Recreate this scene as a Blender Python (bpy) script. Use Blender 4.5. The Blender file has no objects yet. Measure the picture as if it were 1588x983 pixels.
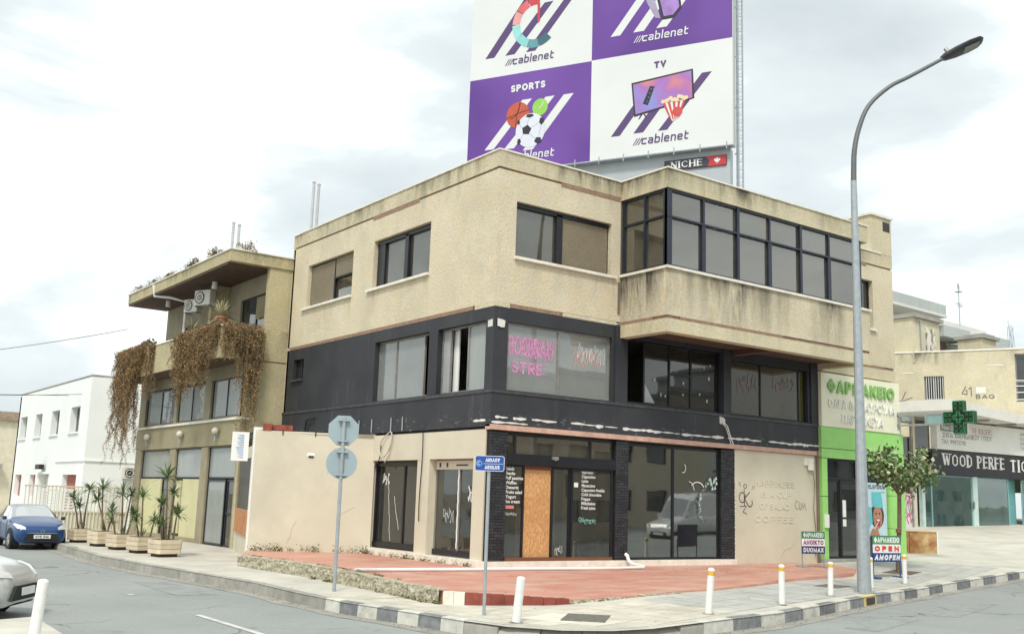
import bpy, bmesh, math, random
from mathutils import Vector, Matrix, noise
R = math.radians
rnd = random.Random(7)
sc = bpy.context.scene
COL = sc.collection

# ------------------------------------------------------------------ camera
def make_camera():
    f, yaw, pitch, roll = 1607.15, 0.6323, 0.1749, 0.0326
    cy_, sy, cp, sp = math.cos(yaw), math.sin(yaw), math.cos(pitch), math.sin(pitch)
    fw = Vector((sy*cp, cy_*cp, sp)); r = Vector((cy_, -sy, 0)); u = r.cross(fw)
    c, s = math.cos(roll), math.sin(roll)
    r2 = r*c + u*s; u2 = u*c - r*s
    cam = bpy.data.cameras.new('camera'); o = bpy.data.objects.new('camera', cam); COL.objects.link(o)
    m = Matrix((( r2.x, u2.x, -fw.x, -15.1544), (r2.y, u2.y, -fw.y, -21.4456), (r2.z, u2.z, -fw.z, 1.537), (0, 0, 0, 1)))
    o.matrix_world = m
    cam.sensor_width = 36; cam.lens = 36*f/1588; cam.clip_start = .1; cam.clip_end = 2000
    sc.camera = o
make_camera()

# ------------------------------------------------------------------ world, sun, exposure
SUN_EL, SUN_AZ = R(52), R(225)      # azimuth clockwise from +Y
w = bpy.data.worlds.new('World'); sc.world = w; w.use_nodes = True
nt = w.node_tree; bg = nt.nodes['Background']
sky = nt.nodes.new('ShaderNodeTexSky'); sky.sky_type = 'NISHITA'; sky.sun_disc = False
sky.sun_elevation = SUN_EL; sky.sun_rotation = SUN_AZ
mul = nt.nodes.new('ShaderNodeVectorMath'); mul.operation = 'SCALE'; mul.inputs['Scale'].default_value = 1.0
nt.links.new(sky.outputs[0], mul.inputs[0])
tc = nt.nodes.new('ShaderNodeTexCoord'); mp = nt.nodes.new('ShaderNodeMapping'); mp.inputs['Scale'].default_value = (1.0, 1.0, 2.6)
nt.links.new(tc.outputs['Generated'], mp.inputs[0])
n1 = nt.nodes.new('ShaderNodeTexNoise'); n1.inputs['Scale'].default_value = 2.1; n1.inputs['Detail'].default_value = 7; n1.inputs['Roughness'].default_value = .52; n1.inputs['Distortion'].default_value = .35
nt.links.new(mp.outputs[0], n1.inputs['Vector'])
cr = nt.nodes.new('ShaderNodeValToRGB'); e = cr.color_ramp.elements
e[0].position = .34; e[0].color = (4.0, 4.4, 4.5, 1); e[1].position = .60; e[1].color = (8.8, 9.1, 9.0, 1)
e_ = cr.color_ramp.elements.new(.46); e_.color = (5.0, 5.4, 5.45, 1)
nt.links.new(n1.outputs[0], cr.inputs[0])
mx = nt.nodes.new('ShaderNodeMixRGB'); mx.inputs[0].default_value = .93
nt.links.new(mul.outputs[0], mx.inputs[1]); nt.links.new(cr.outputs[0], mx.inputs[2])
nt.links.new(mx.outputs[0], bg.inputs['Color']); bg.inputs['Strength'].default_value = .10

sl = bpy.data.lights.new('sun', 'SUN'); sl.energy = 1.5; sl.angle = R(10); sl.color = (1, .955, .88)
so = bpy.data.objects.new('sun', sl); COL.objects.link(so); so.location = (-20, -20, 40)
sd = Vector((math.sin(SUN_AZ)*math.cos(SUN_EL), math.cos(SUN_AZ)*math.cos(SUN_EL), math.sin(SUN_EL)))
so.rotation_euler = sd.to_track_quat('Z', 'Y').to_euler()
vs = sc.view_settings; vs.view_transform = 'Standard'; vs.look = 'None'; vs.exposure = 0.84; vs.gamma = 1; vs.use_curve_mapping = False
sc.cycles.max_bounces = 8; sc.cycles.transparent_max_bounces = 16

# ------------------------------------------------------------------ helpers: materials
def s2l(c):
    return tuple(((v/255)/12.92 if v/255 <= .04045 else ((v/255+.055)/1.055)**2.4) for v in c)
class NT:
    def __init__(s, name):
        s.m = bpy.data.materials.new(name); s.m.use_nodes = True; s.t = s.m.node_tree; s.p = s.t.nodes['Principled BSDF']
        s.out = s.t.nodes['Material Output']
    def n(s, t, **k):
        nd = s.t.nodes.new(t)
        for a, b in k.items():
            if a in nd.inputs: nd.inputs[a].default_value = b
            else: setattr(nd, a, b)
        return nd
    def l(s, a, b): s.t.links.new(a, b)
    def pos(s, scale=(1, 1, 1), obj=False):
        src = s.n('ShaderNodeTexCoord').outputs['Object'] if obj else s.n('ShaderNodeNewGeometry').outputs['Position']
        m = s.n('ShaderNodeMapping'); m.inputs['Scale'].default_value = scale; s.l(src, m.inputs[0]); return m.outputs[0]
    def noise(s, scale, detail=4, vec=None, rough=.55, dist=0):
        nd = s.n('ShaderNodeTexNoise'); nd.inputs['Scale'].default_value = scale; nd.inputs['Detail'].default_value = detail
        nd.inputs['Roughness'].default_value = rough; nd.inputs['Distortion'].default_value = dist
        s.l(vec if vec is not None else s.pos(), nd.inputs['Vector']); return nd.outputs[0]
    def ramp(s, f, *st):
        nd = s.n('ShaderNodeValToRGB'); el = nd.color_ramp.elements
        while len(el) < len(st): el.new(.5)
        for i, (p, c) in enumerate(st):
            el[i].position = p; el[i].color = (c if isinstance(c, tuple) else (c, c, c)) + ((1,) if not isinstance(c, tuple) or len(c) == 3 else ())
        s.l(f, nd.inputs[0]); return nd.outputs[0]
    def mix(s, f, a, b, mode='MIX'):
        nd = s.n('ShaderNodeMixRGB', blend_type=mode)
        for i, v in ((0, f), (1, a), (2, b)):
            if hasattr(v, 'links'): s.l(v, nd.inputs[i])
            else: nd.inputs[i].default_value = v if i == 0 else tuple(v)[:3] + (1,)
        return nd.outputs[0]
    def math(s, op, a, b=0):
        nd = s.n('ShaderNodeMath', operation=op)
        for i, v in ((0, a), (1, b)):
            if hasattr(v, 'links'): s.l(v, nd.inputs[i])
            else: nd.inputs[i].default_value = v
        return nd.outputs[0]
    def bump(s, h, strength=.4, dist=.01):
        b = s.n('ShaderNodeBump'); b.inputs['Strength'].default_value = strength; b.inputs['Distance'].default_value = dist
        s.l(h, b.inputs['Height']); s.l(b.outputs[0], s.p.inputs['Normal'])
    def base(s, c):
        if hasattr(c, 'links'): s.l(c, s.p.inputs['Base Color'])
        else: s.p.inputs['Base Color'].default_value = tuple(c)[:3] + (1,)
MATS = {}
def mat(name, col, rough=.7, metal=0, var=.10, scale=3.0, bump=0, bscale=60, dirt=0, rnd_obj=0, spec=None):
    """plain painted / stone surface: base colour with uneven tone, optional fine relief and dirt"""
    if name in MATS: return MATS[name]
    k = NT(name); c = tuple(col)
    f = k.noise(scale, 6)
    a = tuple(v*(1-var) for v in c); b = tuple(min(1, v*(1+var)) for v in c)
    o = k.mix(k.ramp(f, (.3, 0.), (.7, 1.)), a, b)
    if dirt:
        d = k.noise(scale*.45, 8, rough=.7); o = k.mix(k.math('MULTIPLY', k.ramp(d, (.5, 0.), (.72, 1.)), dirt), o, tuple(v*.35 for v in c))
    if rnd_obj:
        oi = k.n('ShaderNodeObjectInfo'); h = k.n('ShaderNodeHueSaturation'); k.l(o, h.inputs['Color'])
        k.l(k.math('ADD', k.math('MULTIPLY', oi.outputs['Random'], rnd_obj), 1-rnd_obj/2), h.inputs['Value']); o = h.outputs[0]
    k.base(o); k.p.inputs['Roughness'].default_value = rough; k.p.inputs['Metallic'].default_value = metal
    if spec is not None: k.p.inputs['Specular IOR Level'].default_value = spec
    if bump: k.bump(k.noise(bscale, 3), .6, bump)
    MATS[name] = k.m; return k.m

def stucco(name, col, stains, top_dirt=.6):
    """rough cast render; weather stains run down below the sills and copings at the given heights"""
    k = NT(name); P = k.n('ShaderNodeNewGeometry').outputs['Position']
    big = k.noise(.55, 5, P); med = k.noise(2.2, 6, P, .6); fine = k.noise(26, 4, P, .7)
    c = k.mix(k.ramp(big, (.35, 0.), (.65, 1.)), tuple(v*.9 for v in col), tuple(min(1, v*1.07) for v in col))
    c = k.mix(k.math('MULTIPLY', k.ramp(med, (.46, 0.), (.62, 1.)), .38), c, (col[0]*1.0, col[1]*.89, col[2]*.70))
    c = k.mix(k.math('MULTIPLY', k.ramp(k.noise(1.1, 3, P, .5, 1.2), (.55, 0.), (.6, 1.)), .32), c, tuple(min(1, v*1.12) for v in col))
    c = k.mix(k.math('MULTIPLY', k.ramp(k.noise(.9, 8, k.pos((1, 1, .55)), .75, .4), (.52, 0.), (.72, 1.)), .40), c, (col[0]*.66, col[1]*.66, col[2]*.58))
    c = k.mix(k.math('MULTIPLY', k.ramp(fine, (.36, 1.), (.50, 0.)), .62), c, tuple(v*.5 for v in col))  # dark specks paint in the shade of the render's pits
    sep = k.n('ShaderNodeSeparateXYZ'); k.l(P, sep.inputs[0]); z = sep.outputs[2]
    st = k.noise(1.0, 8, k.pos((1.7, 1.7, .30)), .70, .25); clus = k.ramp(k.noise(.38, 3, k.pos((1, 1, .05))), (.44, 0.), (.60, 1.))
    wob = k.math('MULTIPLY', k.noise(2.2, 6, k.pos((1.5, 1.5, .4)), .7), 1.1)
    for (zt, ln, amt, lo, *rg) in stains:
        d = k.math('SUBTRACT', zt, z)                       # metres below the edge
        band = k.math('SUBTRACT', 1.0, k.math('DIVIDE', k.math('ADD', d, k.math('SUBTRACT', wob, .55)), ln))
        band = k.math('MULTIPLY', k.math('MAXIMUM', k.math('MINIMUM', band, 1.0), 0.0), k.math('GREATER_THAN', d, 0.0))
        m = k.math('MULTIPLY', k.math('MULTIPLY', k.math('MULTIPLY', band, k.ramp(st, (lo-.06, 0.), (lo+.16, 1.))), k.math('ADD', clus, .10)), amt)
        for (axn, lo_, hi_) in rg:                          # only below its own sill
            a_ = sep.outputs['XY'.index(axn)]; e1 = k.math('ADD', a_, k.math('MULTIPLY', k.math('SUBTRACT', wob, .55), .25))
            m = k.math('MULTIPLY', m, k.math('MULTIPLY', k.math('GREATER_THAN', e1, lo_), k.math('LESS_THAN', e1, hi_)))
        c = k.mix(m, c, (.085, .08, .06))
    k.base(c); k.p.inputs['Roughness'].default_value = .93; k.p.inputs['Specular IOR Level'].default_value = .15
    h = k.mix(.5, k.noise(30, 5, P, .75), k.noise(11, 3, P), 'MIX'); k.bump(h, .85, .035)
    MATS[name] = k.m; return k.m

def glass(name, refl=.3, tint=(.3, .32, .3), dust=.12, dustcol=(.5, .5, .46), rough=.02, flat=False, tilt=.03):
    k = NT(name); t = k.t; t.nodes.remove(k.p)
    tr = k.n('ShaderNodeBsdfTransparent'); tr.inputs[0].default_value = tint + (1,)
    gl = k.n('ShaderNodeBsdfGlossy'); gl.inputs['Roughness'].default_value = rough; gl.inputs['Color'].default_value = (.95, .97, .96, 1)
    wav = k.n('ShaderNodeBump'); wav.inputs['Strength'].default_value = .10; wav.inputs['Distance'].default_value = .02
    oi0 = k.n('ShaderNodeObjectInfo'); wn = k.n('ShaderNodeTexWhiteNoise'); wn.noise_dimensions = '1D'; k.l(oi0.outputs['Random'], wn.inputs['W'])
    v1 = k.n('ShaderNodeVectorMath', operation='SUBTRACT'); k.l(wn.outputs['Color'], v1.inputs[0]); v1.inputs[1].default_value = (.5, .5, .5)
    v2 = k.n('ShaderNodeVectorMath', operation='SCALE'); k.l(v1.outputs[0], v2.inputs[0]); v2.inputs['Scale'].default_value = tilt      # panes hang slightly out of true
    v3 = k.n('ShaderNodeVectorMath', operation='ADD'); k.l(k.n('ShaderNodeNewGeometry').outputs['Normal'], v3.inputs[0]); k.l(v2.outputs[0], v3.inputs[1])
    v4 = k.n('ShaderNodeVectorMath', operation='NORMALIZE'); k.l(v3.outputs[0], v4.inputs[0]); k.l(v4.outputs[0], wav.inputs['Normal'])
    k.l(k.noise(.9, 2), wav.inputs['Height']); k.l(wav.outputs[0], gl.inputs['Normal'])
    lw = k.n('ShaderNodeFresnel'); lw.inputs['IOR'].default_value = 1.5
    fac = k.math('MINIMUM', k.math('ADD', k.math('MULTIPLY', lw.outputs[0], 1.3), refl), .95)
    m1 = k.n('ShaderNodeMixShader'); k.l(fac, m1.inputs[0]); k.l(tr.outputs[0], m1.inputs[1]); k.l(gl.outputs[0], m1.inputs[2])
    df = k.n('ShaderNodeBsdfDiffuse'); df.inputs['Color'].default_value = dustcol + (1,)
    m2 = k.n('ShaderNodeMixShader')
    dn = k.noise(1.6, 7, k.pos((1, 1, .5)), .65)
    oi = k.n('ShaderNodeObjectInfo'); dd = k.math('MULTIPLY', k.math('MULTIPLY', k.math('ADD', k.math('MULTIPLY', oi.outputs['Random'], .7), .65), k.ramp(dn, (.3, .85 if flat else .45), (.75, 1.1 if flat else 1.5))), dust)
    k.l(dd, m2.inputs[0]); k.l(m1.outputs[0], m2.inputs[1]); k.l(df.outputs[0], m2.inputs[2]); k.l(m2.outputs[0], k.out.inputs[0])
    MATS[name] = k.m; return k.m

CREAM = (.66, .59, .44)
M_st = stucco('rough_cream_render', CREAM, [(10.72, .9, .6, .47), (6.5, .35, .35, .5)])
M_stl = stucco('side_cream_render', CREAM, [(7.80, .9, .5, .50, ('Y', 3.3, 6.9)), (7.80, .9, .45, .50, ('Y', 8.0, 11.6)), (10.72, 1.0, .6, .47)])
M_stf = stucco('front_cream_render', CREAM, [(7.80, .8, .5, .50, ('X', .6, 4.1)), (10.72, 1.0, .6, .47)])
M_bay = stucco('bay_cream_render', CREAM, [(7.86, 1.7, 1.15, .40)])
M_stsm = stucco('smooth_cream_render', (.62, .56, .40), [(10.72, .75, 1.0, .42), (6.5, .5, .4, .5)])
M_cream = mat('cream_shop_paint', (.60, .56, .435), .75, var=.07, scale=.8, bump=.003, bscale=30, dirt=.22)
M_sill = mat('pale_stone_sill', (.76, .72, .62), .7, var=.1, dirt=.3, scale=5)
M_brown = mat('exposed_brown_joint', (.27, .175, .12), .9, var=.25, scale=9)
def black_paint():
    k = NT('charcoal_wall_paint'); P = k.n('ShaderNodeNewGeometry').outputs['Position']
    c = k.mix(k.ramp(k.noise(.8, 6, P), (.35, 0.), (.7, 1.)), (.021, .023, .028), (.036, .038, .043))
    sp = k.noise(7, 6, P, .8); c = k.mix(k.ramp(sp, (.715, 0.), (.73, 1.)), c, (.45, .44, .42))
    st = k.noise(1, 5, k.pos((4, 4, .35)), .6); c = k.mix(k.math('MULTIPLY', k.ramp(st, (.58, 0.), (.72, 1.)), .25), c, (.14, .14, .14))
    sep = k.n('ShaderNodeSeparateXYZ'); k.l(P, sep.inputs[0])
    z = sep.outputs[2]; b = k.math('SUBTRACT', 1.0, k.math('DIVIDE', k.math('ABSOLUTE', k.math('SUBTRACT', z, 3.55)), .35))
    wp = k.math('MULTIPLY', k.ramp(k.noise(4.5, 8, k.pos((1, 1, 2.5)), .75), (.60, 0.), (.615, 1.)), k.math('GREATER_THAN', b, .45))
    c = k.mix(k.math('MULTIPLY', wp, .6), c, (.30, .29, .28))
    k.base(c); k.p.inputs['Roughness'].default_value = .62; k.bump(k.noise(35, 4, P), .5, .006)
    MATS['charcoal'] = k.m; return k.m
M_black = black_paint()
M_blackpl = mat('charcoal_ledge', (.05, .052, .058), .6, var=.4, scale=6, dirt=.2)
M_brick = mat('black_painted_brick', (.026, .027, .032), .55, var=.35, scale=14, bump=.004, bscale=70, rnd_obj=.8)
M_mortar = mat('dark_mortar', (.012, .012, .014), .9)
M_frame = mat('dark_bronze_aluminium', (.018, .019, .024), .35, .3, var=.2)
M_framebl = mat('navy_black_aluminium', (.022, .027, .042), .35, .3, var=.2)
M_alu = mat('worn_aluminium', (.28, .27, .25), .5, .4, var=.2)
M_white = mat('white_paint', (.78, .78, .75), .6, var=.04, dirt=.08, scale=4)
M_whitehouse = mat('white_house_render', (.80, .82, .80), .8, var=.03, scale=.7, dirt=.06, bump=.002)
M_interior = mat('interior_plaster', (.36, .35, .31), .9, var=.08, scale=1)
M_intdark = mat('interior_dark', (.05, .045, .04), .9)
M_skyrefl = mat('beige_sky_reflection', (.40, .37, .29), .8, var=.05)  # tone of sheets behind the panes, standing in for reflected sky
M_shutter = mat('taupe_shutter', (.245, .205, .14), .55, var=.08)
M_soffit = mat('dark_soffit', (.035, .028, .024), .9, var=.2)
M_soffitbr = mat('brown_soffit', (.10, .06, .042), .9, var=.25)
G_upper = glass('dust_reflection_glass', .12, (.24, .23, .18), .18, (.33, .30, .22))  # dust layer also carries the warm tone of reflections
G_shop = glass('shop_glass', .05, (.6, .61, .58), .05, (.4, .4, .37))
G_pale = glass('pale_filmed_glass', .12, (.5, .52, .5), .62, (.40, .43, .415), flat=True)
G_disp = glass('display_glass', .18, (.6, .62, .6), .03, (.4, .4, .37), tilt=.004)
G_dark = glass('sooty_glass', .03, (.18, .18, .18), .14, (.18, .19, .19))
G_teal = glass('teal_glass', .08, (.42, .62, .6), .14, (.35, .55, .53))
G_car = glass('car_glass', .42, (.12, .14, .15), .06)
M_tyre = mat('tyre_rubber', (.02, .02, .02), .85)
M_steel = mat('galvanised_steel', (.36, .40, .42), .5, .35, var=.12, scale=8, dirt=.1)
M_concrete = mat('grey_concrete', (.33, .32, .29), .92, var=.14, scale=1.6, dirt=.35, bump=.004, bscale=50)

# ------------------------------------------------------------------ helpers: geometry
class Plane:
    """a facade frame: u along it, d out of it, z up"""
    def __init__(s, o, dr, side=1):
        s.o = Vector((o[0], o[1], 0)); l = math.hypot(*dr); s.d = Vector((dr[0]/l, dr[1]/l, 0)); s.n = Vector((s.d.y, -s.d.x, 0))*side
    def pt(s, u, d, z): return s.o + s.d*u + s.n*d + Vector((0, 0, z))
F = Plane((0, 0), (1, 0)); L = Plane((0, 0), (0, 1), -1); BAY = Plane((0, -1.88), (1, 0)); BAYL = Plane((4.32, 0), (0, 1), -1)
GROUND = Plane((0, 0), (1, 0))
JOINED = ('window', 'door', 'light', 'lettering', 'graffiti', 'print', 'scratch', 'torn', 'wall', 'leaf', 'foliage', 'crown', 'film', 'sheet', 'frame', 'cable', 'scrap', 'artwork', 'aerial', 'strand', 'grille')
SPLIT = ('door_rail', 'door_panel', 'door_handle', 'door_frame', 'wall_socket')
class MB:
    def __init__(s): s.v = []; s.f = []; s.mi = []
    def add(s, vs, fs, mi=0):
        b = len(s.v); s.v += [Vector(p) for p in vs]; s.f += [tuple(b+i for i in f) for f in fs]; s.mi += [mi]*len(fs); return s
    def quad(s, *p, mi=0): return s.add(p, [tuple(range(len(p)))], mi)
    def hexa(s, p, mi=0): return s.add(p, [(0, 3, 2, 1), (4, 5, 6, 7), (0, 1, 5, 4), (1, 2, 6, 5), (2, 3, 7, 6), (3, 0, 4, 7)], mi)
    def box(s, x0, x1, y0, y1, z0, z1, mi=0):
        return s.hexa([(x0, y0, z0), (x1, y0, z0), (x1, y1, z0), (x0, y1, z0), (x0, y0, z1), (x1, y0, z1), (x1, y1, z1), (x0, y1, z1)], mi)
    def pbox(s, pl, u0, u1, d0, d1, z0, z1, mi=0):
        q = [pl.pt(u, d, z) for z in (z0, z1) for u, d in ((u0, d0), (u1, d0), (u1, d1), (u0, d1))]; return s.hexa(q, mi)
    def tube(s, pts, r, n=8, cap=True, mi=0):
        pts = [Vector(p) for p in pts]; rr = r if isinstance(r, (list, tuple)) else [r]*len(pts); rings = []; up = None
        b = len(s.v)
        for i, p in enumerate(pts):
            t = (pts[min(i+1, len(pts)-1)] - pts[max(i-1, 0)]).normalized()
            if up is None: up = Vector((0, 0, 1)) if abs(t.z) < .9 else Vector((1, 0, 0))
            a = t.cross(up).normalized(); c = a.cross(t).normalized(); up = c
            for k in range(n):
                g = 2*math.pi*k/n; s.v.append(p + (a*math.cos(g) + c*math.sin(g))*rr[i])
        for i in range(len(pts)-1):
            for k in range(n):
                s.f.append((b+i*n+k, b+i*n+(k+1) % n, b+(i+1)*n+(k+1) % n, b+(i+1)*n+k)); s.mi.append(mi)
        if cap:
            s.f.append(tuple(b+k for k in range(n))[::-1]); s.f.append(tuple(b+(len(pts)-1)*n+k for k in range(n))); s.mi += [mi, mi]
        return s
    def lathe(s, prof, c=(0, 0, 0), n=16, ax='z', mi=0):
        b = len(s.v); c = Vector(c)
        for (r, z) in prof:
            for k in range(n):
                g = 2*math.pi*k/n; q = (r*math.cos(g), r*math.sin(g), z)
                if ax == 'y': q = (q[0], q[2], q[1])
                if ax == 'x': q = (q[2], q[0], q[1])
                s.v.append(c + Vector(q))
        for i in range(len(prof)-1):
            for k in range(n): s.f.append((b+i*n+k, b+i*n+(k+1) % n, b+(i+1)*n+(k+1) % n, b+(i+1)*n+k)); s.mi.append(mi)
        s.f.append(tuple(b+k for k in range(n))[::-1]); s.f.append(tuple(b+(len(prof)-1)*n+k for k in range(n))); s.mi += [mi, mi]
        return s
    def prism(s, pl, poly, d0, d1, mi=0):
        """extrude an outline given in (u, z) on a facade frame"""
        n = len(poly); a = [pl.pt(u, d0, z) for u, z in poly] + [pl.pt(u, d1, z) for u, z in poly]
        return s.add(a, [tuple(range(n)), tuple(range(2*n-1, n-1, -1))] + [(i, i+n, (i+1) % n+n, (i+1) % n) for i in range(n)], mi)
    def flat(s, pl, poly, d, mi=0): return s.add([pl.pt(u, d, z) for u, z in poly], [tuple(range(len(poly)))], mi)
    def islands(s):
        par = list(range(len(s.v)))
        def fd(a):
            while par[a] != a: par[a] = par[par[a]]; a = par[a]
            return a
        for f in s.f:
            r0 = fd(f[0])
            for q in f[1:]: par[fd(q)] = r0
        g = {}
        for i, f in enumerate(s.f): g.setdefault(fd(f[0]), []).append(i)
        return list(g.values())
    def build(s, name, mats, parent=None, smooth=False, bevel=0, kind=None, recalc=True, world=True):
        if parent is not None and kind is None and len(s.f) < 400 and (name in SPLIT or not any(w_ in name for w_ in JOINED)):
            isl = s.islands()
            if 1 < len(isl) <= 30:
                o = None
                for fi in isl:
                    m2 = MB(); mp_ = {}
                    for i in fi:
                        for q in s.f[i]:
                            if q not in mp_: mp_[q] = len(m2.v); m2.v.append(s.v[q])
                        m2.f.append(tuple(mp_[q] for q in s.f[i])); m2.mi.append(s.mi[i])
                    o = m2._build(name, mats, parent, smooth, bevel, kind, recalc, world)
                return o
        return s._build(name, mats, parent, smooth, bevel, kind, recalc, world)
    def _build(s, name, mats, parent=None, smooth=False, bevel=0, kind=None, recalc=True, world=True):
        me = bpy.data.meshes.new(name); off = Vector((0, 0, 0))
        if world:
            q = parent
            while q is not None: off += q.location; q = q.parent
        me.from_pydata([tuple(v-off) for v in s.v], [], s.f)
        for m in (mats if isinstance(mats, (list, tuple)) else [mats]): me.materials.append(m)
        me.polygons.foreach_set('material_index', s.mi)
        if recalc:
            bm = bmesh.new(); bm.from_mesh(me); bmesh.ops.recalc_face_normals(bm, faces=bm.faces); bm.to_mesh(me); bm.free()
        if smooth: me.polygons.foreach_set('use_smooth', [True]*len(me.polygons))
        me.update(); o = bpy.data.objects.new(name, me); COL.objects.link(o)
        if parent is not None: o.parent = parent
        if bevel:
            b = o.modifiers.new('bevel', 'BEVEL'); b.width = bevel; b.segments = 2; b.limit_method = 'ANGLE'
        if kind: o['kind'] = kind
        elif parent is not None and any(w_ in name for w_ in ('lettering', 'graffiti', 'print', 'scratch', 'torn', 'artwork', 'film', 'scrap')) and len(s.islands()) > 1: o['kind'] = 'stuff'
        return o
def empty(name, loc, label, cat, group=None, rz=0):
    o = bpy.data.objects.new(name, None); COL.objects.link(o); o.location = loc; o.rotation_euler = (0, 0, rz); o.empty_display_size = .3
    return tag(o, label, cat, group)
def tag(o, label, cat, group=None):
    o['label'] = label; o['category'] = cat
    if group: o['group'] = group
    return o
def struct(o): o['kind'] = 'structure'; return o
def copy_tree(o, parent=None):
    c = o.copy(); COL.objects.link(c); c.parent = parent
    for ch in list(o.children): copy_tree(ch, c)
    return c
def wallm(mb, pl, u0, u1, z0, z1, th, holes, d=0, mi=0):
    """wall slab with real openings, reveals included"""
    us = sorted({u0, u1, *[h[0] for h in holes], *[h[1] for h in holes]}); zs = sorted({z0, z1, *[h[2] for h in holes], *[h[3] for h in holes]})
    us = [u for u in us if u0 <= u <= u1]; zs = [z for z in zs if z0 <= z <= z1]
    hole = lambda u, z: any(h[0] < u < h[1] and h[2] < z < h[3] for h in holes) or not (u0 < u < u1 and z0 < z < z1)
    idx = {}
    def V(i, j, k):
        if (i, j, k) not in idx: idx[(i, j, k)] = len(mb.v); mb.v.append(pl.pt(us[i], d - k*th, zs[j]))
        return idx[(i, j, k)]
    for i in range(len(us)-1):
        for j in range(len(zs)-1):
            uc, zc = (us[i]+us[i+1])/2, (zs[j]+zs[j+1])/2
            if hole(uc, zc): continue
            mb.f += [(V(i, j, 0), V(i+1, j, 0), V(i+1, j+1, 0), V(i, j+1, 0)), (V(i, j, 1), V(i, j+1, 1), V(i+1, j+1, 1), V(i+1, j, 1))]; mb.mi += [mi]*2
            for (du, dz, a, b) in ((-1, 0, (i, j), (i, j+1)), (1, 0, (i+1, j), (i+1, j+1)), (0, -1, (i, j), (i+1, j)), (0, 1, (i, j+1), (i+1, j+1))):
                un = uc + du*((us[i+1]-us[i])/2 + 1e-4); zn = zc + dz*((zs[j+1]-zs[j])/2 + 1e-4)
                if hole(un, zn): mb.f.append((V(*a, 0), V(*b, 0), V(*b, 1), V(*a, 1))); mb.mi.append(mi)
    return mb
def window(parent, pl, u0, u1, z0, z1, rec, us=(), zs=(), fw=.05, fm=None, gm=None, depth=.06, name='window', panes=None, skip=()):
    """frame with mullions and transoms (one part), each pane a sub-part"""
    fm = fm or M_frame; mb = MB(); a, b = -rec-depth, -rec
    mb.pbox(pl, u0, u1, a, b, z0, z0+fw).pbox(pl, u0, u1, a, b, z1-fw, z1).pbox(pl, u0, u0+fw, a+.002, b-.002, z0+fw, z1-fw).pbox(pl, u1-fw, u1, a+.002, b-.002, z0+fw, z1-fw)
    for u in us: mb.pbox(pl, u-fw/2, u+fw/2, a+.004, b+.004, z0+fw, z1-fw)
    for z in zs: mb.pbox(pl, u0+fw, u1-fw, a+.006, b+.008, z-fw*.4, z+fw*.4)
    fr = mb.build(name, fm, parent)
    U = [u0, *us, u1]; Z = [z0, *zs, z1]; k = 0
    for i in range(len(U)-1):
        for j in range(len(Z)-1):
            if (i, j) in skip: continue
            m = gm
            if panes and (i, j) in panes: m = panes[(i, j)]
            mb = MB(); mb.pbox(pl, U[i]+fw*.4, U[i+1]-fw*.4, a+.022, a+.030, Z[j]+fw*.4, Z[j+1]-fw*.4); mb.build('pane', m or G_shop, fr)
    return fr
def sheet(name, poly, zf, step, mats, parent=None, th=0):
    bm = bmesh.new(); vs = [bm.verts.new((x, y, 0)) for x, y in poly]; bm.faces.new(vs)
    xs = [p[0] for p in poly]; ys = [p[1] for p in poly]
    if step:
        for ax, lo, hi in ((0, min(xs), max(xs)), (1, min(ys), max(ys))):
            q = math.ceil(lo/step)*step
            while q < hi:
                no = (1, 0, 0) if ax == 0 else (0, 1, 0); co = (q, 0, 0) if ax == 0 else (0, q, 0)
                bmesh.ops.bisect_plane(bm, geom=bm.verts[:]+bm.edges[:]+bm.faces[:], plane_co=co, plane_no=no); q += step
    bmesh.ops.triangulate(bm, faces=bm.faces[:])
    for v in bm.verts: v.co.z = zf(v.co.x, v.co.y)
    bmesh.ops.recalc_face_normals(bm, faces=bm.faces)
    if bm.faces and sum(f.normal.z for f in bm.faces) < 0: bmesh.ops.reverse_faces(bm, faces=bm.faces)
    if th:
        bm.faces.ensure_lookup_table()
        be = [e for e in bm.edges if e.is_boundary]; r = bmesh.ops.extrude_edge_only(bm, edges=be)
        for v in [g for g in r['geom'] if isinstance(g, bmesh.types.BMVert)]: v.co.z -= th
        bmesh.ops.recalc_face_normals(bm, faces=bm.faces)
    me = bpy.data.meshes.new(name); bm.to_mesh(me); bm.free(); me.materials.append(mats)
    o = bpy.data.objects.new(name, me); COL.objects.link(o); o.parent = parent; return o

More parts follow.
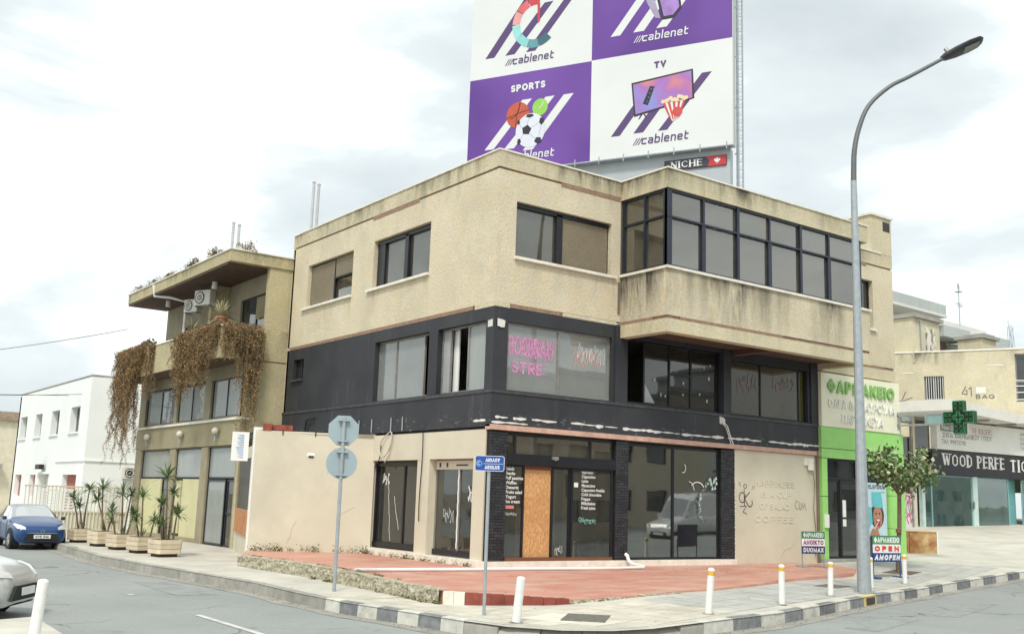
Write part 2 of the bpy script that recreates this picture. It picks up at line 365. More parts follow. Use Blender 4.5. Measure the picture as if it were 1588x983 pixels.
# stroke lettering (caps, Latin and Greek) as flat strips standing on the sign
def arc(cx, cy, rx, ry, a0, a1, n=14): return [(cx+rx*math.cos(R(a0+(a1-a0)*i/n)), cy+ry*math.sin(R(a0+(a1-a0)*i/n))) for i in range(n+1)]
GL = {
 'A': (.78, [[(0, 0), (.39, 1), (.78, 0)], [(.14, .3), (.64, .3)]]), 'B': (.62, [[(0, 0), (0, 1)], [(0, 1)]+arc(.3, .76, .26, .24, 90, -90, 8)+[(0, .52)], [(0, .52)]+arc(.32, .26, .3, .26, 90, -90, 8)+[(0, 0)]]),
 'C': (.72, [arc(.42, .5, .42, .5, 50, 310)]), 'D': (.7, [[(0, 0), (0, 1)], [(0, 1)]+arc(.25, .5, .45, .5, 90, -90)+[(0, 0)]]),
 'E': (.55, [[(.55, 1), (0, 1), (0, 0), (.55, 0)], [(0, .52), (.48, .52)]]), 'F': (.52, [[(.52, 1), (0, 1), (0, 0)], [(0, .52), (.45, .52)]]),
 'G': (.78, [arc(.42, .5, .42, .5, 50, 340)+[(.82, .45), (.5, .45)]]), 'H': (.68, [[(0, 0), (0, 1)], [(.68, 0), (.68, 1)], [(0, .52), (.68, .52)]]),
 'I': (.0, [[(0, 0), (0, 1)]]), 'K': (.65, [[(0, 0), (0, 1)], [(.62, 1), (.05, .45)], [(.2, .6), (.65, 0)]]), 'L': (.5, [[(0, 1), (0, 0), (.5, 0)]]),
 'M': (.92, [[(0, 0), (.03, 1), (.46, .12), (.89, 1), (.92, 0)]]), 'N': (.7, [[(0, 0), (0, 1), (.7, 0), (.7, 1)]]), 'O': (.84, [arc(.42, .5, .42, .5, 0, 360, 22)]),
 'P': (.6, [[(0, 0), (0, 1)], [(0, 1)]+arc(.32, .74, .28, .26, 90, -90, 8)+[(0, .48)]]), 'R': (.63, [[(0, 0), (0, 1)], [(0, 1)]+arc(.32, .74, .28, .26, 90, -90, 8)+[(0, .48)], [(.28, .48), (.63, 0)]]),
 'S': (.58, [arc(.29, .74, .27, .26, 40, 270, 10)+arc(.29, .25, .29, .25, 90, -140, 10)]), 'T': (.66, [[(0, 1), (.66, 1)], [(.33, 1), (.33, 0)]]),
 'U': (.7, [[(0, 1), (0, .35)]+arc(.35, .35, .35, .35, 180, 360, 10)+[(.7, 1)]]), 'V': (.74, [[(0, 1), (.37, 0), (.74, 1)]]), 'W': (1.1, [[(0, 1), (.27, 0), (.55, .95), (.83, 0), (1.1, 1)]]),
 'X': (.68, [[(0, 0), (.68, 1)], [(0, 1), (.68, 0)]]), 'Y': (.68, [[(0, 1), (.34, .48), (.68, 1)], [(.34, .48), (.34, 0)]]),
 'Φ': (.84, [arc(.42, .5, .42, .33, 0, 360, 20), [(.42, -.05), (.42, 1.05)]]), 'Γ': (.5, [[(0, 0), (0, 1), (.5, 1)]]), 'Λ': (.74, [[(0, 0), (.37, 1), (.74, 0)]]),
 'Π': (.68, [[(0, 0), (0, 1), (.68, 1), (.68, 0)]]), 'Σ': (.6, [[(.6, 1), (0, 1), (.34, .5), (0, 0), (.6, 0)]]),
 '&': (.72, [[(.72, 0), (.16, .72)]+arc(.34, .8, .19, .2, 200, -40, 10)+[(.06, .35)]+arc(.3, .25, .27, .25, 160, 360, 10)]),
 '9': (.55, [arc(.28, .7, .27, .28, 0, 360, 14), arc(.1, .6, .45, .6, 10, -70, 8)]), '7': (.5, [[(0, 1), (.5, 1), (.15, 0)]]), '3': (.5, [arc(.22, .74, .26, .26, 140, -90, 9)+arc(.22, .26, .28, .26, 90, -140, 9)]), '0': (.56, [arc(.28, .5, .28, .5, 0, 360, 18)]),
 '4': (.55, [[(.42, 0), (.42, 1), (0, .3), (.55, .3)]]), '1': (.2, [[(0, .8), (.2, 1), (.2, 0)]]), '6': (.55, [arc(.28, .3, .27, .3, 0, 360, 14), arc(.45, .4, .45, .6, 190, 110, 8)]), '2': (.5, [arc(.25, .74, .25, .26, 160, -30, 8)+[(0, 0), (.5, 0)]]), '5': (.5, [[(.48, 1), (.05, 1), (.02, .55)]+arc(.22, .3, .28, .3, 90, -130, 9)]),
 'c': (.46, [[(.46, .62), (.1, .62), (0, .52), (0, .1), (.1, 0), (.46, 0)]]), 'a': (.46, [[(.03, .62), (.38, .62), (.46, .52), (.46, 0), (.1, 0), (0, .1), (0, .25), (.08, .33), (.46, .33)]]),
 'b': (.48, [[(0, 1), (0, 0), (.38, 0), (.48, .1), (.48, .52), (.38, .62), (0, .62)]]), 'l': (.0, [[(0, 1), (0, 0)]]), 'e': (.46, [[(.46, 0), (.1, 0), (0, .1), (0, .52), (.1, .62), (.36, .62), (.46, .52), (.46, .32), (0, .32)]]),
 'n': (.46, [[(0, 0), (0, .62), (.36, .62), (.46, .52), (.46, 0)]]), 't': (.34, [[(.04, .9), (.04, .1), (.12, 0), (.34, 0)], [(.04, .62), (.34, .62)]]),
}
LAT = {'Α': 'A', 'Β': 'B', 'Ε': 'E', 'Η': 'H', 'Ι': 'I', 'Κ': 'K', 'Μ': 'M', 'Ν': 'N', 'Ο': 'O', 'Ρ': 'P', 'Τ': 'T', 'Υ': 'Y', 'Χ': 'X'}
def strip(mb, pl, pts, wd, d, closed=False, mi=0, half=None):
    """a mitred band of width wd along the outline pts"""
    n = len(pts); Lf = []; Rt = []
    for i in range(n):
        p = Vector(pts[i]); a = Vector(pts[i-1]) if i else None; b = Vector(pts[i+1]) if i < n-1 else None
        if closed and i == 0: a = Vector(pts[n-2])
        if closed and i == n-1: b = Vector(pts[1])
        t1 = (p-a).normalized() if a is not None else None; t2 = (b-p).normalized() if b is not None else None
        t1 = t1 or t2; t2 = t2 or t1
        nn = Vector((-(t1.y+t2.y), t1.x+t2.x)); nn = nn.normalized() if nn.length > 1e-4 else Vector((-t1.y, t1.x))
        k = min(1/max(.35, nn.dot(Vector((-t1.y, t1.x)))), 2.2)*wd/2
        if i == 0 and not closed: p = p - t2*wd*.0
        Lf.append(p+nn*k); Rt.append(p-nn*k)
    for i in range(n-1): mb.flat(pl, [Lf[i], Rt[i], Rt[i+1], Lf[i+1]], d, mi)
def lettering(mb, pl, text, u, z, h, wt, d, sx=1.0, gap=.14, width=None, serif=False, deep=0, slant=0):
    text = ''.join(LAT.get(c, c) for c in text); k = h - wt
    tot = sum((.3 if c == ' ' else GL[c][0]*sx)*k + wt + gap*h*(1 if c != ' ' else .5) for c in text) - gap*h
    q = 1.0
    if width: q = width/tot
    x = u + wt*q/2; e = 0
    for c in text:
        if c == ' ': x += (.3*k + wt + gap*h*.5)*q; continue
        gw, st = GL[c]
        for pl_ in st:
            pts = [(x + (px*sx*k)*q + slant*(py*k), z + wt/2 + py*k) for px, py in pl_]
            cl = len(pts) > 3 and abs(pts[0][0]-pts[-1][0]) < 1e-6 and abs(pts[0][1]-pts[-1][1]) < 1e-6
            if not cl and len(pts) > 1:     # square the ends
                for (i, j) in ((0, 1), (-1, -2)):
                    v = (Vector(pts[i]) - Vector(pts[j])); 
                    if v.length > 1e-6: v = v.normalized()*wt/2; pts[i] = (pts[i][0]+v.x, pts[i][1]+v.y)
            if serif:                       # thick stems, thin arches, slab serifs
                if len(pts) > 3 and c in 'OCDPRS':
                    strip(mb, pl, pts, wt*.55, d+.0004*e, cl); xs_ = [p[0] for p in pts]
                    mid = (z+z+h)/2
                    for side in ((min(xs_), 1), (max(xs_), -1)):
                        if c in 'DPR' and side[1] == 1: continue
                        if c == 'C' and side[1] == -1: continue
                        cy = mid if c in 'OCD' else z+h*.74; ry = h*.30 if c in 'OCD' else h*.15
                        e += 1; poly = [(side[0] + side[1]*wt*.55*math.cos(t) - side[1]*wt*.25*0, cy + ry*math.sin(t)) for t in [R(-90+180*i/8) for i in range(9)]]
                        mb.flat(pl, [(side[0]-side[1]*wt*.22, cy-ry)]+poly+[(side[0]-side[1]*wt*.22, cy+ry)], d+.0004*e)
                else:
                    for a, b in zip(pts[:-1], pts[1:]):
                        e += 1; vert = abs(b[1]-a[1]) > .45*h; diag = vert and abs(b[0]-a[0]) > .1*h
                        rising = (b[0]-a[0])*(b[1]-a[1]) > 0
                        thin = (not vert) or (diag and rising) or (c == 'N' and not diag)
                        strip(mb, pl, [a, b], wt*(.42 if thin else 1.15), d+.0004*e)
                        if vert:
                            for p in (a, b):
                                if c in 'WVA' and p[1] < z+h*.3 and c != 'A': continue
                                e += 1; yy = z if p[1] < z+h/2 else z+h; s = 1 if yy == z else -1
                                mb.flat(pl, [(p[0]-wt*1.05, yy), (p[0]+wt*1.05, yy), (p[0]+wt*1.0, yy+s*wt*.28), (p[0]-wt*1.0, yy+s*wt*.28)], d+.0004*e)
            elif deep:
                e += 1; n0 = len(mb.f); strip(mb, pl, pts, wt, d+deep+.0006*e, cl)
                for a, b in zip(pts[:-1], pts[1:]):
                    v = (Vector(b)-Vector(a)); 
                    if v.length < 1e-6: continue
                    nn = Vector((-v.y, v.x)).normalized()*wt/2
                    for s in (1, -1): mb.quad(pl.pt(a[0]+s*nn.x, d, a[1]+s*nn.y), pl.pt(b[0]+s*nn.x, d, b[1]+s*nn.y), pl.pt(b[0]+s*nn.x, d+deep, b[1]+s*nn.y), pl.pt(a[0]+s*nn.x, d+deep, a[1]+s*nn.y))
            else:
                e += 1; strip(mb, pl, pts, wt, d+.0004*(e % 5), cl)
        x += (gw*sx*k + wt + gap*h)*q
    return mb
def smalltext(mb, pl, text, u, z, h, d, width=None, offset=.012):
    c = bpy.data.curves.new('line', 'FONT'); c.body = text; c.size = h*1.35; c.offset = offset*h; c.resolution_u = 2
    o = bpy.data.objects.new('line', c); COL.objects.link(o); dg = bpy.context.evaluated_depsgraph_get(); me = o.evaluated_get(dg).to_mesh()
    vs = [(v.co.x, v.co.y) for v in me.vertices]; q = 1
    if width and vs: q = width/max(v[0] for v in vs)
    mb.add([pl.pt(u+x*q, d, z+y) for x, y in vs], [tuple(p.vertices) for p in me.polygons])
    o.evaluated_get(dg).to_mesh_clear(); bpy.data.objects.remove(o); bpy.data.curves.remove(c)
def squiggle(mb, pl, pts, wd, d): strip(mb, pl, pts, wd, d)
def scribble(mb, pl, u0, u1, z0, z1, n, wd, d, seed):
    g = random.Random(seed); x = u0
    for k in range(n):
        cx = u0 + (u1-u0)*(k+.5)/n; rx = (u1-u0)/n*.55; cz = (z0+z1)/2; rz = (z1-z0)/2; a0 = g.uniform(0, 360); ph = g.uniform(.5, 1.6)
        pts = [(cx + rx*math.cos(R(a0+t*30))*(.6+.4*math.sin(t*ph)), cz + rz*math.sin(R(a0+t*30*g.choice((1, 1, 1.15))))*(.55+.45*math.cos(t*.7))) for t in range(11)]
        strip(mb, pl, pts, wd*g.uniform(.8, 1.2), d+.0005*(k % 6))

# ================================================================== GROUND
rise = lambda x: .03*max(0, min(40, x-10))
RZ = lambda x, y: -.565 + rise(x)
def asphalt():
    k = NT('worn_asphalt'); P = k.n('ShaderNodeNewGeometry').outputs['Position']
    c = k.mix(k.ramp(k.noise(.22, 6, P, .6), (.35, 0.), (.65, 1.)), (.275, .30, .285), (.36, .38, .36))
    c = k.mix(k.math('MULTIPLY', k.ramp(k.noise(1, 5, k.pos((.9, .12, 1)), .6), (.5, 0.), (.7, 1.)), .35), c, (.33, .34, .31))
    c = k.mix(k.math('MULTIPLY', k.ramp(k.noise(1.3, 8, P, .7), (.6, 0.), (.75, 1.)), .4), c, (.15, .16, .152))
    c = k.mix(k.math('MULTIPLY', k.ramp(k.noise(95, 2, P), (.4, 1.), (.6, 0.)), .45), c, (.08, .085, .085))
    v = k.n('ShaderNodeTexVoronoi', feature='DISTANCE_TO_EDGE'); v.inputs['Scale'].default_value = .35
    vm = k.n('ShaderNodeVectorMath', operation='ADD'); nn = k.n('ShaderNodeTexNoise'); nn.inputs['Scale'].default_value = 1.1; nn.inputs['Detail'].default_value = 5; k.l(P, nn.inputs['Vector'])
    k.l(P, vm.inputs[0]); k.l(nn.outputs[1], vm.inputs[1]); k.l(vm.outputs[0], v.inputs['Vector'])
    cm = k.math('MULTIPLY', k.ramp(v.outputs[0], (.004, 1.), (.012, 0.)), k.ramp(k.noise(.3, 2, P), (.5, 0.), (.6, .75)))
    c = k.mix(cm, c, (.06, .06, .06))
    k.base(c); k.p.inputs['Roughness'].default_value = .9; k.bump(k.noise(120, 3, P), .5, .004); return k.m
M_road = asphalt()
struct(sheet('ground', [(-300, -300), (500, -300), (500, 500), (-300, 500)], lambda x, y: -.75 + rise(x), 10, mat('dry_earth', (.22, .19, .13), .95, var=.2, dirt=.3)))
road = struct(sheet('road', [(-90, -70), (120, -70), (120, 5), (30, 5), (30, 0), (0, 0), (0, 110), (-16, 110), (-90, 20)], RZ, 5, M_road))
KL = [(-5.9, 60), (-5.9, 24), (-6.05, 19), (-6.45, 13.2), (-6.72, 9.1), (-6.54, 5.57), (-6.2, 2.18), (-6.02, -.1), (-6.12, -2.33), (-6.1, -4.27), (-5.93, -5.37), (-5.78, -6.46), (-5.65, -7.4), (-5.42, -8.3), (-4.9, -9.0), (-4.2, -9.33), (-3.41, -9.36), (-2.22, -9.1), (-.88, -8.81), (.66, -8.5), (3.21, -7.64), (6.56, -6.54), (10.8, -5.41), (16.9, -4.4), (26, -3.6), (60, -2)]
KZ = lambda x: -.35 + rise(x)
def poly_at(P, s):
    for a, b in zip(P[:-1], P[1:]):
        l = math.dist(a, b)
        if s <= l: t = s/l; return Vector((a[0]+(b[0]-a[0])*t, a[1]+(b[1]-a[1])*t)), Vector((b[0]-a[0], b[1]-a[1])).normalized()
        s -= l
    return Vector(P[-1]), (Vector(P[-1])-Vector(P[-2])).normalized()
def dist_kerb(x, y):
    p = Vector((x, y)); best = 1e9
    for a, b in zip(KL[:-1], KL[1:]):
        a = Vector(a); b = Vector(b); t = max(0, min(1, (p-a).dot(b-a)/(b-a).length_squared)); best = min(best, (a+(b-a)*t-p).length)
    return best
def PZ(x, y):
    d = dist_kerb(x, y); wx = max(0, min(1, (x+4)/4)) * (1 if y < 2 or x > 8 else 0)
    cap = 3 + max(0, x-9)*.7
    return KZ(x) - .004 + wx*.03*min(d, cap)
M_pave = mat('pavement_concrete', (.50, .48, .41), .9, var=.14, scale=1.1, dirt=.35, bump=.003, bscale=45)
inner = [(60, 12), (60, 60), (-1, 60)]
pavement = struct(sheet('pavement', [(x+.0, y) for x, y in KL] + inner, PZ, 1.0, M_pave))
# kerb: one stone after another along the street edge, painted black and white round the corner
kerb = bpy.data.objects.new('kerb', None); COL.objects.link(kerb); kerb['kind'] = 'structure'
M_kgrey = mat('kerb_grey_concrete', (.34, .33, .29), .9, var=.15, dirt=.4, scale=5, rnd_obj=.25, bump=.004)
M_kwhite = mat('kerb_worn_white', (.60, .59, .53), .85, var=.12, dirt=.8, scale=5, rnd_obj=.2, bump=.004)
M_kblack = mat('kerb_worn_black', (.19, .20, .205), .85, var=.35, dirt=.45, scale=6, rnd_obj=.4, bump=.004)
M_kyellow = mat('kerb_yellow', (.62, .5, .2), .85, var=.1, dirt=.5, scale=7)
tot = sum(math.dist(a, b) for a, b in zip(KL[:-1], KL[1:])); s_ = 36+4.; s_start = 36
def kerb_piece(s0, s1, m, drop=0., hole=False):
    mb = MB(); n = 2; top = []; 
    for i in range(n+1):
        p, t = poly_at(KL, s0+.006+(s1-s0-.012)*i/n); nin = Vector((-t.y, t.x)); z = KZ(p.x)
        top.append((p, nin, z))
    b = len(mb.v); j = rnd.uniform(-.008, .008)
    for p, nin, z in top:
        for off, dz in ((-.0, -.32), (-.0+.012, -.03-drop), (.03, .004-drop+j), (.17, .008+j), (.17, -.32)):
            q = p + nin*(off); mb.v.append(Vector((q.x, q.y, z+dz)))
    for i in range(n):
        for k in range(4): mb.f.append((b+i*5+k, b+(i+1)*5+k, b+(i+1)*5+k+1, b+i*5+k+1)); mb.mi.append(0)
    mb.f += [(b, b+1, b+2, b+3, b+4), tuple(b+n*5+k for k in (4, 3, 2, 1, 0))]; mb.mi += [0, 0]
    o = mb.build('kerb_stone', m, kerb)
    if hole:
        p, t = poly_at(KL, (s0+s1)/2); q = MB(); pl = Plane((p.x, p.y), (t.x, t.y)); q.pbox(pl, -.3, .3, -.05, .01, KZ(p.x)-.19, KZ(p.x)-.04); q.build('drain_mouth', M_intdark, o)
s = 30.0; idx = 0
def s_of(i): return sum(math.dist(a, b) for a, b in zip(KL[:i], KL[1:i+1]))
S_BW = s_of(9) - .75; S_DROP0 = s_of(12)-.2; S_DROP1 = s_of(17)-.2; k = 0; S_END = s_of(23)+4
while s < S_END:
    if s < S_BW: stp = .8; m = M_kgrey; dr = 0 if s < 38 or s > 44 else .02
    elif s < S_DROP0: stp = .56; m = (M_kwhite, M_kblack)[k % 2]; dr = 0; k += 1
    elif s < S_DROP1: stp = .7; m = M_kgrey; t = (s-S_DROP0)/(S_DROP1-S_DROP0); dr = .13*min(1, 4*t, 4*(1-t)+.15)
    else: stp = .98; m = (M_kblack, M_kwhite)[k % 2]; dr = 0; k += 1
    hole = abs(s - (s_of(20)+2.75)) < .5
    kerb_piece(s, s+stp, M_kyellow if hole else m, dr, hole); s += stp
# gutter band along the kerb foot
def band(name, o0, o1, dz, m, s0, s1, parent=None):
    mb = MB(); n = int((s1-s0)/.5); pr = None
    for i in range(n+1):
        p, t = poly_at(KL, s0+(s1-s0)*i/n); no = Vector((t.y, -t.x)); a = p+no*o0; b = p+no*(o1+.03*math.sin(i*1.3))
        q = [Vector((a.x, a.y, RZ(a.x, 0)+dz)), Vector((b.x, b.y, RZ(b.x, 0)+dz))]
        if pr: mb.quad(pr[0], pr[1], q[1], q[0])
        pr = q
    return mb.build(name, m, parent)
struct(band('gutter', -.05, .34, .006, mat('gutter_concrete', (.31, .30, .26), .9, var=.2, dirt=.5, scale=2, bump=.004), 30, S_END))
# paving slabs between the terrace and the kerb, each one a piece
M_slab = mat('grey_paving_slab', (.42, .42, .385), .9, var=.1, dirt=.35, scale=2.5, rnd_obj=.16, bump=.003)
M_slabw = mat('sand_paving_slab', (.54, .51, .42), .9, var=.1, dirt=.4, scale=2.5, rnd_obj=.16, bump=.003)
M_slabp = mat('pale_paving_slab', (.66, .63, .52), .9, var=.05, dirt=.2, scale=2.5)
TER = [(-.02, -.02), (0, 6.1), (-3.1, 7.55), (-4.35, 4.84), (-4.16, .79), (-4.3, -1.38), (-4.58, -4.62), (-4.49, -5.18), (-3.96, -5.5), (-2.83, -6.1), (-2.44, -6.12), (-.49, -5.85), (1.16, -5.4), (2.61, -5.18), (4.92, -4.5), (7, -3.75), (10.65, -3.0), (12.44, -1.84), (13.1, -.5), (13.1, -.02)]
def inside(x, y, P):
    c = False
    for (x1, y1), (x2, y2) in zip(P, P[1:]+P[:1]):
        if (y1 > y) != (y2 > y) and x < (x2-x1)*(y-y1)/(y2-y1)+x1: c = not c
    return c
tdir = Vector((.958, .287)).normalized(); tn = Vector((-tdir.y, tdir.x)); o0 = Vector((-4.6, -9.0)); SZ = .5
KP = KL + inner
for i in range(0, 46):
    for j in range(-2, 12):
        a = o0 + tdir*(i*SZ) + tn*(j*SZ); cs = [a, a+tdir*SZ, a+tdir*SZ+tn*SZ, a+tn*SZ]
        if any((not inside(p.x, p.y, KP)) or inside(p.x, p.y, TER) or p.y > -.25 and p.x > 12 or dist_kerb(p.x, p.y) < .18 for p in cs): continue
        mb = MB(); g = .012; cc = sum(cs, Vector((0, 0)))/4; vs = []
        tilt = rnd.uniform(-.004, .004)
        for p in cs:
            q = p + (cc-p).normalized()*g; vs.append((q.x, q.y, PZ(q.x, q.y)))
        mb.hexa([(v[0], v[1], v[2]-.03) for v in vs] + [(v[0], v[1], v[2]+.012+rnd.uniform(-.003, .003)) for v in vs])
        m = M_slab if i > 8 else M_slabw
        if i in (1, 2) and j in (1, 2): m = M_slabp
        mb.build('paving_slab', m, pavement)
mh = MB(); PP = Plane((0, 0), (tdir.x, tdir.y)); c0 = Vector((-3.55, -7.7))
def patch(c, hw, hh, z, name, m, th=.02, parent=pavement, d=tdir):
    n_ = Vector((-d.y, d.x)); cs = [c-d*hw-n_*hh, c+d*hw-n_*hh, c+d*hw+n_*hh, c-d*hw+n_*hh]; mb = MB()
    mb.hexa([(p.x, p.y, PZ(p.x, p.y)+z-th) for p in cs]+[(p.x, p.y, PZ(p.x, p.y)+z) for p in cs]); return mb.build(name, m, parent)
M_iron = mat('iron_cover', (.15, .145, .12), .8, .2, var=.25, scale=12, bump=.004)
mdir = Vector((-.78, -.72)).normalized()
patch(Vector((-3.55, -7.95)), .5, .36, .022, 'manhole_cover', M_iron, d=mdir)
patch(Vector((7.05, -4.95)), .5, .3, .022, 'manhole_cover', M_iron); patch(Vector((13.0, -3.0)), .6, .4, .02, 'tree_pit', mat('pit_soil', (.12, .09, .06), .95))
# lane lines on the side street
M_line = mat('road_line_white', (.55, .55, .52), .8, var=.1, dirt=.5, scale=6)
lines = MB()
for y0, y1, x in ((-3.55, -9.3, -8.5), (.35, .1, -8.5)):
    lines.quad((x-.06, y0, -.557), (x+.06, y0, -.557), (x+.06, y1, -.557), (x-.06, y1, -.557))
struct(lines.build('road_marking', M_line))
# near corner of pavement at the left edge of the picture
def NPZ(x, y): return -.37
ncorner = struct(sheet('near_pavement', [(-11.35, -4.6), (-11.45, -6.8), (-12.2, -12), (-22, -30), (-22, -5.5), (-12.1, -4.9)], NPZ, 1, M_pave, th=.2))

# red terrace in front of the corner building
def TZ(x, y): return -.12 + .022*min(0, y)*max(0, min(1, (x+5)/3))
M_red = (lambda: (lambda k: (k.base(k.mix(k.math('MULTIPLY', k.ramp(k.noise(1.5, 6, k.pos((.6, 1.6, 1)), .6), (.45, 0.), (.7, 1.)), .7),
    k.mix(k.ramp(k.noise(.5, 4), (.35, 0.), (.65, 1.)), (.46, .20, .145), (.55, .27, .20)), (.56, .42, .33))), setattr(k.p.inputs['Roughness'], 'default_value', .6), k.bump(k.noise(40, 3), .3, .003), k.m)[-1])(NT('red_screed_paint')))()
terrace = struct(sheet('terrace', TER, TZ, 1.0, M_red, th=.5))
M_redtile = mat('red_painted_tile', (.25, .065, .045), .85, var=.2, dirt=.3, rnd_obj=.12, scale=6)
M_rough = (lambda k: (k.base(k.mix(k.ramp(k.noise(9, 8, rough=.75), (.35, 0.), (.62, 1.)), (.22, .20, .13), (.52, .49, .38))), setattr(k.p.inputs['Roughness'], 'default_value', .95), k.m)[-1])(NT('tyrolean_render'))
rw = [(-4.35, 4.84), (-4.16, .79), (-4.3, -1.38), (-4.58, -4.62), (-4.52, -5.1)]
lowwall = empty('low_wall', (-4.3, -1.4, -.36), 'low wall of rough speckled render edging the red terrace on the side street', 'wall')
S = 0; Ltot = sum(math.dist(a, b) for a, b in zip(rw[:-1], rw[1:])); nseg = 9
for i in range(nseg):
    a, t = poly_at(rw, Ltot*i/nseg+.004); b, _ = poly_at(rw, Ltot*(i+1)/nseg-.004)
    pl = Plane(a, (b-a)); ln = (b-a).length; mb = MB(); nx, nz = 34, 10; side = -1 if Plane(a, (b-a)).n.x > 0 else 1
    pl = Plane(a, (b-a), side); zt0 = TZ(a.x, a.y)+.05+rnd.uniform(-.015, .015); vs = []
    for kz in range(nz+1):
        for kx in range(nx+1):
            u = ln*kx/nx; z = -.42 + (zt0+.42)*kz/nz; dd = .10 + (.05*noise.noise(Vector((a.x+u*7, a.y+u*7, z*9)))+.035*noise.noise(Vector((u*25+a.y*5, z*25, 3))) if 0 < kx < nx and kz < nz else .0)
            vs.append(pl.pt(u, dd, z + (.02*noise.noise(Vector((a.y+u*5, 2, 1))) if kz == nz else 0)))
    fs = [(r*(nx+1)+c_, r*(nx+1)+c_+1, (r+1)*(nx+1)+c_+1, (r+1)*(nx+1)+c_) for r in range(nz) for c_ in range(nx)]
    b0 = len(vs); 
    for kx in range(nx+1): q = vs[nz*(nx+1)+kx]; vs.append(Vector((q.x, q.y, q.z)) - pl.n*.22)
    fs += [(nz*(nx+1)+c_, nz*(nx+1)+c_+1, b0+c_+1, b0+c_) for c_ in range(nx)]
    mb.add(vs, fs); mb.build('wall_section', M_rough, lowwall, recalc=False)
# corner blocks and red tiles closing the terrace edge
edge = [(-4.52, -5.1), (-4.3, -5.33), (-3.96, -5.52), (-2.83, -6.12), (-2.44, -6.14)]; El = sum(math.dist(a, b) for a, b in zip(edge[:-1], edge[1:]))
step_ = empty('terrace_step', (-3.6, -5.7, -.36), 'step of red tiles and two yellowish blocks closing the corner of the red terrace', 'step')
s = 0; i = 0
while s < El-.05:
    w_ = .24 if i > 1 else .2; a, t = poly_at(edge, s); b, _ = poly_at(edge, min(El, s+w_-.003)); side = 1
    pl = Plane(a, (b-a)); 
    if pl.n.y > 0: pl = Plane(a, (b-a), -1)
    zt = TZ(a.x, a.y); mb = MB(); mb.pbox(pl, 0, (b-a).length, -.1, .035+rnd.uniform(0, .008), -.40, zt+.012); mb.build('block' if i < 2 else 'edge_tile', M_sill if i < 2 else M_redtile, step_); s += w_; i += 1

# ================================================================== CORNER BUILDING
B = empty('corner_building', (0, 0, 0), 'three storey corner building with cream upper floor over a charcoal painted first floor', 'building')
ZL, ZB, ZU, ZG, ZT = 4.28, 3.37, 6.53, 10.18, 10.70
WL = [(6.6, 3.33)]
# ---- second floor walls
holesL2 = [(8.02, 11.35, 7.86, 9.36), (3.32, 6.65, 7.85, 9.38)]
holesF2 = [(.6, 3.98, 7.86, 9.37)]
mb = MB(); wallm(mb, L, 0.281, 12.63, ZU+.05, ZG-.03, .28, holesL2); mb.build('upper_wall', M_stl, B)
mb = MB(); wallm(mb, F, -.003, 4.32, ZU+.05, ZG-.03, .28, holesF2); mb.build('upper_wall', M_stf, B)
mb = MB(); wallm(mb, F, 13.3, 17.55, ZU+.05, ZG-.03, .28, [(14.6, 16.35, 7.86, 9.6)]); mb.build('upper_wall', M_st, B)
mb = MB(); mb.pbox(F, 0, 17.55, -12.7, -12.5, 0, ZT).pbox(F, 17.3, 17.545, -12.5, -.3, 0, ZT); mb.build('rear_wall', M_stsm, B)
# parapet bands, recessed joint behind them, coping
mb = MB(); mb.pbox(L, 0, 12.63, -.25, .012, ZG+.03, ZT-.04); mb.pbox(F, -.010, 4.32, -.248, .012, ZG+.03, ZT-.04); mb.pbox(F, 13.2, 17.55, -.25, .012, ZG+.03, ZT-.04); mb.build('parapet', M_stsm, B)
mb = MB(); mb.pbox(L, .02, 12.6, -.24, -.03, ZG-.05, ZG+.05).pbox(F, .02, 4.3, -.24, -.03, ZG-.05, ZG+.05).pbox(F, 13.3, 17.5, -.24, -.03, ZG-.05, ZG+.05); mb.build('parapet_joint', M_brown, B)
mb = MB(); mb.pbox(L, 4.0, 6.8, -.02, .008, ZG-.10, ZG+.028); mb.pbox(F, 2.1, 4.3, -.02, .008, ZG-.10, ZG+.028).pbox(F, 13.6, 16.0, -.02, .008, ZG-.10, ZG+.028); mb.build('exposed_joint', M_brown, B)
mb = MB(); mb.pbox(L, -.03, 12.66, -.3, .045, ZT-.04, ZT).pbox(F, .25, 4.29, -.3, .045, ZT-.04, ZT).pbox(F, 13.42, 16.9, -.3, .045, ZT-.04, ZT); mb.build('coping', M_sill, B)
mb = MB(); mb.box(.2, 17.4, .2, 12.5, ZG-.12, ZG+.08); mb.build('roof', M_concrete, B)
# bottom band under the upper floor
mb = MB(); mb.pbox(L, .02, 12.6, -.25, -.03, ZU-.09, ZU+.06).pbox(F, .02, 4.3, -.25, -.03, ZU-.09, ZU+.06); mb.build('lower_joint', M_brown, B)
mb = MB(); mb.pbox(L, 1.0, 12.4, -.02, .006, ZU-.055, ZU+.045); mb.pbox(F, .5, 2.2, -.02, .006, ZU-.055, ZU+.045); mb.build('exposed_joint', M_brown, B)
mb = MB(); mb.pbox(F, 2.25, 4.2, -.02, .008, ZU-.06, ZU+.04).pbox(F, -.012, .48, -.02, .010, ZU-.07, ZU+.045).pbox(L, 0, .9, -.02, .010, ZU-.07, ZU+.045); mb.build('patched_joint', M_stsm, B)
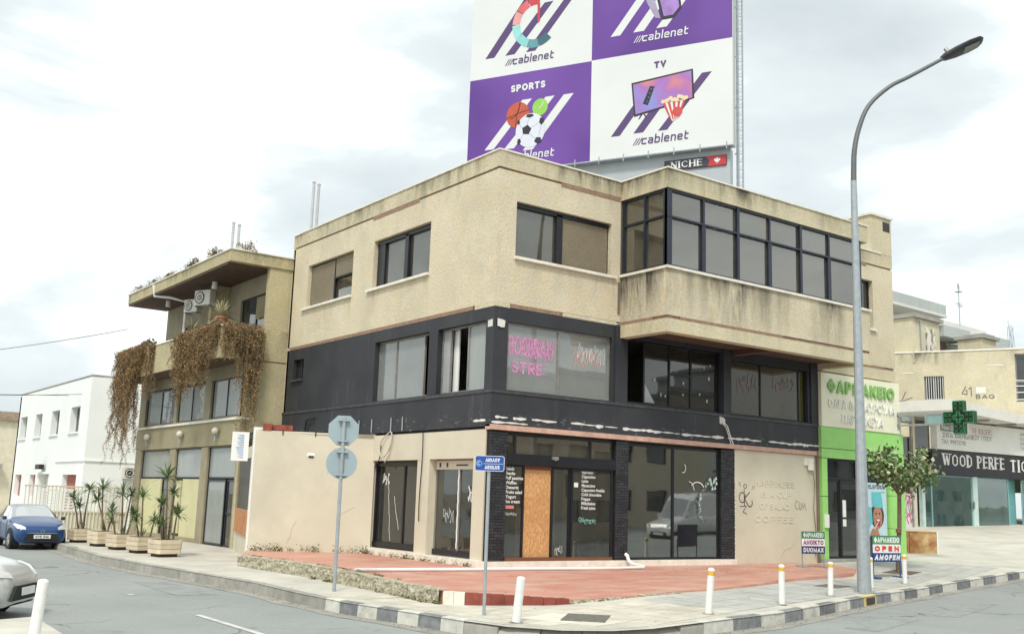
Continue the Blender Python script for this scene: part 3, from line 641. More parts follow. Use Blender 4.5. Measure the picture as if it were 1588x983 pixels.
# ---- bay on the upper floor
BD = 1.88; X0, X1 = 4.32, 13.39
mb = MB(); mb.pbox(BAY, X0, X1, -.22, 0, ZU+.04, 7.86).pbox(BAYL, -.0, BD-.22, -.22, -.001, ZU+.04, 7.86)
P1 = Plane((X1, 0), (0, 1), 1); mb.pbox(P1, -BD+.22, 0, -.22, -.001, ZU+.04, 7.86)
BAYL2 = Plane((X0, -BD), (0, 1), -1)
mb = MB(); mb.pbox(BAY, X0, X1, -.22, 0, ZU+.04, 7.85); mb.pbox(BAYL2, .22, BD+.2, -.22, -.001, ZU+.04, 7.85); mb.box(X1-.22, X1-.001, -BD+.22, .0, ZU+.04, 7.85); mb.build('bay_apron', M_bay, B)
mb = MB(); mb.pbox(BAY, X0-.001, X1, -.3, .004, 6.12, ZU-.05).pbox(BAYL2, .3, BD+.2, -.3, .003, 6.12, ZU-.05); mb.box(X1-.3, X1-.002, -BD+.3, .0, 6.12, ZU-.05); mb.build('bay_band', M_stsm, B)
mb = MB(); mb.pbox(BAY, X0+.03, X1-.03, -.2, -.03, ZU-.07, ZU+.06).pbox(BAYL2, .2, BD, -.2, -.03, ZU-.07, ZU+.06); mb.box(X1-.2, X1-.03, -BD+.2, 0, ZU-.07, ZU+.06); mb.build('lower_joint', M_brown, B)
mb = MB(); mb.pbox(BAY, X0+.5, 9.1, -.02, .001, ZU-.048, ZU+.038).pbox(BAY, 9.6, 12.6, -.02, .001, ZU-.048, ZU+.0).pbox(BAYL2, .55, BD, -.02, .001, ZU-.048, ZU+.038); mb.build('exposed_joint', M_brown, B)
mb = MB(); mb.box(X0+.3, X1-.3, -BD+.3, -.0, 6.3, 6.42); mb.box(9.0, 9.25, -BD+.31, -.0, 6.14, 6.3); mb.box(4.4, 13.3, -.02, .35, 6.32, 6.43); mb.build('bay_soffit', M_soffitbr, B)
mb = MB(); mb.pbox(F, 13.1, 17.55, -.28, .0, 6.11, ZU-.04); mb.build('upper_band', M_stsm, B)
mb = MB(); mb.pbox(F, 13.3, 17.5, -.26, -.03, ZU-.06, ZU+.06); mb.pbox(F, 14.4, 16.9, -.02, .006, ZU-.035, ZU+.045); mb.build('lower_joint', M_brown, B)
mb = MB(); mb.pbox(BAY, X0, X1, -.25, 0, 10.12, ZT-.04).pbox(BAYL2, .25, BD+.2, -.25, -.001, 10.12, ZT-.04); mb.box(X1-.25, X1-.001, -BD+.25, .0, 10.12, ZT-.04); mb.build('bay_parapet', M_stsm, B)
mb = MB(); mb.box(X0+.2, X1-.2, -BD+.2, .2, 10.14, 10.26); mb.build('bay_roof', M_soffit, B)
mb = MB(); mb.pbox(BAY, X0-.03, X1+.03, -.28, .035, ZT-.04, ZT+.0).pbox(BAYL2, .28, BD-.03, -.28, .034, ZT-.04, ZT); mb.build('coping', M_sill, B)
mb = MB(); mb.pbox(BAY, X0-.06, X1+.06, -.26, .06, 7.85, 7.92).pbox(BAYL2, .26, BD-.03, -.26, .058, 7.85, 7.92); mb.build('bay_sill', M_sill, B)
# bay glazing
us = [5.81, 7.22, 8.63, 10.05, 11.45]
fr = window(B, BAY, 4.36, 12.98, 7.92, 10.12, .06, us, [9.33], .07, M_framebl, G_upper, .09, 'bay_window')
mb = MB()
for i, u in enumerate(us): 
    if i % 2 == 0: mb.pbox(BAY, u-.09, u+.06, -.15, -.045, 7.95, 9.3)
    else: mb.pbox(BAY, u-.05, u+.05, -.15, -.035, 7.95, 10.1)
mb.pbox(BAY, 4.36, 12.98, -.155, -.03, 9.30, 9.345); mb.build('sash_rail', M_framebl, fr)
window(B, BAYL2, .08, BD-.03, 7.92, 10.12, .05, [.95], [9.35], .07, M_framebl, G_upper, .09, 'bay_window')
mb = MB(); mb.box(X0+.04, X0+.22, -BD+.045, -BD+.20, 7.92, 10.12); mb.build('corner_post', M_framebl, B)
mb = MB(); mb.box(12.98, 13.08, -BD+.05, -.1, 7.92, 10.12); mb.build('bay_end_frame', M_framebl, B)
mb = MB(); mb.box(X0+.3, X1-.35, -BD+.4, -.15, 7.7, 7.74).box(X0+.35, X1-.35, .9, .95, 7.7, 10.1); mb.box(4.33, 4.6, .02, .9, 6.6, 10.1); mb.build('room_partition', mat('darkened_room_wall', (.12, .11, .10), .9), B)  # wall colour darkened so the room behind the bay reads unlit
mb = MB()
mb.pbox(BAYL2, .16, .90, -.30, -.28, 8.45, 10.1).pbox(BAYL2, 1.02, 1.7, -.30, -.28, 8.45, 10.1)
mb.build('pane_backing', mat('olive_reflection', (.30, .28, .13), .8), B)  # olive sheets added behind the side panes in place of reflections
mb = MB()
for j_, (a, b) in enumerate(zip([4.5]+us, us+[12.95])): mb.pbox(BAY, a+.03, b-.03, -.30-.02*(j_ % 2), -.28-.02*(j_ % 2), (8.45, 8.6, 8.4, 8.7, 8.5, 8.35)[j_], 10.1)
mb.build('pane_backing', M_skyrefl, B)  # added sheets, cut short so panes darken below like mirrored roofs
# ---- windows of the upper floor
def sill(pl, u0, u1, z, m=M_sill, out=.09): 
    mb = MB(); mb.pbox(pl, u0, u1, -.2, out, z-.075, z); return mb.build('sill', m, B)
sill(L, 7.98, 11.62, 7.865); sill(L, 3.28, 6.94, 7.855); sill(F, .56, 4.13, 7.86); sill(F, 14.55, 16.45, 7.87)
def shutter(pl, u0, u1, z0, z1, d, m=M_shutter, pitch=.05, parent=None):
    mb = MB(); n = int((z1-z0)/pitch)
    for i in range(n):
        z = z0+i*pitch; a = [pl.pt(u0, d, z), pl.pt(u1, d, z), pl.pt(u1, d+.014, z+pitch*.45), pl.pt(u0, d+.014, z+pitch*.45)]; b = [a[3], a[2], pl.pt(u1, d+.002, z+pitch*.97), pl.pt(u0, d+.002, z+pitch*.97)]
        mb.quad(*a).quad(*b).quad(b[3], b[2], pl.pt(u1, d, z+pitch), pl.pt(u0, d, z+pitch))
    return mb.build('shutter', m, parent or B, kind='stuff', recalc=False)
window(B, L, 8.02, 11.35, 7.86, 9.36, .14, [9.5], [], .05, M_frame, G_upper, name='window'); shutter(L, 9.55, 11.30, 7.9, 9.33, -.135); shutter(L, 8.08, 9.46, 8.68, 9.33, -.133)
mb = MB(); mb.pbox(L, 8.06, 9.5, -.13, -.09, 8.62, 8.68).pbox(L, 9.42, 9.5, -.13, -.09, 7.9, 8.62); mb.build('sash_rail', M_frame, B)
window(B, L, 3.32, 6.65, 7.85, 9.38, .16, [4.82], [], .06, M_frame, G_upper); mb = MB(); mb.pbox(L, 4.72, 4.92, -.17, -.10, 7.9, 9.3).pbox(L, 6.15, 6.6, -.2, -.12, 7.9, 9.3).pbox(L, 3.37, 6.6, -.2, -.1, 9.24, 9.33); mb.build('sash_rail', M_frame, B)
window(B, F, .6, 3.98, 7.86, 9.37, .16, [2.16], [], .06, M_frame, G_upper); shutter(F, 2.28, 3.93, 7.9, 9.3, -.15); mb = MB(); mb.pbox(F, 2.05, 2.26, -.17, -.10, 7.9, 9.3).pbox(F, .62, 3.95, -.2, -.1, 9.25, 9.34); mb.build('sash_rail', M_frame, B)
mb = MB(); mb.pbox(L, 3.5, 6.5, -.62, -.60, 7.9, 9.3); mb.pbox(F, .7, 2.1, -.62, -.60, 8.25, 9.3); mb.build('pane_backing', M_skyrefl, B)  # beige planes added behind the glass to imitate reflected sky
window(B, F, 14.6, 16.35, 7.86, 9.6, .16, [15.6], [], .07, M_frame, G_dark)
for z in (8.0, 8.25, 8.5, 8.75, 9.0, 9.25):
    pass
mb = MB(); mb.pbox(F, .03, .37, -.02, .035, 7.0, 7.0) if False else None
# stair tower on the roof
mb = MB(); mb.box(16.35, 17.556, -.009, 3.6, ZT-.03, 12.03); mb.build('stair_tower', M_stsm, B)
mb = MB(); mb.box(16.29, 17.62, -.07, 3.65, 12.035, 12.12); mb.build('coping', M_sill, B); mb = MB(); mb.box(17.05, 17.47, -.014, .02, 11.55, 11.9); mb.build('vent', M_intdark, B)
# rainwater recess at the bay junction
mb = MB(); mb.pbox(F, 4.235, 4.29, -.0, .03, 6.8, 7.72); mb.build('downpipe', mat('rusty_brown_pipe', (.16, .13, .09), .8), B)
# ---- first floor, charcoal
holesL1 = [(3.13, 6.24, 4.33, 6.13), (.36, 2.68, 4.33, 6.13), (11.23, 12.05, 5.4, 6.1)]
holesF1 = [(.45, 4.06, 4.33, 6.10), (4.66, 8.52, 4.33, 6.18), (8.95, 12.62, 4.33, 6.02)]
mb = MB(); wallm(mb, L, .251, 12.63, ZL, ZU-.055, .25, holesL1); mb.build('first_floor_wall', M_black, B)
mb = MB(); wallm(mb, F, -.003, 13.1, ZL, ZU-.055, .25, holesF1); mb.build('first_floor_wall', M_black, B)
mb = MB(); mb.pbox(L, 0, 12.63, -.25, .03, ZB, ZL-.04); mb.pbox(F, -.028, 13.1, -.25, .03, ZB, ZL-.04); mb.build('spandrel', M_black, B)
mb = MB(); mb.pbox(L, -.05, 12.63, -.25, .055, ZL-.055, ZL+.02); mb.build('ledge', M_blackpl, B)
mb = MB(); mb.pbox(F, -.052, 13.1, -.25, .055, ZL-.053, ZL+.02); mb.build('ledge', M_blackpl, B)
mb = MB()
mb.pbox(F, 4.15, 4.57, .0, .05, 4.30, 6.46).pbox(F, 8.56, 8.90, 0, .05, 4.30, 6.3).pbox(F, 12.75, 13.1, 0, .05, 4.30, 6.3); mb.build('pilaster', M_black, B)
mb = MB(); mb.box(13.1, 13.3, -.03, .2, -.1, 6.1); mb.build('end_wall', mat('pinkish_end_render', (.42, .30, .24), .9, dirt=.3), B)
mb = MB(); mb.box(.3, 17.3, .3, 12.4, ZU-.12, ZU+.03).box(.3, 17.3, .3, 12.4, ZB-.1, ZB+.06).box(.3, 17.3, .3, 12.4, -.1, .012); mb.build('floor_slab', M_interior, B)
mb = MB(); mb.box(3.6, 3.8, .3, 12.4, 0, ZG-.1).box(3.8, 17.2, 4.4, 4.6, 0, ZG-.1).box(8.7, 8.8, .3, 4.4, 0, ZU); mb.build('room_partition', M_interior, B)
M_redtag = mat('pink_spray_paint', (.56, .25, .43), .7, var=.3, scale=8)
def panes_first():
    wl = window(B, L, 3.13, 6.24, 4.33, 6.13, .16, [3.62, 5.2], [], .05, M_alu, G_pale, skip=((0, 0),))
    wl = window(B, L, .36, 2.68, 4.33, 6.13, .16, [1.38, 2.25], [], .05, M_alu, G_pale, skip=((1, 0),))
    window(B, L, 11.23, 12.05, 5.4, 6.1, .12, [11.6], [], .04, M_frame, G_dark)
    mb = MB(); mb.pbox(L, 11.2, 12.08, -.1, .09, 5.33, 5.4); mb.build('sill', M_blackpl, B)
    fr = window(B, F, .45, 4.06, 4.33, 6.10, .10, [2.22], [], .05, M_alu, G_pale)
    mb = MB(); [lettering(mb, F, t, u, z, h, wt, -.126+.001*j, width=wd) for j, (t, u, z, h, wt, wd) in enumerate((('BOOBRAW', .58, 5.28, .50, .055, 1.5), ('COOBRAW', .66, 5.24, .52, .022, 1.45), ('STRE', .70, 4.80, .32, .06, 1.0), ('SPRE', .66, 4.84, .28, .025, 1.2)))]; scribble(mb, F, 1.2, 2.05, 5.2, 5.8, 4, .035, -.12, 3)
    mb.build('graffiti', M_redtag, fr)
    mb = MB(); scribble(mb, F, 2.75, 3.75, 5.15, 5.7, 7, .018, -.124, 5); mb.build('graffiti', mat('salmon_spray_paint', (.75, .36, .28), .7), fr)
    mb = MB(); scribble(mb, F, 2.9, 3.9, 5.3, 5.85, 9, .012, -.122, 9); mb.build('graffiti', mat('white_scratches', (.75, .75, .72), .7), fr)
    fr = window(B, F, 4.66, 8.52, 4.33, 6.18, .12, [5.40, 6.43, 7.32], [], .06, M_frame, G_dark, skip=((0, 0),))
    mb = MB(); mb.pbox(F, 6.46, 7.30, -.16, -.11, 5.30, 5.35); mb.build('transom', M_frame, fr)
    g = random.Random(4); mb = MB()
    for _ in range(11):
        u, z = g.uniform(5.6, 8.3), g.uniform(4.5, 5.9); w_, h_ = g.uniform(.04, .11), g.uniform(.04, .12)
        mb.flat(F, [(u, z), (u+w_, z-.02), (u+w_*.9, z+h_), (u+w_*.2, z+h_*.8)], -.135)
    mb.flat(F, [(5.45, 4.42), (5.85, 4.42), (5.45, 4.95)], -.134); mb.build('paper_scrap', mat('torn_paper', (.42, .44, .43), .9), fr)
    fr = window(B, F, 8.95, 12.62, 4.33, 6.02, .12, [10.44, 12.32], [], .05, M_frame, G_upper, panes={(2, 0): glass('olive_pane', .1, (.3, .28, .08), .3, (.3, .27, .08))})
    mb = MB(); scribble(mb, F, 11.0, 12.1, 5.2, 5.7, 5, .03, -.14, 21); scribble(mb, F, 9.3, 10.3, 5.0, 5.7, 4, .03, -.14, 22); mb.build('graffiti', mat('faded_mauve_paint', (.27, .19, .21), .8), fr)
    mb = MB(); mb.pbox(F, 9.1, 12.3, -.45, -.44, 4.4, 5.95); mb.build('pane_backing', mat('grey_green_blind', (.33, .36, .31), .8), B)
    mb = MB(); mb.pbox(F, .5, 4.0, -1.6, -1.58, 4.3, 5.15); mb.build('counter_panel', mat('grey_panel', (.45, .47, .44), .7), B)
    mb = MB(); mb.pbox(L, 2.05, 2.3, -.34, -.30, 4.35, 6.1).pbox(L, 4.2, 4.6, -.4, -.38, 4.4, 6.1); mb.build('curtain', M_white, B)
    mb = MB(); mb.pbox(L, 3.15, 3.6, -.5, -.46, 4.35, 5.4).pbox(L, 1.5, 1.75, -.8, -.7, 4.35, 5.9); mb.build('inner_door', mat('brown_door', (.20, .13, .09), .6), B)
panes_first()
# pale squares where brackets were fixed, torn paint lines, broken sign wiring
mb = MB(); g = random.Random(8)
for pl, u, z in ((F, .2, 6.03), (F, 4.45, 6.0), (F, 8.73, 6.02), (F, 13.0, 5.95), (F, 8.52, 4.10)):
    poly = [(u-.11, z-.1), (u+.03, z-.12), (u+.12, z-.09), (u+.11, z+.08), (u+.02, z+.1), (u-.12, z+.11)]; mb.prism(pl, [(a+g.uniform(-.015, .015), b+g.uniform(-.015, .015)) for a, b in poly], .03, .037)
mb.prism(L, [(.06, 5.93), (.26, 5.93), (.25, 6.1), (.06, 6.12)], .0, .02); mb.build('plaster_patch', mat('white_plaster_patch', (.66, .65, .61), .9, dirt=.3), B)
def ragged(pl, u0, u1, z, th, seed, d=.034):
    g = random.Random(seed); mb = MB(); u = u0
    while u < u1:
        l = g.uniform(.10, .5); a = g.uniform(.3, 1)*th; b = g.uniform(.0, .9)*th*g.choice((0, 1, 1)); zz = z-.006*(u-u0)*0
        if g.random() < .82: mb.flat(pl, [(u, zz-b*.6), (u+l*.4, zz-b-.01), (u+l, zz-b*.4), (u+l+.02, zz+a*.5), (u+l*.5, zz+a), (u, zz+a*.6)], d+g.uniform(0, .004))
        u += l*g.uniform(.8, 1.05)
    return mb
M_rip = mat('torn_white_paint', (.70, .69, .66), .85, var=.05, dirt=.4, scale=9)
ragged(F, .1, 2.1, 3.61, .045, 1).build('torn_paint', M_rip, B); ragged(F, 2.6, 5.6, 3.60, .06, 2).build('torn_paint', M_rip, B); ragged(F, 5.4, 13.0, 3.585, .065, 3).build('torn_paint', M_rip, B)
ragged(F, -.0, .9, 3.47, .05, 6).build('torn_paint', M_rip, B); ragged(L, .0, .5, 3.5, .07, 7).build('torn_paint', M_rip, B); ragged(F, 2.3, 4.2, 6.52, .03, 12, .012).build('torn_paint', M_rip, B)
mb = MB(); mb.pbox(F, -.03, 13.12, -.2, .07, ZB-.08, ZB+.05); mb.build('sign_rail', mat('pinkish_sign_rail', (.56, .36, .28), .7, var=.15, dirt=.35, scale=6), B)
mb = MB()
for y in (4.3, 4.95, 6.1, 6.9): mb.tube([L.pt(y, .05, ZB+.02), L.pt(y, .05, ZB+.42)], .018, 6)
mb.build('rail_bracket', M_steel, B)
mb = MB(); mb.tube([F.pt(8.52, .06, 4.05), F.pt(8.66, .10, 3.95), F.pt(8.78, .09, 3.7), F.pt(8.95, .07, 3.42)], .016, 6).tube([F.pt(8.5, .06, 4.02), F.pt(8.6, .10, 3.9), F.pt(8.72, .09, 3.68), F.pt(8.85, .07, 3.42)], .012, 6); mb.build('loose_cable', M_white, B)

# ---- ground floor: left side shops, cream
holesL0 = [(3.40, 6.15, .06, 2.56), (.67, 2.78, .03, 2.57)]
mb = MB(); wallm(mb, L, .16, 6.0, -.12, ZB-.075, .32, holesL0, d=.03); mb.build('shop_wall', M_cream, B)
mb = MB(); mb.pbox(L, 6.02, 12.6, -.3, 0, 0, ZB-.01); mb.build('shop_wall', M_cream, B)
RET = Plane((0.02, 5.93), (-3.07, 1.67), -1)
if RET.n.y > 0: RET = Plane((0.02, 5.93), (-3.07, 1.67), 1)
mb = MB(); mb.pbox(RET, 0, 3.50, -.2, .0, -.12, ZB-.04); mb.build('shop_wall', M_cream, B)
mb = MB(); mb.pbox(RET, 1.75, 1.98, -.02, .012, 2.62, 2.72); mb.build('wall_socket', M_white, B); mb = MB(); mb.pbox(RET, 1.78, 1.93, .0, .02, 2.58, 2.64); mb.build('wall_hole', M_intdark, B)
# end of the return wall running back to the neighbour
END = Plane((-3.06, 7.62), (1.58, 5.0), -1)
if END.n.x > 0: END = Plane((-3.06, 7.62), (1.58, 5.0), 1)
mb = MB(); mb.pbox(END, .0, .28, -.25, .03, -.2, ZB+.05); mb.build('white_corner_post', M_white, B)
mb = MB(); mb.pbox(END, .28, 5.2, -.25, .0, -.36, 1.0).pbox(END, .28, 5.2, -.25, .0, 2.55, 2.9); mb.build('end_wall', M_cream, B)
mb = MB(); mb.pbox(END, .3, 4.9, -.12, -.02, 1.0, 2.55); mb.build('dark_shutter', M_frame, B)
mb = MB(); mb.pbox(END, .4, 4.8, .01, .04, .25, 1.0); mb.build('rusty_panel', mat('rusty_orange_sheet', (.50, .22, .09), .85, var=.25, dirt=.4, scale=5), B)
mb = MB(); mb.pbox(RET, 2.45, 3.2, -.18, -.1, ZB-.04, ZB+.14).pbox(RET, 3.05, 3.3, -.1, .02, ZB-.04, ZB+.16); mb.build('rusty_edge_sheet', mat('rust_red_sheet', (.25, .06, .04), .85, var=.4, scale=8), B)
mb = MB(); [mb.pbox(RET, u, u+.03, .0, .02, ZB-.16, ZB-.03) for u in (2.7, 1.75, .85)]; mb.build('black_clip', M_frame, B)
mb = MB(); mb.box(.0, .0, 0, 0, 0, 0) if False else None
mb = MB(); mb.add([(-.05, 5.9, ZB-.1), (-3.0, 7.6, ZB-.1), (-1.5, 12.6, ZB-.1), (-.05, 12.6, ZB-.1)], [(0, 1, 2, 3)]); mb.add([(-.05, 5.9, ZB-.02), (-3.0, 7.6, ZB-.02), (-1.5, 12.6, ZB-.02), (-.05, 12.6, ZB-.02)], [(0, 1, 2, 3)]); mb.build('annex_roof', M_concrete, B)
# door 1 : two dark leaves ; door 2 : dark sliding door with a torn paper strip
fr = window(B, L, 3.40, 6.15, .06, 2.56, .18, [4.42], [], .07, M_frame, G_dark, name='shop_door'); 
mb = MB(); mb.pbox(L, 5.95, 6.1, -.2, -.14, .1, 2.5).pbox(L, 3.45, 6.1, -.2, -.12, .1, .24).pbox(L, 3.45, 6.1, -.2, -.12, 2.40, 2.5); mb.build('door_rail', M_frame, fr)
mb = MB(); g = random.Random(2); 
for u0_, z0_, n_, dx in ((5.35, 1.9, 20, -.012), (5.0, 1.55, 12, -.03)):
    pts = [(u0_ + dx*i + g.uniform(-.02, .02), z0_-i*.085) for i in range(n_)]; strip(mb, L, pts, .022, -.205)
scribble(mb, L, 5.3, 5.7, 1.85, 2.2, 3, .04, -.205, 30); mb.build('scratches', MATS['white_scratches'], fr)
smb = MB(); smalltext(smb, L, 'MOBLIA OUT', 0, 0, .1, 0); 
fr = window(B, L, .67, 2.78, .03, 2.57, .2, [1.62], [], .05, M_alu, G_shop, name='shop_door')
mb = MB(); mb.pbox(L, .7, 2.75, -.22, -.15, .06, .2); mb.build('door_rail', M_frame, fr)
mb = MB(); strip(mb, L, [(1.64+.01*math.sin(i*2.1), .25+i*.11) for i in range(20)], .055, -.19); mb.build('torn_paper_strip', M_white, fr)
mb = MB(); mb.pbox(L, .72, 2.74, -.19, -.175, 2.30, 2.53); mb.build('door_banner', M_cream, fr)
mb = MB(); scribble(mb, L, .75, 1.2, 1.45, 1.9, 4, .03, -.205, 41); scribble(mb, L, 1.8, 2.35, .9, 1.3, 5, .012, -.205, 42); mb.build('scratches', MATS['white_scratches'], fr)
mb = MB(); [mb.pbox(L, u, u+.08, -.175, -.17, 2.36, 2.48) for u in (.85, 2.15, 2.5)]; mb.pbox(L, 1.2, 1.75, -.175, -.17, 2.39, 2.43); mb.build('banner_print', M_frame, fr)
mb = MB(); mb.pbox(L, 3.6, 4.3, -.9, -.5, .05, .7); mb.build('stacked_boxes', mat('red_box', (.32, .06, .05), .7), B); mb = MB(); mb.pbox(L, 4.5, 4.6, -.7, -.6, .05, .8); mb.build('yellow_board', mat('yellow_board', (.6, .5, .12), .7), B)
mb = MB(); mb.pbox(L, .9, 1.75, -1.3, -1.25, .05, 2.1); mb.build('inner_door', mat('tan_door', (.36, .28, .18), .6), B)
mb = MB(); mb.pbox(L, 0.16, 6.1, .03, .13, -.2, .04); mb.build('plinth', M_sill, B)
# ---- ground floor: front, brick pillars as real bricks
def pillar(u0, u1, z0, z1, side=False, name='brick_pillar'):
    mb = MB(); mb.pbox(F, u0+.01, u1-.01, -.3, -.018, z0, z1); 
    if side: mb.pbox(L, .31, .02, -.3, -.0, z0, z1)
    o = mb.build(name, M_mortar, B); h = .075; n = int((z1-z0)/h); wB = .215; cnt = 0
    cache = {}
    for r in range(n):
        z = z0 + r*h; u = u0 - (wB/2 if r % 2 else 0)
        while u < u1-.02:
            a, b = max(u, u0), min(u+wB, u1)
            if b-a > .04:
                key = (round(b-a, 3), r % 3)
                mb2 = MB(); 
                if key not in cache:
                    j = rnd.uniform(-.004, .004); mb2.pbox(GROUNDF, 0, b-a-.010, -.03, .0+j, 0, h-.012); bo = mb2.build('brick', M_brick, o, world=False); cache[key] = bo
                else: bo = cache[key].copy(); COL.objects.link(bo); bo.parent = o
                p = F.pt(a+.005, rnd.uniform(-.004, .004), z+.004); bo.location = p
            u += wB
    return o
GROUNDF = Plane((0, 0), (1, 0))
pillar(-.0, .55, .02, 3.27); pillar(4.27, 4.74, .02, 3.27); pillar(8.5, 9.09, .02, 3.27)
mb = MB(); wallm(mb, F, 9.09, 13.1, -.19, ZB-.09, .25, [], d=.0); mb.build('shop_wall', M_cream, B)
mb = MB(); mb.pbox(F, -.05, 9.1, -.28, .07, -.19, .03); mb.build('stone_threshold', M_sill, B)
# cafe front
M_osb = (lambda k: (k.base(k.mix(k.ramp(k.noise(26, 3, k.pos((1, 1, .35)), .8), (.38, 0.), (.62, 1.)), k.mix(k.ramp(k.noise(1.4, 4), (.4, 0.), (.65, 1.)), (.62, .34, .14), (.72, .43, .19)), (.42, .21, .08))), setattr(k.p.inputs['Roughness'], 'default_value', .8), k.m)[-1])(NT('chipboard'))
cf = window(B, F, .55, 4.27, 2.47, 3.25, .1, [.86, 3.42], [], .07, M_frame, G_upper, name='fanlight')
mb = MB(); mb.pbox(F, .55, 4.27, -.2, .0, 2.44, 2.72); mb.build('shopfront_header', M_frame, B); mb = MB(); mb.pbox(F, 2.0, 2.2, .0, .05, 2.62, 2.7).pbox(F, 2.05, 2.13, .02, .07, 2.6, 2.66); mb.build('door_sensor', M_alu, B)
d1 = window(B, F, .55, 1.19, .03, 2.44, .08, [], [], .05, M_frame, G_shop, name='side_light')
d2 = window(B, F, 2.09, 2.74, .03, 2.44, .08, [], [], .06, M_frame, G_shop, name='sliding_door')
d3 = window(B, F, 2.74, 4.22, .03, 2.44, .05, [], [], .06, M_frame, G_shop, name='side_light')
mb = MB(); mb.pbox(F, 1.21, 2.08, -.16, -.12, .05, 2.42); mb.build('chipboard_panel', M_osb, B)
mb = MB(); mb.pbox(F, 1.2, 2.09, -.2, -.1, 2.34, 2.44).pbox(F, .6, 4.2, -.1, -.02, .03, .12); mb.build('door_rail', mat('reddish_brown_rail', (.16, .06, .03), .6), B)
mb = MB(); mb.pbox(F, .62, .98, -.15, -.145, .15, 2.40); mb.build('menu_film', mat('black_menu_film', (.012, .012, .013), .3), d1)
mb = MB(); mb.pbox(F, 2.98, 3.72, -.125, -.12, .15, 2.40); mb.build('menu_film', MATS['black_menu_film'], d3)
mb = MB(); mb.pbox(F, .99, 1.15, -.19, -.15, .1, 2.4).pbox(F, 2.14, 2.32, -.21, -.17, .1, 2.4).pbox(F, 2.55, 2.68, -.21, -.17, .1, 2.4).pbox(F, 3.78, 4.12, -.19, -.15, .1, 2.4); mb.build('wooden_lining', mat('brown_wood_lining', (.50, .27, .10), .6, var=.2, scale=6), B)
tm = MB()
for i, t in enumerate(['Salads', 'Snacks', 'Puff pastries', 'Waffles', 'Desserts', 'Fruits salad', 'Yogurt', 'Ice cream']): smalltext(tm, F, t, .56+.005*i, 2.30-.118*i, .085, -.068, offset=.03)
tm.build('menu_lettering', M_white, d1)
tm = MB()
for i, t in enumerate(['Espresso', 'Capuccino', 'Latte', 'Macaccino', 'Capuccino freddo', 'Cold chocolate', 'Frappe', 'Milkshakes', 'Fresh juice']): smalltext(tm, F, t, 3.10, 2.31-.118*i, .085, -.068, offset=.03)
tm.build('menu_lettering', M_white, d3)
mb = MB(); mb.pbox(F, .60, .86, -.078, -.070, 1.33, 1.41); mb.build('red_sticker', mat('red_sticker', (.65, .2, .17), .6), d1)
mb = MB(); mb.pbox(F, 2.82, 2.96, -.05, -.045, 1.94, 2.06); mb.build('white_sticker', M_white, d3)
mb = MB(); scribble(mb, F, .56, .95, 1.15, 1.25, 6, .008, -.066, 50); scribble(mb, F, 2.22, 2.5, .17, .42, 4, .010, -.076, 52); mb.build('graffiti', MATS['white_scratches'], d1)
mb = MB(); scribble(mb, F, 3.0, 3.6, .98, 1.16, 6, .014, -.044, 51); mb.build('graffiti', mat('mint_paint_marker', (.25, .6, .5), .6), d3)
# display window
dw = window(B, F, 4.74, 8.5, .03, 3.22, .08, [6.56], [], .07, M_frame, G_disp, name='display_window')
mb = MB(); g = random.Random(12)
for k_ in range(26):
    t = k_/25; u = 8.12-.5*abs(math.sin(t*2.4)); z = 2.35-1.25*t; mb.flat(F, [(u+g.uniform(-.1, .1), z+g.uniform(-.05, .05)) for _ in range(4)], -.07+.0008*k_)
for k_ in range(10): u, z = 8.15+g.uniform(-.15, .15), 2.12+g.uniform(-.25, .25); mb.flat(F, [(u, z), (u+.1, z+g.uniform(0, .08)), (u+.05, z+.13)], -.045+.0008*k_)
mb.build('peeling_film', mat('pale_green_film', (.48, .60, .55), .7), dw)
mb = MB(); strip(mb, F, arc(6.95, 2.62, .11, .13, 60, -110, 8), .02, -.07); strip(mb, F, [(7.2, 2.25), (7.35, 2.18), (7.42, 2.0)], .02, -.07); strip(mb, F, arc(7.55, 2.02, .28, .22, 20, 150, 8), .03, -.068); mb.build('scratches', MATS['white_scratches'], dw)
mb = MB(); mb.box(6.7, 8.3, .4, .9, .03, .12); mb.add([(7.0, .35, .05), (8.2, .35, .05), (8.1, .8, .1), (7.1, .8, .12), (7.6, .5, .32), (7.9, .6, .22)], [(0, 4, 3), (0, 1, 4), (1, 5, 4), (1, 2, 5), (2, 3, 4), (2, 4, 5)]); mb.build('crumpled_sheet', M_white, B)
mb = MB(); mb.box(5.0, 5.35, .5, .6, .03, .2).box(5.25, 5.55, 1.1, 1.4, .3, .38).box(5.27, 5.30, 1.1, 1.13, 0, .9).box(5.5, 5.53, 1.1, 1.13, 0, .9).box(5.27, 5.53, 1.37, 1.4, 0, .9); mb.build('chair_inside', M_white, B)
mb = MB(); mb.pbox(F, 5.4, 6.1, -3.2, -2.6, 0, ZB-.1).pbox(F, 8.1, 8.45, -.9, -.4, 0, 3.2); mb.build('inner_column', mat('cream_inner_column', (.5, .47, .38), .85), B)
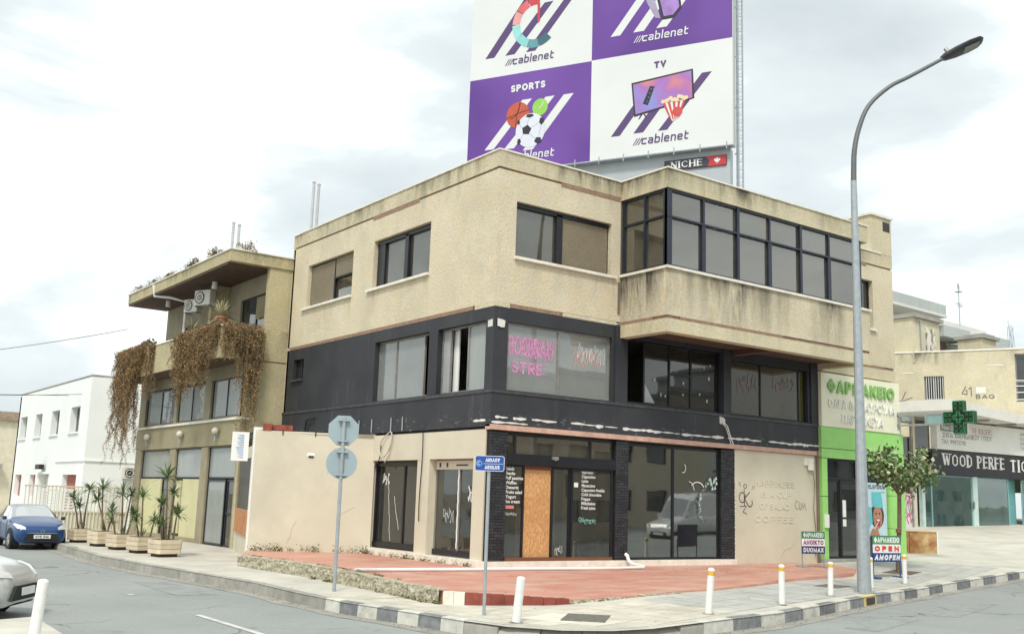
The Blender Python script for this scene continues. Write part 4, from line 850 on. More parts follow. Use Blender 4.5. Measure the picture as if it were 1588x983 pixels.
# painted-over lettering and tags on the cream wall
M_ghost = mat('paler_cream_letters', (.70, .645, .51), .75, var=.05)
gm = MB()
for t, u, z, wd in (('HAPPINESS', 9.98, 2.22, 1.9), ('IS A CUP', 10.25, 1.88, 1.45), ('OF SALAD', 10.2, 1.52, 1.4), ('COFFEE', 9.95, 1.13, 1.85)): lettering(gm, F, t, u, z, .2, .035, .006, width=wd, deep=.007)
gm.build('raised_lettering', M_ghost, B)
tg = MB(); M_tag = mat('black_spray_paint', (.03, .03, .03), .7)
strip(tg, F, arc(9.42, 1.85, .14, .15, 60, 300, 10)+[(9.56, 1.95)], .03, .004); strip(tg, F, [(9.5, 2.1), (9.52, 1.6)], .03, .005); strip(tg, F, [(9.75, 2.02), (9.52, 1.82), (9.68, 1.62)]+arc(9.76, 1.7, .11, .12, 230, 400, 8), .03, .006)
strip(tg, F, arc(9.55, 2.19, .07, .06, 0, 360, 12), .022, .004, True); strip(tg, F, [(9.3, 1.58), (9.6, 1.6), (9.45, 1.42), (9.62, 1.36)], .02, .005)
for u in (9.26, 9.32): strip(tg, F, [(u, 2.32), (u+.03, 2.18)], .015, .004)
for u in (9.86, 9.94): strip(tg, F, [(u+.04, 2.22), (u-.0, 2.1)], .015, .004)
strip(tg, F, arc(12.0, 1.68, .1, .12, 60, 300, 8), .015, .004); strip(tg, F, [(12.1, 1.78), (12.1, 1.56), (12.18, 1.54), (12.2, 1.76)], .015, .005); strip(tg, F, [(12.24, 1.55), (12.26, 1.75), (12.33, 1.6), (12.38, 1.75), (12.44, 1.5)], .015, .004)
tg.build('graffiti', M_tag, B)
mb = MB(); mb.pbox(F, 12.35, 12.8, 0, .05, 2.95, 3.18).pbox(F, 12.5, 12.75, .05, .09, 2.8, 2.97); mb.build('junction_box', M_sill, B)
mb = MB(); mb.tube([(12.75, -.05, 2.9), (12.82, -.06, 2.4), (12.78, -.04, 1.6), (12.86, -.05, .9), (12.84, -.04, .1)], .012, 6); mb.tube([(12.98, -.06, 3.4), (12.98, -.06, -.1)], .045, 10); mb.build('downpipe', MATS['rusty_brown_pipe'], B)
mb = MB(); [mb.pbox(F, 9.08, 9.10, -.01, .012, .1+k_*.12, .15+k_*.12) for k_ in range(25)]; mb.build('pillar_trim', M_sill, B)

# ================================================================== NEIGHBOUR BUILDING
N = Plane((-1.48, 0), (0, 1), -1)
NB = empty('apartment_building', (-1.48, 12.63, -.4), 'olive cream three storey building with dried plants hanging from its balcony', 'building')
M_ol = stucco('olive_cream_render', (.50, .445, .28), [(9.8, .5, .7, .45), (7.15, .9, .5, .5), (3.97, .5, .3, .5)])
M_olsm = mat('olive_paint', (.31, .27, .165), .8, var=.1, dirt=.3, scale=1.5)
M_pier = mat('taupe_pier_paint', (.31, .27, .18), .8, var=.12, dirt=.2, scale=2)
M_board = mat('cream_yellow_board', (.58, .55, .32), .75, var=.05, dirt=.15, scale=1.2)
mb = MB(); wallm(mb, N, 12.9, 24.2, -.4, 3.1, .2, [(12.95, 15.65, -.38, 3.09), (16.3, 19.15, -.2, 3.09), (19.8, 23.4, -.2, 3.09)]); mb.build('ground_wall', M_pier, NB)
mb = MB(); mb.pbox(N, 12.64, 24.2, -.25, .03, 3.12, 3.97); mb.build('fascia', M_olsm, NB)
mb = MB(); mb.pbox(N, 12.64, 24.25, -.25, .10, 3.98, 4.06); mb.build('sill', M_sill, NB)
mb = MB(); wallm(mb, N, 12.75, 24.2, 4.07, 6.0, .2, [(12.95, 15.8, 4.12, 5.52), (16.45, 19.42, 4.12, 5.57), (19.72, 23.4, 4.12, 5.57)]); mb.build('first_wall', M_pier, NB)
for a, b in ((12.95, 15.8), (16.45, 19.42), (19.72, 23.4)): window(NB, N, a, b, 4.12, 5.52, .08, [(a+b)/2], [], .05, M_frame, G_pale)
for a, b in ((12.95, 15.65), (16.3, 19.15), (19.8, 23.4)): window(NB, N, a, b, 1.97, 3.09, .08, [], [], .05, M_frame, G_pale, name='shop_window')
mb = MB(); mb.pbox(N, 20.75, 23.35, -.12, -.06, -.3, 1.94); mb.build('board', M_board, NB)
mb = MB(); mb.pbox(N, 16.33, 18.2, -.12, -.06, -.3, 1.94); mb.build('board', M_board, NB)
mb = MB(); mb.pbox(N, 18.42, 19.0, -.14, -.08, .85, 1.88).pbox(N, 18.42, 19.0, -.14, -.08, -.1, .75); mb.build('door_panel', M_board, NB)
mb = MB(); mb.pbox(N, 18.22, 19.14, -.18, -.142, -.3, 1.95); mb.build('door_frame', M_frame, NB)
window(NB, N, 19.85, 20.7, -.3, 1.94, .1, [], [.85], .06, M_frame, G_dark, name='door')
window(NB, N, 13.85, 15.6, -.33, 1.94, .06, [], [], .07, M_frame, G_pale, name='glass_panel'); window(NB, N, 12.97, 13.8, -.35, 1.94, .1, [], [.78], .07, M_frame, G_dark, name='door')
mb = MB(); wallm(mb, Plane((0, 12.66), (1, 0)), -1.48, .6, -.4, 6.0, .22, []); mb.build('side_wall', M_ol, NB)
mb = MB(); wallm(mb, Plane((0, 12.66), (1, 0)), -.85, .6, 6.06, 9.4, .25, []); mb.build('side_wall', M_ol, NB)
mb = MB(); mb.box(-.84, .6, 12.68, 12.9, 5.99, 6.07); mb.build('side_joint', M_brown, NB)
mb = MB(); mb.box(-.6, .6, 24.0, 24.2, -.4, 9.4); mb.box(-1.3, 6, 24.0, 24.19, -.4, 6.0); mb.build('end_wall', M_ol, NB)
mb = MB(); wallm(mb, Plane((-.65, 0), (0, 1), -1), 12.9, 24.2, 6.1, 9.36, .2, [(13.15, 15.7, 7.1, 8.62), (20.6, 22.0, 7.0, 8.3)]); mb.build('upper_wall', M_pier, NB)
NU = Plane((-.65, 0), (0, 1), -1)
window(NB, NU, 13.15, 15.7, 7.1, 8.62, .08, [14.35], [], .06, M_frame, G_dark); window(NB, NU, 20.6, 22.0, 7.0, 8.3, .08, [21.3], [], .05, M_frame, G_dark)
shutter(Plane((-.65, 0), (0, 1), -1), 13.25, 14.3, 7.75, 8.55, -.06, M_olsm, .05, NB)
mb = MB(); mb.box(-1.35, -.66, 16.9, 17.15, 6.1, 9.36); mb.build('balcony_pier', M_ol, NB)
mb = MB(); mb.tube([(-1.42, 19.6, 7.0), (-1.42, 19.6, 9.0), (-1.9, 20.2, 9.2), (-2.3, 20.9, 9.3), (-2.38, 20.9, 9.75)], .06, 8); mb.build('white_drainpipe', M_white, NB)
mb = MB(); mb.box(-2.35, .3, 12.60, 24.4, 9.40, 9.80); mb.build('roof_slab', M_ol, NB)
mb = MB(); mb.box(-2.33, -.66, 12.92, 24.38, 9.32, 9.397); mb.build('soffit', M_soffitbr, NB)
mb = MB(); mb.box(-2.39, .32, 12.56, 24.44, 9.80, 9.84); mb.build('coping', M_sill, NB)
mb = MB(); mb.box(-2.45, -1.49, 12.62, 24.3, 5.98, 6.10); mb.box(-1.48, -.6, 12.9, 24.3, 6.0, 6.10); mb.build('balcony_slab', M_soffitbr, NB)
mb = MB(); mb.box(-2.47, -2.33, 12.60, 22.6, 6.0, 7.10).box(-2.33, -.9, 12.60, 12.74, 6.0, 7.02); mb.build('balcony_parapet', M_ol, NB)
mb = MB(); mb.box(-2.50, -2.30, 15.6, 20.6, 7.10, 7.15).box(-2.50, -2.30, 12.56, 15.0, 7.10, 7.15).box(-2.30, -.9, 12.56, 12.78, 7.02, 7.07); mb.build('coping', M_sill, NB)
mb = MB(); mb.box(-.4, 5, 13, 24, -.38, 5.98); mb.build('interior_core', M_interior, NB)
def wall_lamp(y, label):
    o = empty('wall_lamp', (-1.51, y, 3.55), label, 'lamp', 'globe lamps on the olive fascia')
    mb = MB(); mb.tube([(-1.51, y, 3.44), (-1.62, y, 3.44), (-1.66, y, 3.50)], .025, 8).lathe([(.05, 0), (.07, .02), (.03, .04)], (-1.66, y, 3.49), 10); mb.build('bracket_frame', M_steel, o)
    mb = MB(); mb.tube([(-1.66, y, 3.5-.23), (-1.66, y, 3.44)], .03, 8); mb.build('lamp_stem', M_steel, o)
    mb = MB(); mb.lathe([(.13*math.sin(R(a)), -.13*math.cos(R(a))) for a in range(8, 180, 20)], (-1.66, y, 3.63), 14); mb.build('globe', mat('opal_globe', (.62, .58, .48), .35), o, smooth=True)
for y, l in ((22.3, 'leftmost round globe lamp on the olive fascia, farthest from the corner building'), (18.3, 'middle one of three round globe lamps on the olive fascia'), (14.6, 'right globe lamp on the olive fascia, nearest the small white notice')): wall_lamp(y, l)
def ac_unit(loc, label, rz=0, s=1.0):
    o = empty('air_conditioner', loc, label, 'air conditioner', None, rz)
    wv, dv, hv = .85*s, .32*s, .62*s; m = mat('ac_cream_casing', (.60, .59, .53), .5, var=.04, dirt=.25)
    mb = MB(); mb.box(-wv/2, wv/2, -dv/2, dv/2, 0, hv); mb.build('casing', m, o, world=False, bevel=.02)
    mb = MB(); mb.lathe([(.24*s, -dv/2-.012), (.25*s, -dv/2-.02), (.22*s, -dv/2-.006)], (-.12*s, 0, hv/2), 20, 'y'); mb.build('fan_grille', M_frame, o, world=False)
    mb = MB()
    for k_ in range(8): a = R(k_*45); mb.tube([(-.12*s, -dv/2-.022, hv/2), (-.12*s+.24*s*math.cos(a), -dv/2-.022, hv/2+.24*s*math.sin(a))], .006, 4)
    for k_ in range(1, 5): mb.lathe([(.05*k_*s, -dv/2-.020), (.05*k_*s+.006, -dv/2-.024)], (-.12*s, 0, hv/2), 16, 'y')
    mb.build('fan_grille', m, o, world=False)
    mb = MB(); mb.box(-wv/2+.05, -wv/2+.08, -dv/2, dv/2+.1, -.05, -.005).box(wv/2-.08, wv/2-.05, -dv/2, dv/2+.1, -.05, -.005); mb.build('bracket', M_steel, o, world=False)
    return o
ac_unit((-1.55, 17.1, 8.5), 'right larger air conditioner hanging under the olive balcony roof', R(-65), .95)
ac_unit((-1.55, 18.4, 8.4), 'left smaller air conditioner hanging under the olive balcony roof', R(-65), .82)
for y, x in ((16.3, -1.5), (21.6, -1.5)):
    mb = MB(); mb.lathe([(.10, 0), (.10, .26)], (x, y, 9.05), 12); mb.build('ceiling_spot', M_white, NB)
for x, y, z0, z1, l in ((1.21, 14, 9.8, 13.25, 'taller left pale pipe rising behind the main parapet'), (1.42, 14, 9.8, 13.2, 'shorter right pale pipe rising behind the main parapet'), (-1.07, 16, 9.84, 11.62, 'taller left white pipe on the olive building roof'), (-.84, 16, 9.84, 11.62-.05, 'shorter right white pipe on the olive building roof')):
    mb = MB(); mb.lathe([(.055, 0), (.055, z1-z0), (.07, z1-z0), (.07, z1-z0+.05), (.03, z1-z0+.08)], (x, y, z0), 10); tag(mb.build('vent_pipe', mat('grey_plastic_pipe', (.45, .46, .47), .5), None, smooth=False), l, 'pipe', 'pipes standing on the flat roofs')
M_leafdry = mat('dried_leaf_brown', (.23, .135, .055), .9, var=.5, scale=6); M_leafdry2 = mat('dried_leaf_tan', (.36, .245, .115), .9, var=.4, scale=6)
M_leafolive = mat('olive_green_leaf', (.075, .09, .03), .8, var=.4, scale=6); M_leafgreen = mat('green_leaf', (.10, .155, .045), .6, var=.45, scale=7, rnd_obj=0)
M_leafdark = mat('dark_green_leaf', (.03, .06, .018), .6, var=.4, scale=7); M_bark = mat('grey_brown_bark', (.17, .13, .09), .9, var=.3, scale=18, bump=.004)
def leafq(mb, p, sz, g, mi=0, asp=.5, down=0):
    a = Vector((g.gauss(0, 1), g.gauss(0, 1), g.gauss(0, 1)-down)).normalized(); b = a.cross(Vector((g.gauss(0, 1), g.gauss(0, 1), g.gauss(0, 1)))).normalized()
    a *= sz; b *= sz*asp; mb.add([p-a*.5, p+b*.5, p+a*.5, p-b*.5], [(0, 1, 2, 3)], mi)
def trailing(name, edge, ztop, lens, n, label, seed, out=.12, mats=(M_leafdry, M_leafdry2, M_leafolive), green=.11, group='dried plants trailing from the balcony'):
    """dead creeper: many strands hanging over a balcony edge, each with its small dry leaves"""
    g = random.Random(seed); o = empty(name, (*edge[0], ztop), label, 'plant', group); st = MB(); lf = MB()
    Le = sum(math.dist(a, b) for a, b in zip(edge[:-1], edge[1:]))
    for i in range(n):
        s = g.uniform(0, Le); t = s/Le; p, tt = poly_at(edge, s); no = Vector((-tt.y, tt.x)); no = no if no.dot(Vector((-1, -1))) > 0 else -no
        ln = lens(t)*g.uniform(.22, 1.15); d0 = g.uniform(.02, out*2.2); pts = []; q = Vector((p.x+no.x*.02, p.y+no.y*.02, ztop+g.uniform(0, .12))); dx, dy = g.uniform(-.02, .02), g.uniform(-.02, .02)
        k_ = int(ln/.07)+2
        for j in range(k_):
            f = j/k_; r_ = min(1, j/3)*d0*(1+.3*math.sin(j*.5+i)); pts.append(Vector((p.x+no.x*r_+dx*j*.3+g.uniform(-.012, .012), p.y+no.y*r_+dy*j*.3+g.uniform(-.012, .012), q.z-ln*f)))
        st.tube(pts[::3] if len(pts) > 6 else pts, .006, 3, cap=False)
        for P_ in pts:
            for _ in range(4): leafq(lf, P_+Vector((g.gauss(0, .035), g.gauss(0, .035), g.gauss(0, .03))), g.uniform(.03, .075), g, (2 if g.random() < green else (0 if g.random() < .62 else 1)), .55, .6)
    st.build('strand', M_bark, o, recalc=False, kind='stuff'); lf.build('foliage', list(mats), o, recalc=False, kind='stuff'); return o
def hump(c, w_, h_): return lambda t: max(0, h_*math.exp(-((t-c)/w_)**2))
trailing('trailing_plant', [(-2.47, 23.9), (-2.47, 20.6)], 7.2, lambda t: .8+3.3*math.exp(-((t-.22)/.2)**2)+3.0*math.exp(-((t-.64)/.12)**2)+.3, 300, 'brown dried creeper hanging from the left end of the olive balcony', 1, .16, green=.06)
trailing('trailing_plant', [(-2.47, 20.1), (-2.47, 19.6)], 7.15, lambda t: 2.3-1.2*abs(t-.5), 26, 'narrow dried creeper hanging alone between the two big brown clumps', 2, .1, green=.12)
trailing('trailing_plant', [(-2.47, 16.6), (-2.47, 12.62), (-1.0, 12.58)], 7.15, lambda t: 1.25+1.25*math.exp(-((t-.15)/.13)**2)+1.0*math.exp(-((t-.45)/.10)**2)+2.4*math.exp(-((t-.93)/.06)**2), 460, 'wide brown dried creeper hanging round the balcony corner of the olive building', 3, .16)
def blades(mb, c, n, ln, wd, g, up=.5, droop=.35, mi=0):
    for i in range(n):
        a = g.uniform(0, 2*math.pi); e = g.uniform(-.35, 1.0)*up*1.6; l = ln*g.uniform(.75, 1.1); d = Vector((math.cos(a)*math.cos(e), math.sin(a)*math.cos(e), math.sin(e))); sd_ = Vector((-math.sin(a), math.cos(a), 0))*wd/2
        m_ = c + d*l*.55; t_ = c + d*l - Vector((0, 0, droop*l*.5)); mb.add([c-sd_*.5, c+sd_*.5, m_+sd_, m_-sd_, t_], [(0, 1, 2, 3), (3, 2, 4)], mi)
def potted(loc, label, sc_=1.0, seed=1, m=M_leafolive):
    g = random.Random(seed); o = empty('potted_plant', loc, label, 'plant'); mb = MB(); mb.lathe([(.15*sc_, 0), (.21*sc_, .28*sc_), (.23*sc_, .28*sc_), (.23*sc_, .33*sc_), (.19*sc_, .33*sc_)], loc, 14); mb.build('pot', mat('terracotta', (.34, .15, .08), .85, dirt=.3), o, smooth=False)
    mb = MB(); c = Vector(loc)+Vector((0, 0, .33*sc_)); [blades(mb, c, 26, .75*sc_, .05*sc_, g, .8, .15) for _ in range(2)]; mb.build('foliage', m, o, recalc=False, kind='stuff')
potted((-2.3, 13.2, 7.12), 'spiky potted plant on the balcony corner above the widest creeper', 1.1, 5, mat('pale_dry_blade', (.33, .31, .18), .8, var=.3)); potted((-2.2, 16.4, 7.1), 'smaller dried potted plant on the balcony left of the corner pot', .8, 6, MATS['pale_dry_blade'])
def bush(name, c, r, n, label, seed, mats, sz=.1, cat='plant', group=None):
    g = random.Random(seed); o = empty(name, (c[0], c[1], c[2]-r[2]*.6), label, cat, group); lf = MB(); tw = MB(); C_ = Vector(c); cl = [Vector((g.gauss(0, .45)*r[0], g.gauss(0, .45)*r[1], g.gauss(0, .4)*r[2])) for _ in range(max(5, n//60))]
    for _ in range(n):
        q = g.choice(cl) + Vector((g.gauss(0, .28)*r[0], g.gauss(0, .28)*r[1], g.gauss(0, .28)*r[2])); leafq(lf, C_+q, sz*g.uniform(.6, 1.3), g, g.randrange(len(mats)), .5)
    for q in cl: tw.tube([C_-Vector((0, 0, r[2]*.6)), C_+q*.6, C_+q], .012, 4, False)
    tw.build('stem', M_bark, o, recalc=False, kind='stuff'); lf.build('foliage', list(mats), o, recalc=False, kind='stuff'); return o
bush('leafy_plant', (-2.35, 21.2, 7.3), (.15, .9, .2), 500, 'green leafy plant growing on the balcony edge beside the left dried creeper', 9, (M_leafdark, M_leafolive), .09)
for i, (y, l, rr, mm) in enumerate(((12.9, 'orange brown dry tuft on the front corner of the olive roof', (.25, .25, .14), (M_leafdry2, M_leafolive)), (14.3, 'dark round tuft of weeds on the olive roof edge near the pipes', (.2, .4, .13), (M_leafdry, M_leafolive)), (16.8, 'low grey green weeds halfway along the olive roof edge', (.15, .6, .08), (M_leafolive, M_leafdry)), (19.4, 'thin weeds on the olive roof edge left of the white pipe', (.12, .5, .07), (M_leafolive, M_leafdry2)), (22.6, 'dry grass at the far left end of the olive roof', (.12, 1.2, .08), (M_leafolive, M_leafdry)))):
    bush('roof_weeds', (-2.25 if i else -1.7, y, 9.93), (rr[0]*1.1, rr[1]*1.4, rr[2]*1.7), 520, l, 20+i, mm, .07, 'plant', 'weeds growing along the olive roof edge')
mb = MB(); gg = random.Random(3); [blades(mb, Vector((-2.15, 15.2+gg.uniform(-.3, .3), 9.85)), 8, .55, .02, gg, 1.2, .05) for _ in range(4)]; [blades(mb, Vector((-2.15, 21.8+gg.uniform(-.9, .9), 9.85)), 6, .4, .02, gg, 1.2, .05) for _ in range(6)]
o = mb.build('roof_grass', M_leafdry2, None, recalc=False, kind='stuff'); o['label'] = 'thin dry grass blades standing on the olive roof edge'; o['category'] = 'grass'
mb = MB(); SG = Plane((-3.14, 7.9), (.3, 1), -1)
so_ = empty('notice_sign', (-3.2, 7.95, 2.3), 'small white notice with a faded blue print on the end of the cream wall', 'sign')
SGP = Plane((-3.62, 7.95), (1, -.35)); mb = MB(); mb.pbox(SGP, 0, .48, 0, .03, 2.42, 3.26); mb.build('sign_board', M_white, so_)
mb = MB(); g = random.Random(6); [mb.flat(SGP, [(.12+g.uniform(0, .2), z), (.34, z), (.34, z+.05), (.14, z+.05)], .033+.0004*k_) for k_, z in enumerate([2.5+.07*i for i in range(10)])]; mb.build('faded_print', mat('faded_blue_print', (.35, .45, .60), .7), so_)

# ================================================================== WHITE HOUSE AND THE STREET BEHIND
WH = Plane((-2.2, 0), (0, 1), -1)
H = empty('white_house', (-2.2, 29.58, -.4), 'white two storey house with narrow windows and faded red shutters', 'house')
hw = [(31.2, 32.95, 4.12, 5.36), (35.2, 36.85, 4.12, 5.36), (39.0, 40.55, 4.12, 5.36), (42.6, 44.3, 4.12, 5.36), (42.5, 44.15, .9, 2.08), (39.1, 40.5, .9, 2.08), (36.2, 38.4, -.35, 2.08), (30.7, 33.3, -.1, 2.08)]
mb = MB(); wallm(mb, WH, 29.58, 45.0, -.4, 6.68, .5, hw); mb.box(-1.7, 8, 29.58, 29.9, -.4, 6.7); mb.box(-2.2, 8, 44.7, 45, -.4, 6.6); mb.build('wall', M_whitehouse, H)
mb = MB(); mb.box(-2.23, 8.05, 29.55, 45.05, 6.705, 6.76); mb.build('roof', mat('grey_roof_edge', (.4, .38, .35), .8), H)
for h in hw[:4]: window(H, WH, h[0], h[1], h[2], h[3], .3, [(h[0]+h[1])/2], [], .06, M_alu, G_dark); mb = MB(); mb.pbox(WH, h[0]-.1, h[1]+.1, -.1, .08, h[2]-.08, h[2]); mb.build('sill', M_whitehouse, H)
M_red2 = mat('faded_red_shutter', (.34, .12, .09), .8, var=.15)
for h in (hw[4], hw[5], hw[7]):
    mb = MB(); mb.pbox(WH, h[0]+.02, h[1]-.02, -.28, -.24, h[2], h[3]-.02); mb.build('shutter', M_red2, H)
mb = MB(); mb.pbox(WH, 36.25, 38.3, -.4, -.36, -.35, 2.05); mb.build('door', mat('pale_grey_door', (.55, .55, .5), .6), H); mb = MB(); mb.pbox(WH, 36.0, 38.6, 0, .12, 2.12, 2.22); mb.build('door_hood', M_whitehouse, H)
mb = MB(); mb.pbox(WH, 29.6, 35.0, 0, .06, 2.70, 2.76); mb.box(-2.2, 1, 29.52, 29.575, 2.70, 2.76); mb.build('string_course', M_whitehouse, H)
ac_unit((-.05, 29.4, 1.95), 'white air conditioner on the side wall of the white house beside the olive building', 0, .9)
mb = MB(); mb.pbox(WH, 36.9, 37.8, .1, .35, 2.35, 2.6); mb.build('lantern', M_frame, H)
# railing, pale fence and pierced screen in front of the white house
FN = Plane((-5.7, 24.4), (1, 0)); fo = empty('picket_fence', (-5.7, 24.4, -.4), 'cream metal picket railing behind the planters in front of the white house', 'fence')
mb = MB(); mb.pbox(FN, 0, 4.2, -.03, .03, 1.48, 1.54); mb.build('top_rail', M_cream, fo); mb = MB(); mb.pbox(FN, 0, 4.2, -.03, .03, .48, .53); mb.build('mid_rail', M_cream, fo); mb = MB(); mb.pbox(FN, 0, 4.2, -.08, .02, -.4, -.2); mb.build('base', M_cream, fo)
pk = None
for i in range(29):
    if pk is None: mb = MB(); mb.box(-.015, .015, -.015, .015, 0, 1.72); pk = mb.build('picket', M_cream, fo, world=False); q = pk
    else: q = pk.copy(); COL.objects.link(q)
    q.location = (.05+i*.145, 0, .18)
for i in range(28):
    mb = None
    if i == 0: m0 = MB(); m0.box(-.05, .05, -.012, .012, 0, .72); bd_ = m0.build('board', M_cream, fo, world=False); q = bd_
    else: q = bd_.copy(); COL.objects.link(q)
    q.location = (.12+i*.145, .05, .15)
mb = MB(); hs = [(a*.22+.1, a*.22+.24, .55+b*.13, .55+b*.13+.07) for a in range(8) for b in range(6)]
SCR = Plane((-4.6, 26.5), (1, 0)); wallm(mb, SCR, 0, 1.95, -.4, 1.42, .12, hs); tag(mb.build('screen_wall', M_whitehouse, None), 'white pierced block screen behind the cream railing', 'wall')
mb = MB(); mb.box(-2.6, -1.5, 25.2, 25.4, -.4, 1.65); tag(mb.build('boundary_wall', M_whitehouse, None, bevel=.01), 'plain white boundary wall touching the end of the olive building', 'wall')
mb = MB(); mb.box(-9.2, -4.6, 31, 31.2, -.6, .45); mb.box(-7.2, -6.6, 46, 46.2, -.6, .6); tag(mb.build('boundary_wall', M_cream, None), 'low cream garden wall behind the blue car', 'wall')
cb = empty('cream_house', (-6, 58, -.5), 'low cream house with a tiled edge at the far left end of the street', 'house')
mb = MB(); mb.box(-14, 3, 58, 70, -.6, 5.9); mb.build('wall', mat('pale_cream_render', (.62, .57, .44), .85, dirt=.1), cb); mb = MB(); mb.box(-14.2, 3.1, 57.7, 70, 5.9, 6.5); mb.build('roof', mat('brown_tile_edge', (.30, .23, .17), .9, var=.3, scale=8), cb)
mb = MB(); mb.box(-6, -1.2, 60, 66, 6.51, 7.4); mb.build('roof_room', mat('grey_roof_room', (.45, .45, .43), .9), cb); mb = MB(); mb.box(-6, -.5, 57.2, 57.99, 2.6, 2.9); mb.build('canopy', M_concrete, cb)
bush('garden_shrub', (-5.3, 40, .75), (1.1, 1.0, .8), 1800, 'clipped green shrub at the left edge behind the blue car', 33, (M_leafdark, M_leafgreen), .16)
def wire(p, q, sag, r_, label):
    pts = [Vector(p).lerp(Vector(q), i/16) - Vector((0, 0, sag*4*(i/16)*(1-i/16))) for i in range(17)]; mb = MB(); mb.tube(pts, r_, 5); tag(mb.build('overhead_wire', M_frame, None), label, 'wire', 'overhead wires at the left')
wire((-16.5, 26, 5.2), (-2.3, 24.2, 8.3), .35, .012, 'single thin wire sloping up from the left edge to the olive building')
wire((-24, 42, 5.9), (-2.25, 33.5, 6.0), .25, .012, 'upper thin wire crossing in front of the white house'); wire((-24, 42, 5.4), (-2.25, 31.0, 5.9), .3, .012, 'lower thin wire crossing in front of the white house')

# planters on the side street pavement
M_plant = mat('sandstone_planter', (.58, .50, .36), .9, var=.12, dirt=.25, scale=4, rnd_obj=.2, bump=.003)
def planter(x, y, i, label, sc_=1.0):
    o = empty('planter', (x, y, -.355), label, 'planter', 'square planters along the pavement', R(8))
    z = .09
    for k_ in range(3):
        mb = MB(); w_ = .36*sc_+.006*k_; c_ = .06; h_ = .125*sc_; pts = [(-w_+c_, -w_), (w_-c_, -w_), (w_, -w_+c_), (w_, w_-c_), (w_-c_, w_), (-w_+c_, w_), (-w_, w_-c_), (-w_, -w_+c_)]
        mb.add([(a, b, z) for a, b in pts]+[(a, b, z+h_) for a, b in pts], [tuple(range(7, -1, -1)), tuple(range(8, 16))]+[(q, (q+1) % 8, (q+1) % 8+8, q+8) for q in range(8)]); mb.build('planter_board', M_plant, o, world=False, bevel=.012); z += h_+.004
    mb = MB(); mb.box(-.27*sc_, .27*sc_, -.27*sc_, .27*sc_, .0, .09); mb.build('foot', M_intdark, o, world=False)
    mb = MB(); mb.box(-.30*sc_, .30*sc_, -.30*sc_, .30*sc_, z, z+.006); mb.build('soil', M_bark, o, world=False)
    return z
M_yucca = mat('yucca_leaf', (.13, .19, .075), .55, var=.35, scale=5)
def yucca(x, y, stems, label, seed):
    g = random.Random(seed); o = empty('spiky_plant', (x, y, .12), label, 'plant', 'spiky plants in the square planters'); lf = MB()
    for (dx, dy, h_, tx, ty, r_) in stems:
        a = Vector((x+dx, y+dy, .12)); b = a+Vector((tx, ty, h_)); m_ = a.lerp(b, .5)+Vector((-ty*.2, tx*.2, 0)); mb = MB(); mb.tube([a, m_, b], [.032, .026, .02], 7); mb.build('stem', M_bark, o)
        blades(lf, b, 34, r_*1.3, .05, g, .55, .3); blades(lf, b+Vector((0, 0, .05)), 18, r_*1.1, .045, g, 1.1, .1)
    blades(lf, Vector((x, y, .15)), 18, .3, .03, g, .8, .2); lf.build('foliage', M_yucca, o, recalc=False, kind='stuff')
pos_ = [(-5.36, 16.6), (-5.3, 14.2), (-5.25, 12.3), (-5.15, 10.5), (-5.05, 8.75)]
nm = ['planter nearest the blue car, first of the row', 'second planter from the blue car', 'middle planter of the row of five', 'fourth planter from the blue car', 'planter nearest the cream shop wall, last of the row']
st = [[(-.1, 0, 1.0, -.25, 0, .35), (.1, .1, 1.3, .1, .1, .35), (.0, -.1, .7, -.15, 0, .35)], [(0, 0, 1.35, -.1, .1, .45), (.1, .05, 1.0, -.3, .1, .38), (.15, 0, .35, .1, 0, .3)], [(0, 0, 1.2, -.08, 0, .42), (.1, .1, 1.2, .12, 0, .28), (-.2, 0, .65, -.15, .0, .35), (.2, .1, .6, .15, 0, .33)], [(-.05, 0, 1.15, -.05, 0, .42), (.22, 0, .45, .08, 0, .32), (-.1, .1, .45, -.1, 0, .3)], [(0, 0, 1.75, -.1, 0, .5), (.1, .05, 1.3, .05, 0, .3), (.22, 0, .7, .05, 0, .38), (-.1, 0, .4, -.08, 0, .35), (0, .15, 1.0, -.12, 0, .3)]]
for i, (x, y) in enumerate(pos_):
    planter(x, y, i, 'sandy square planter with spiky plants, ' + nm[i], (.95, 1, .98, .98, 1)[i]); yucca(x, y, st[i], ('three stemmed', 'tall leaning', 'many stemmed', 'small palm like', 'tallest')[i] + ' spiky plant in the ' + ('first planter beside the blue car', 'second planter from the blue car', 'middle planter', 'fourth planter from the blue car', 'last planter nearest the cream wall')[i], 60+i)

# ================================================================== PHARMACY
PH = Plane((0, -.1), (1, 0)); Q = empty('pharmacy', (15.4, -.1, -.1), 'green fronted pharmacy with a cream sign under the corner building overhang', 'shop')
M_green = mat('lime_green_panel', (.31, .64, .17), .45, var=.05, dirt=.06); M_signcream = mat('cream_sign_panel', (.80, .78, .60), .6, var=.03, dirt=.08)
mb = MB(); mb.pbox(PH, 13.12, 17.5, -.25, .06, 4.26, 6.03); mb.build('sign_panel', M_signcream, Q)
mb = MB(); mb.pbox(PH, 13.12, 17.70, -.25, .03, 3.56, 4.255).pbox(PH, 13.12, 17.70, -.25, .03, 3.24, 3.54); mb.build('green_panel', M_green, Q)
mb = MB(); mb.pbox(PH, 13.12, 13.40, -.25, .03, 2.0, 3.22).pbox(PH, 13.12, 13.40, -.25, .03, -.12, 1.98); mb.build('green_panel', M_green, Q)
mb = MB(); [mb.pbox(PH, 16.80, 17.70, -.45, .03, a, b) for a, b in ((-.16, 1.0), (1.015, 2.1), (2.115, 3.22))]; mb.build('green_panel', M_green, Q)
mb = MB(); mb.box(17.3, 17.69, .36, 3, -.1, 4.2); mb.build('side_wall', M_cream, Q)
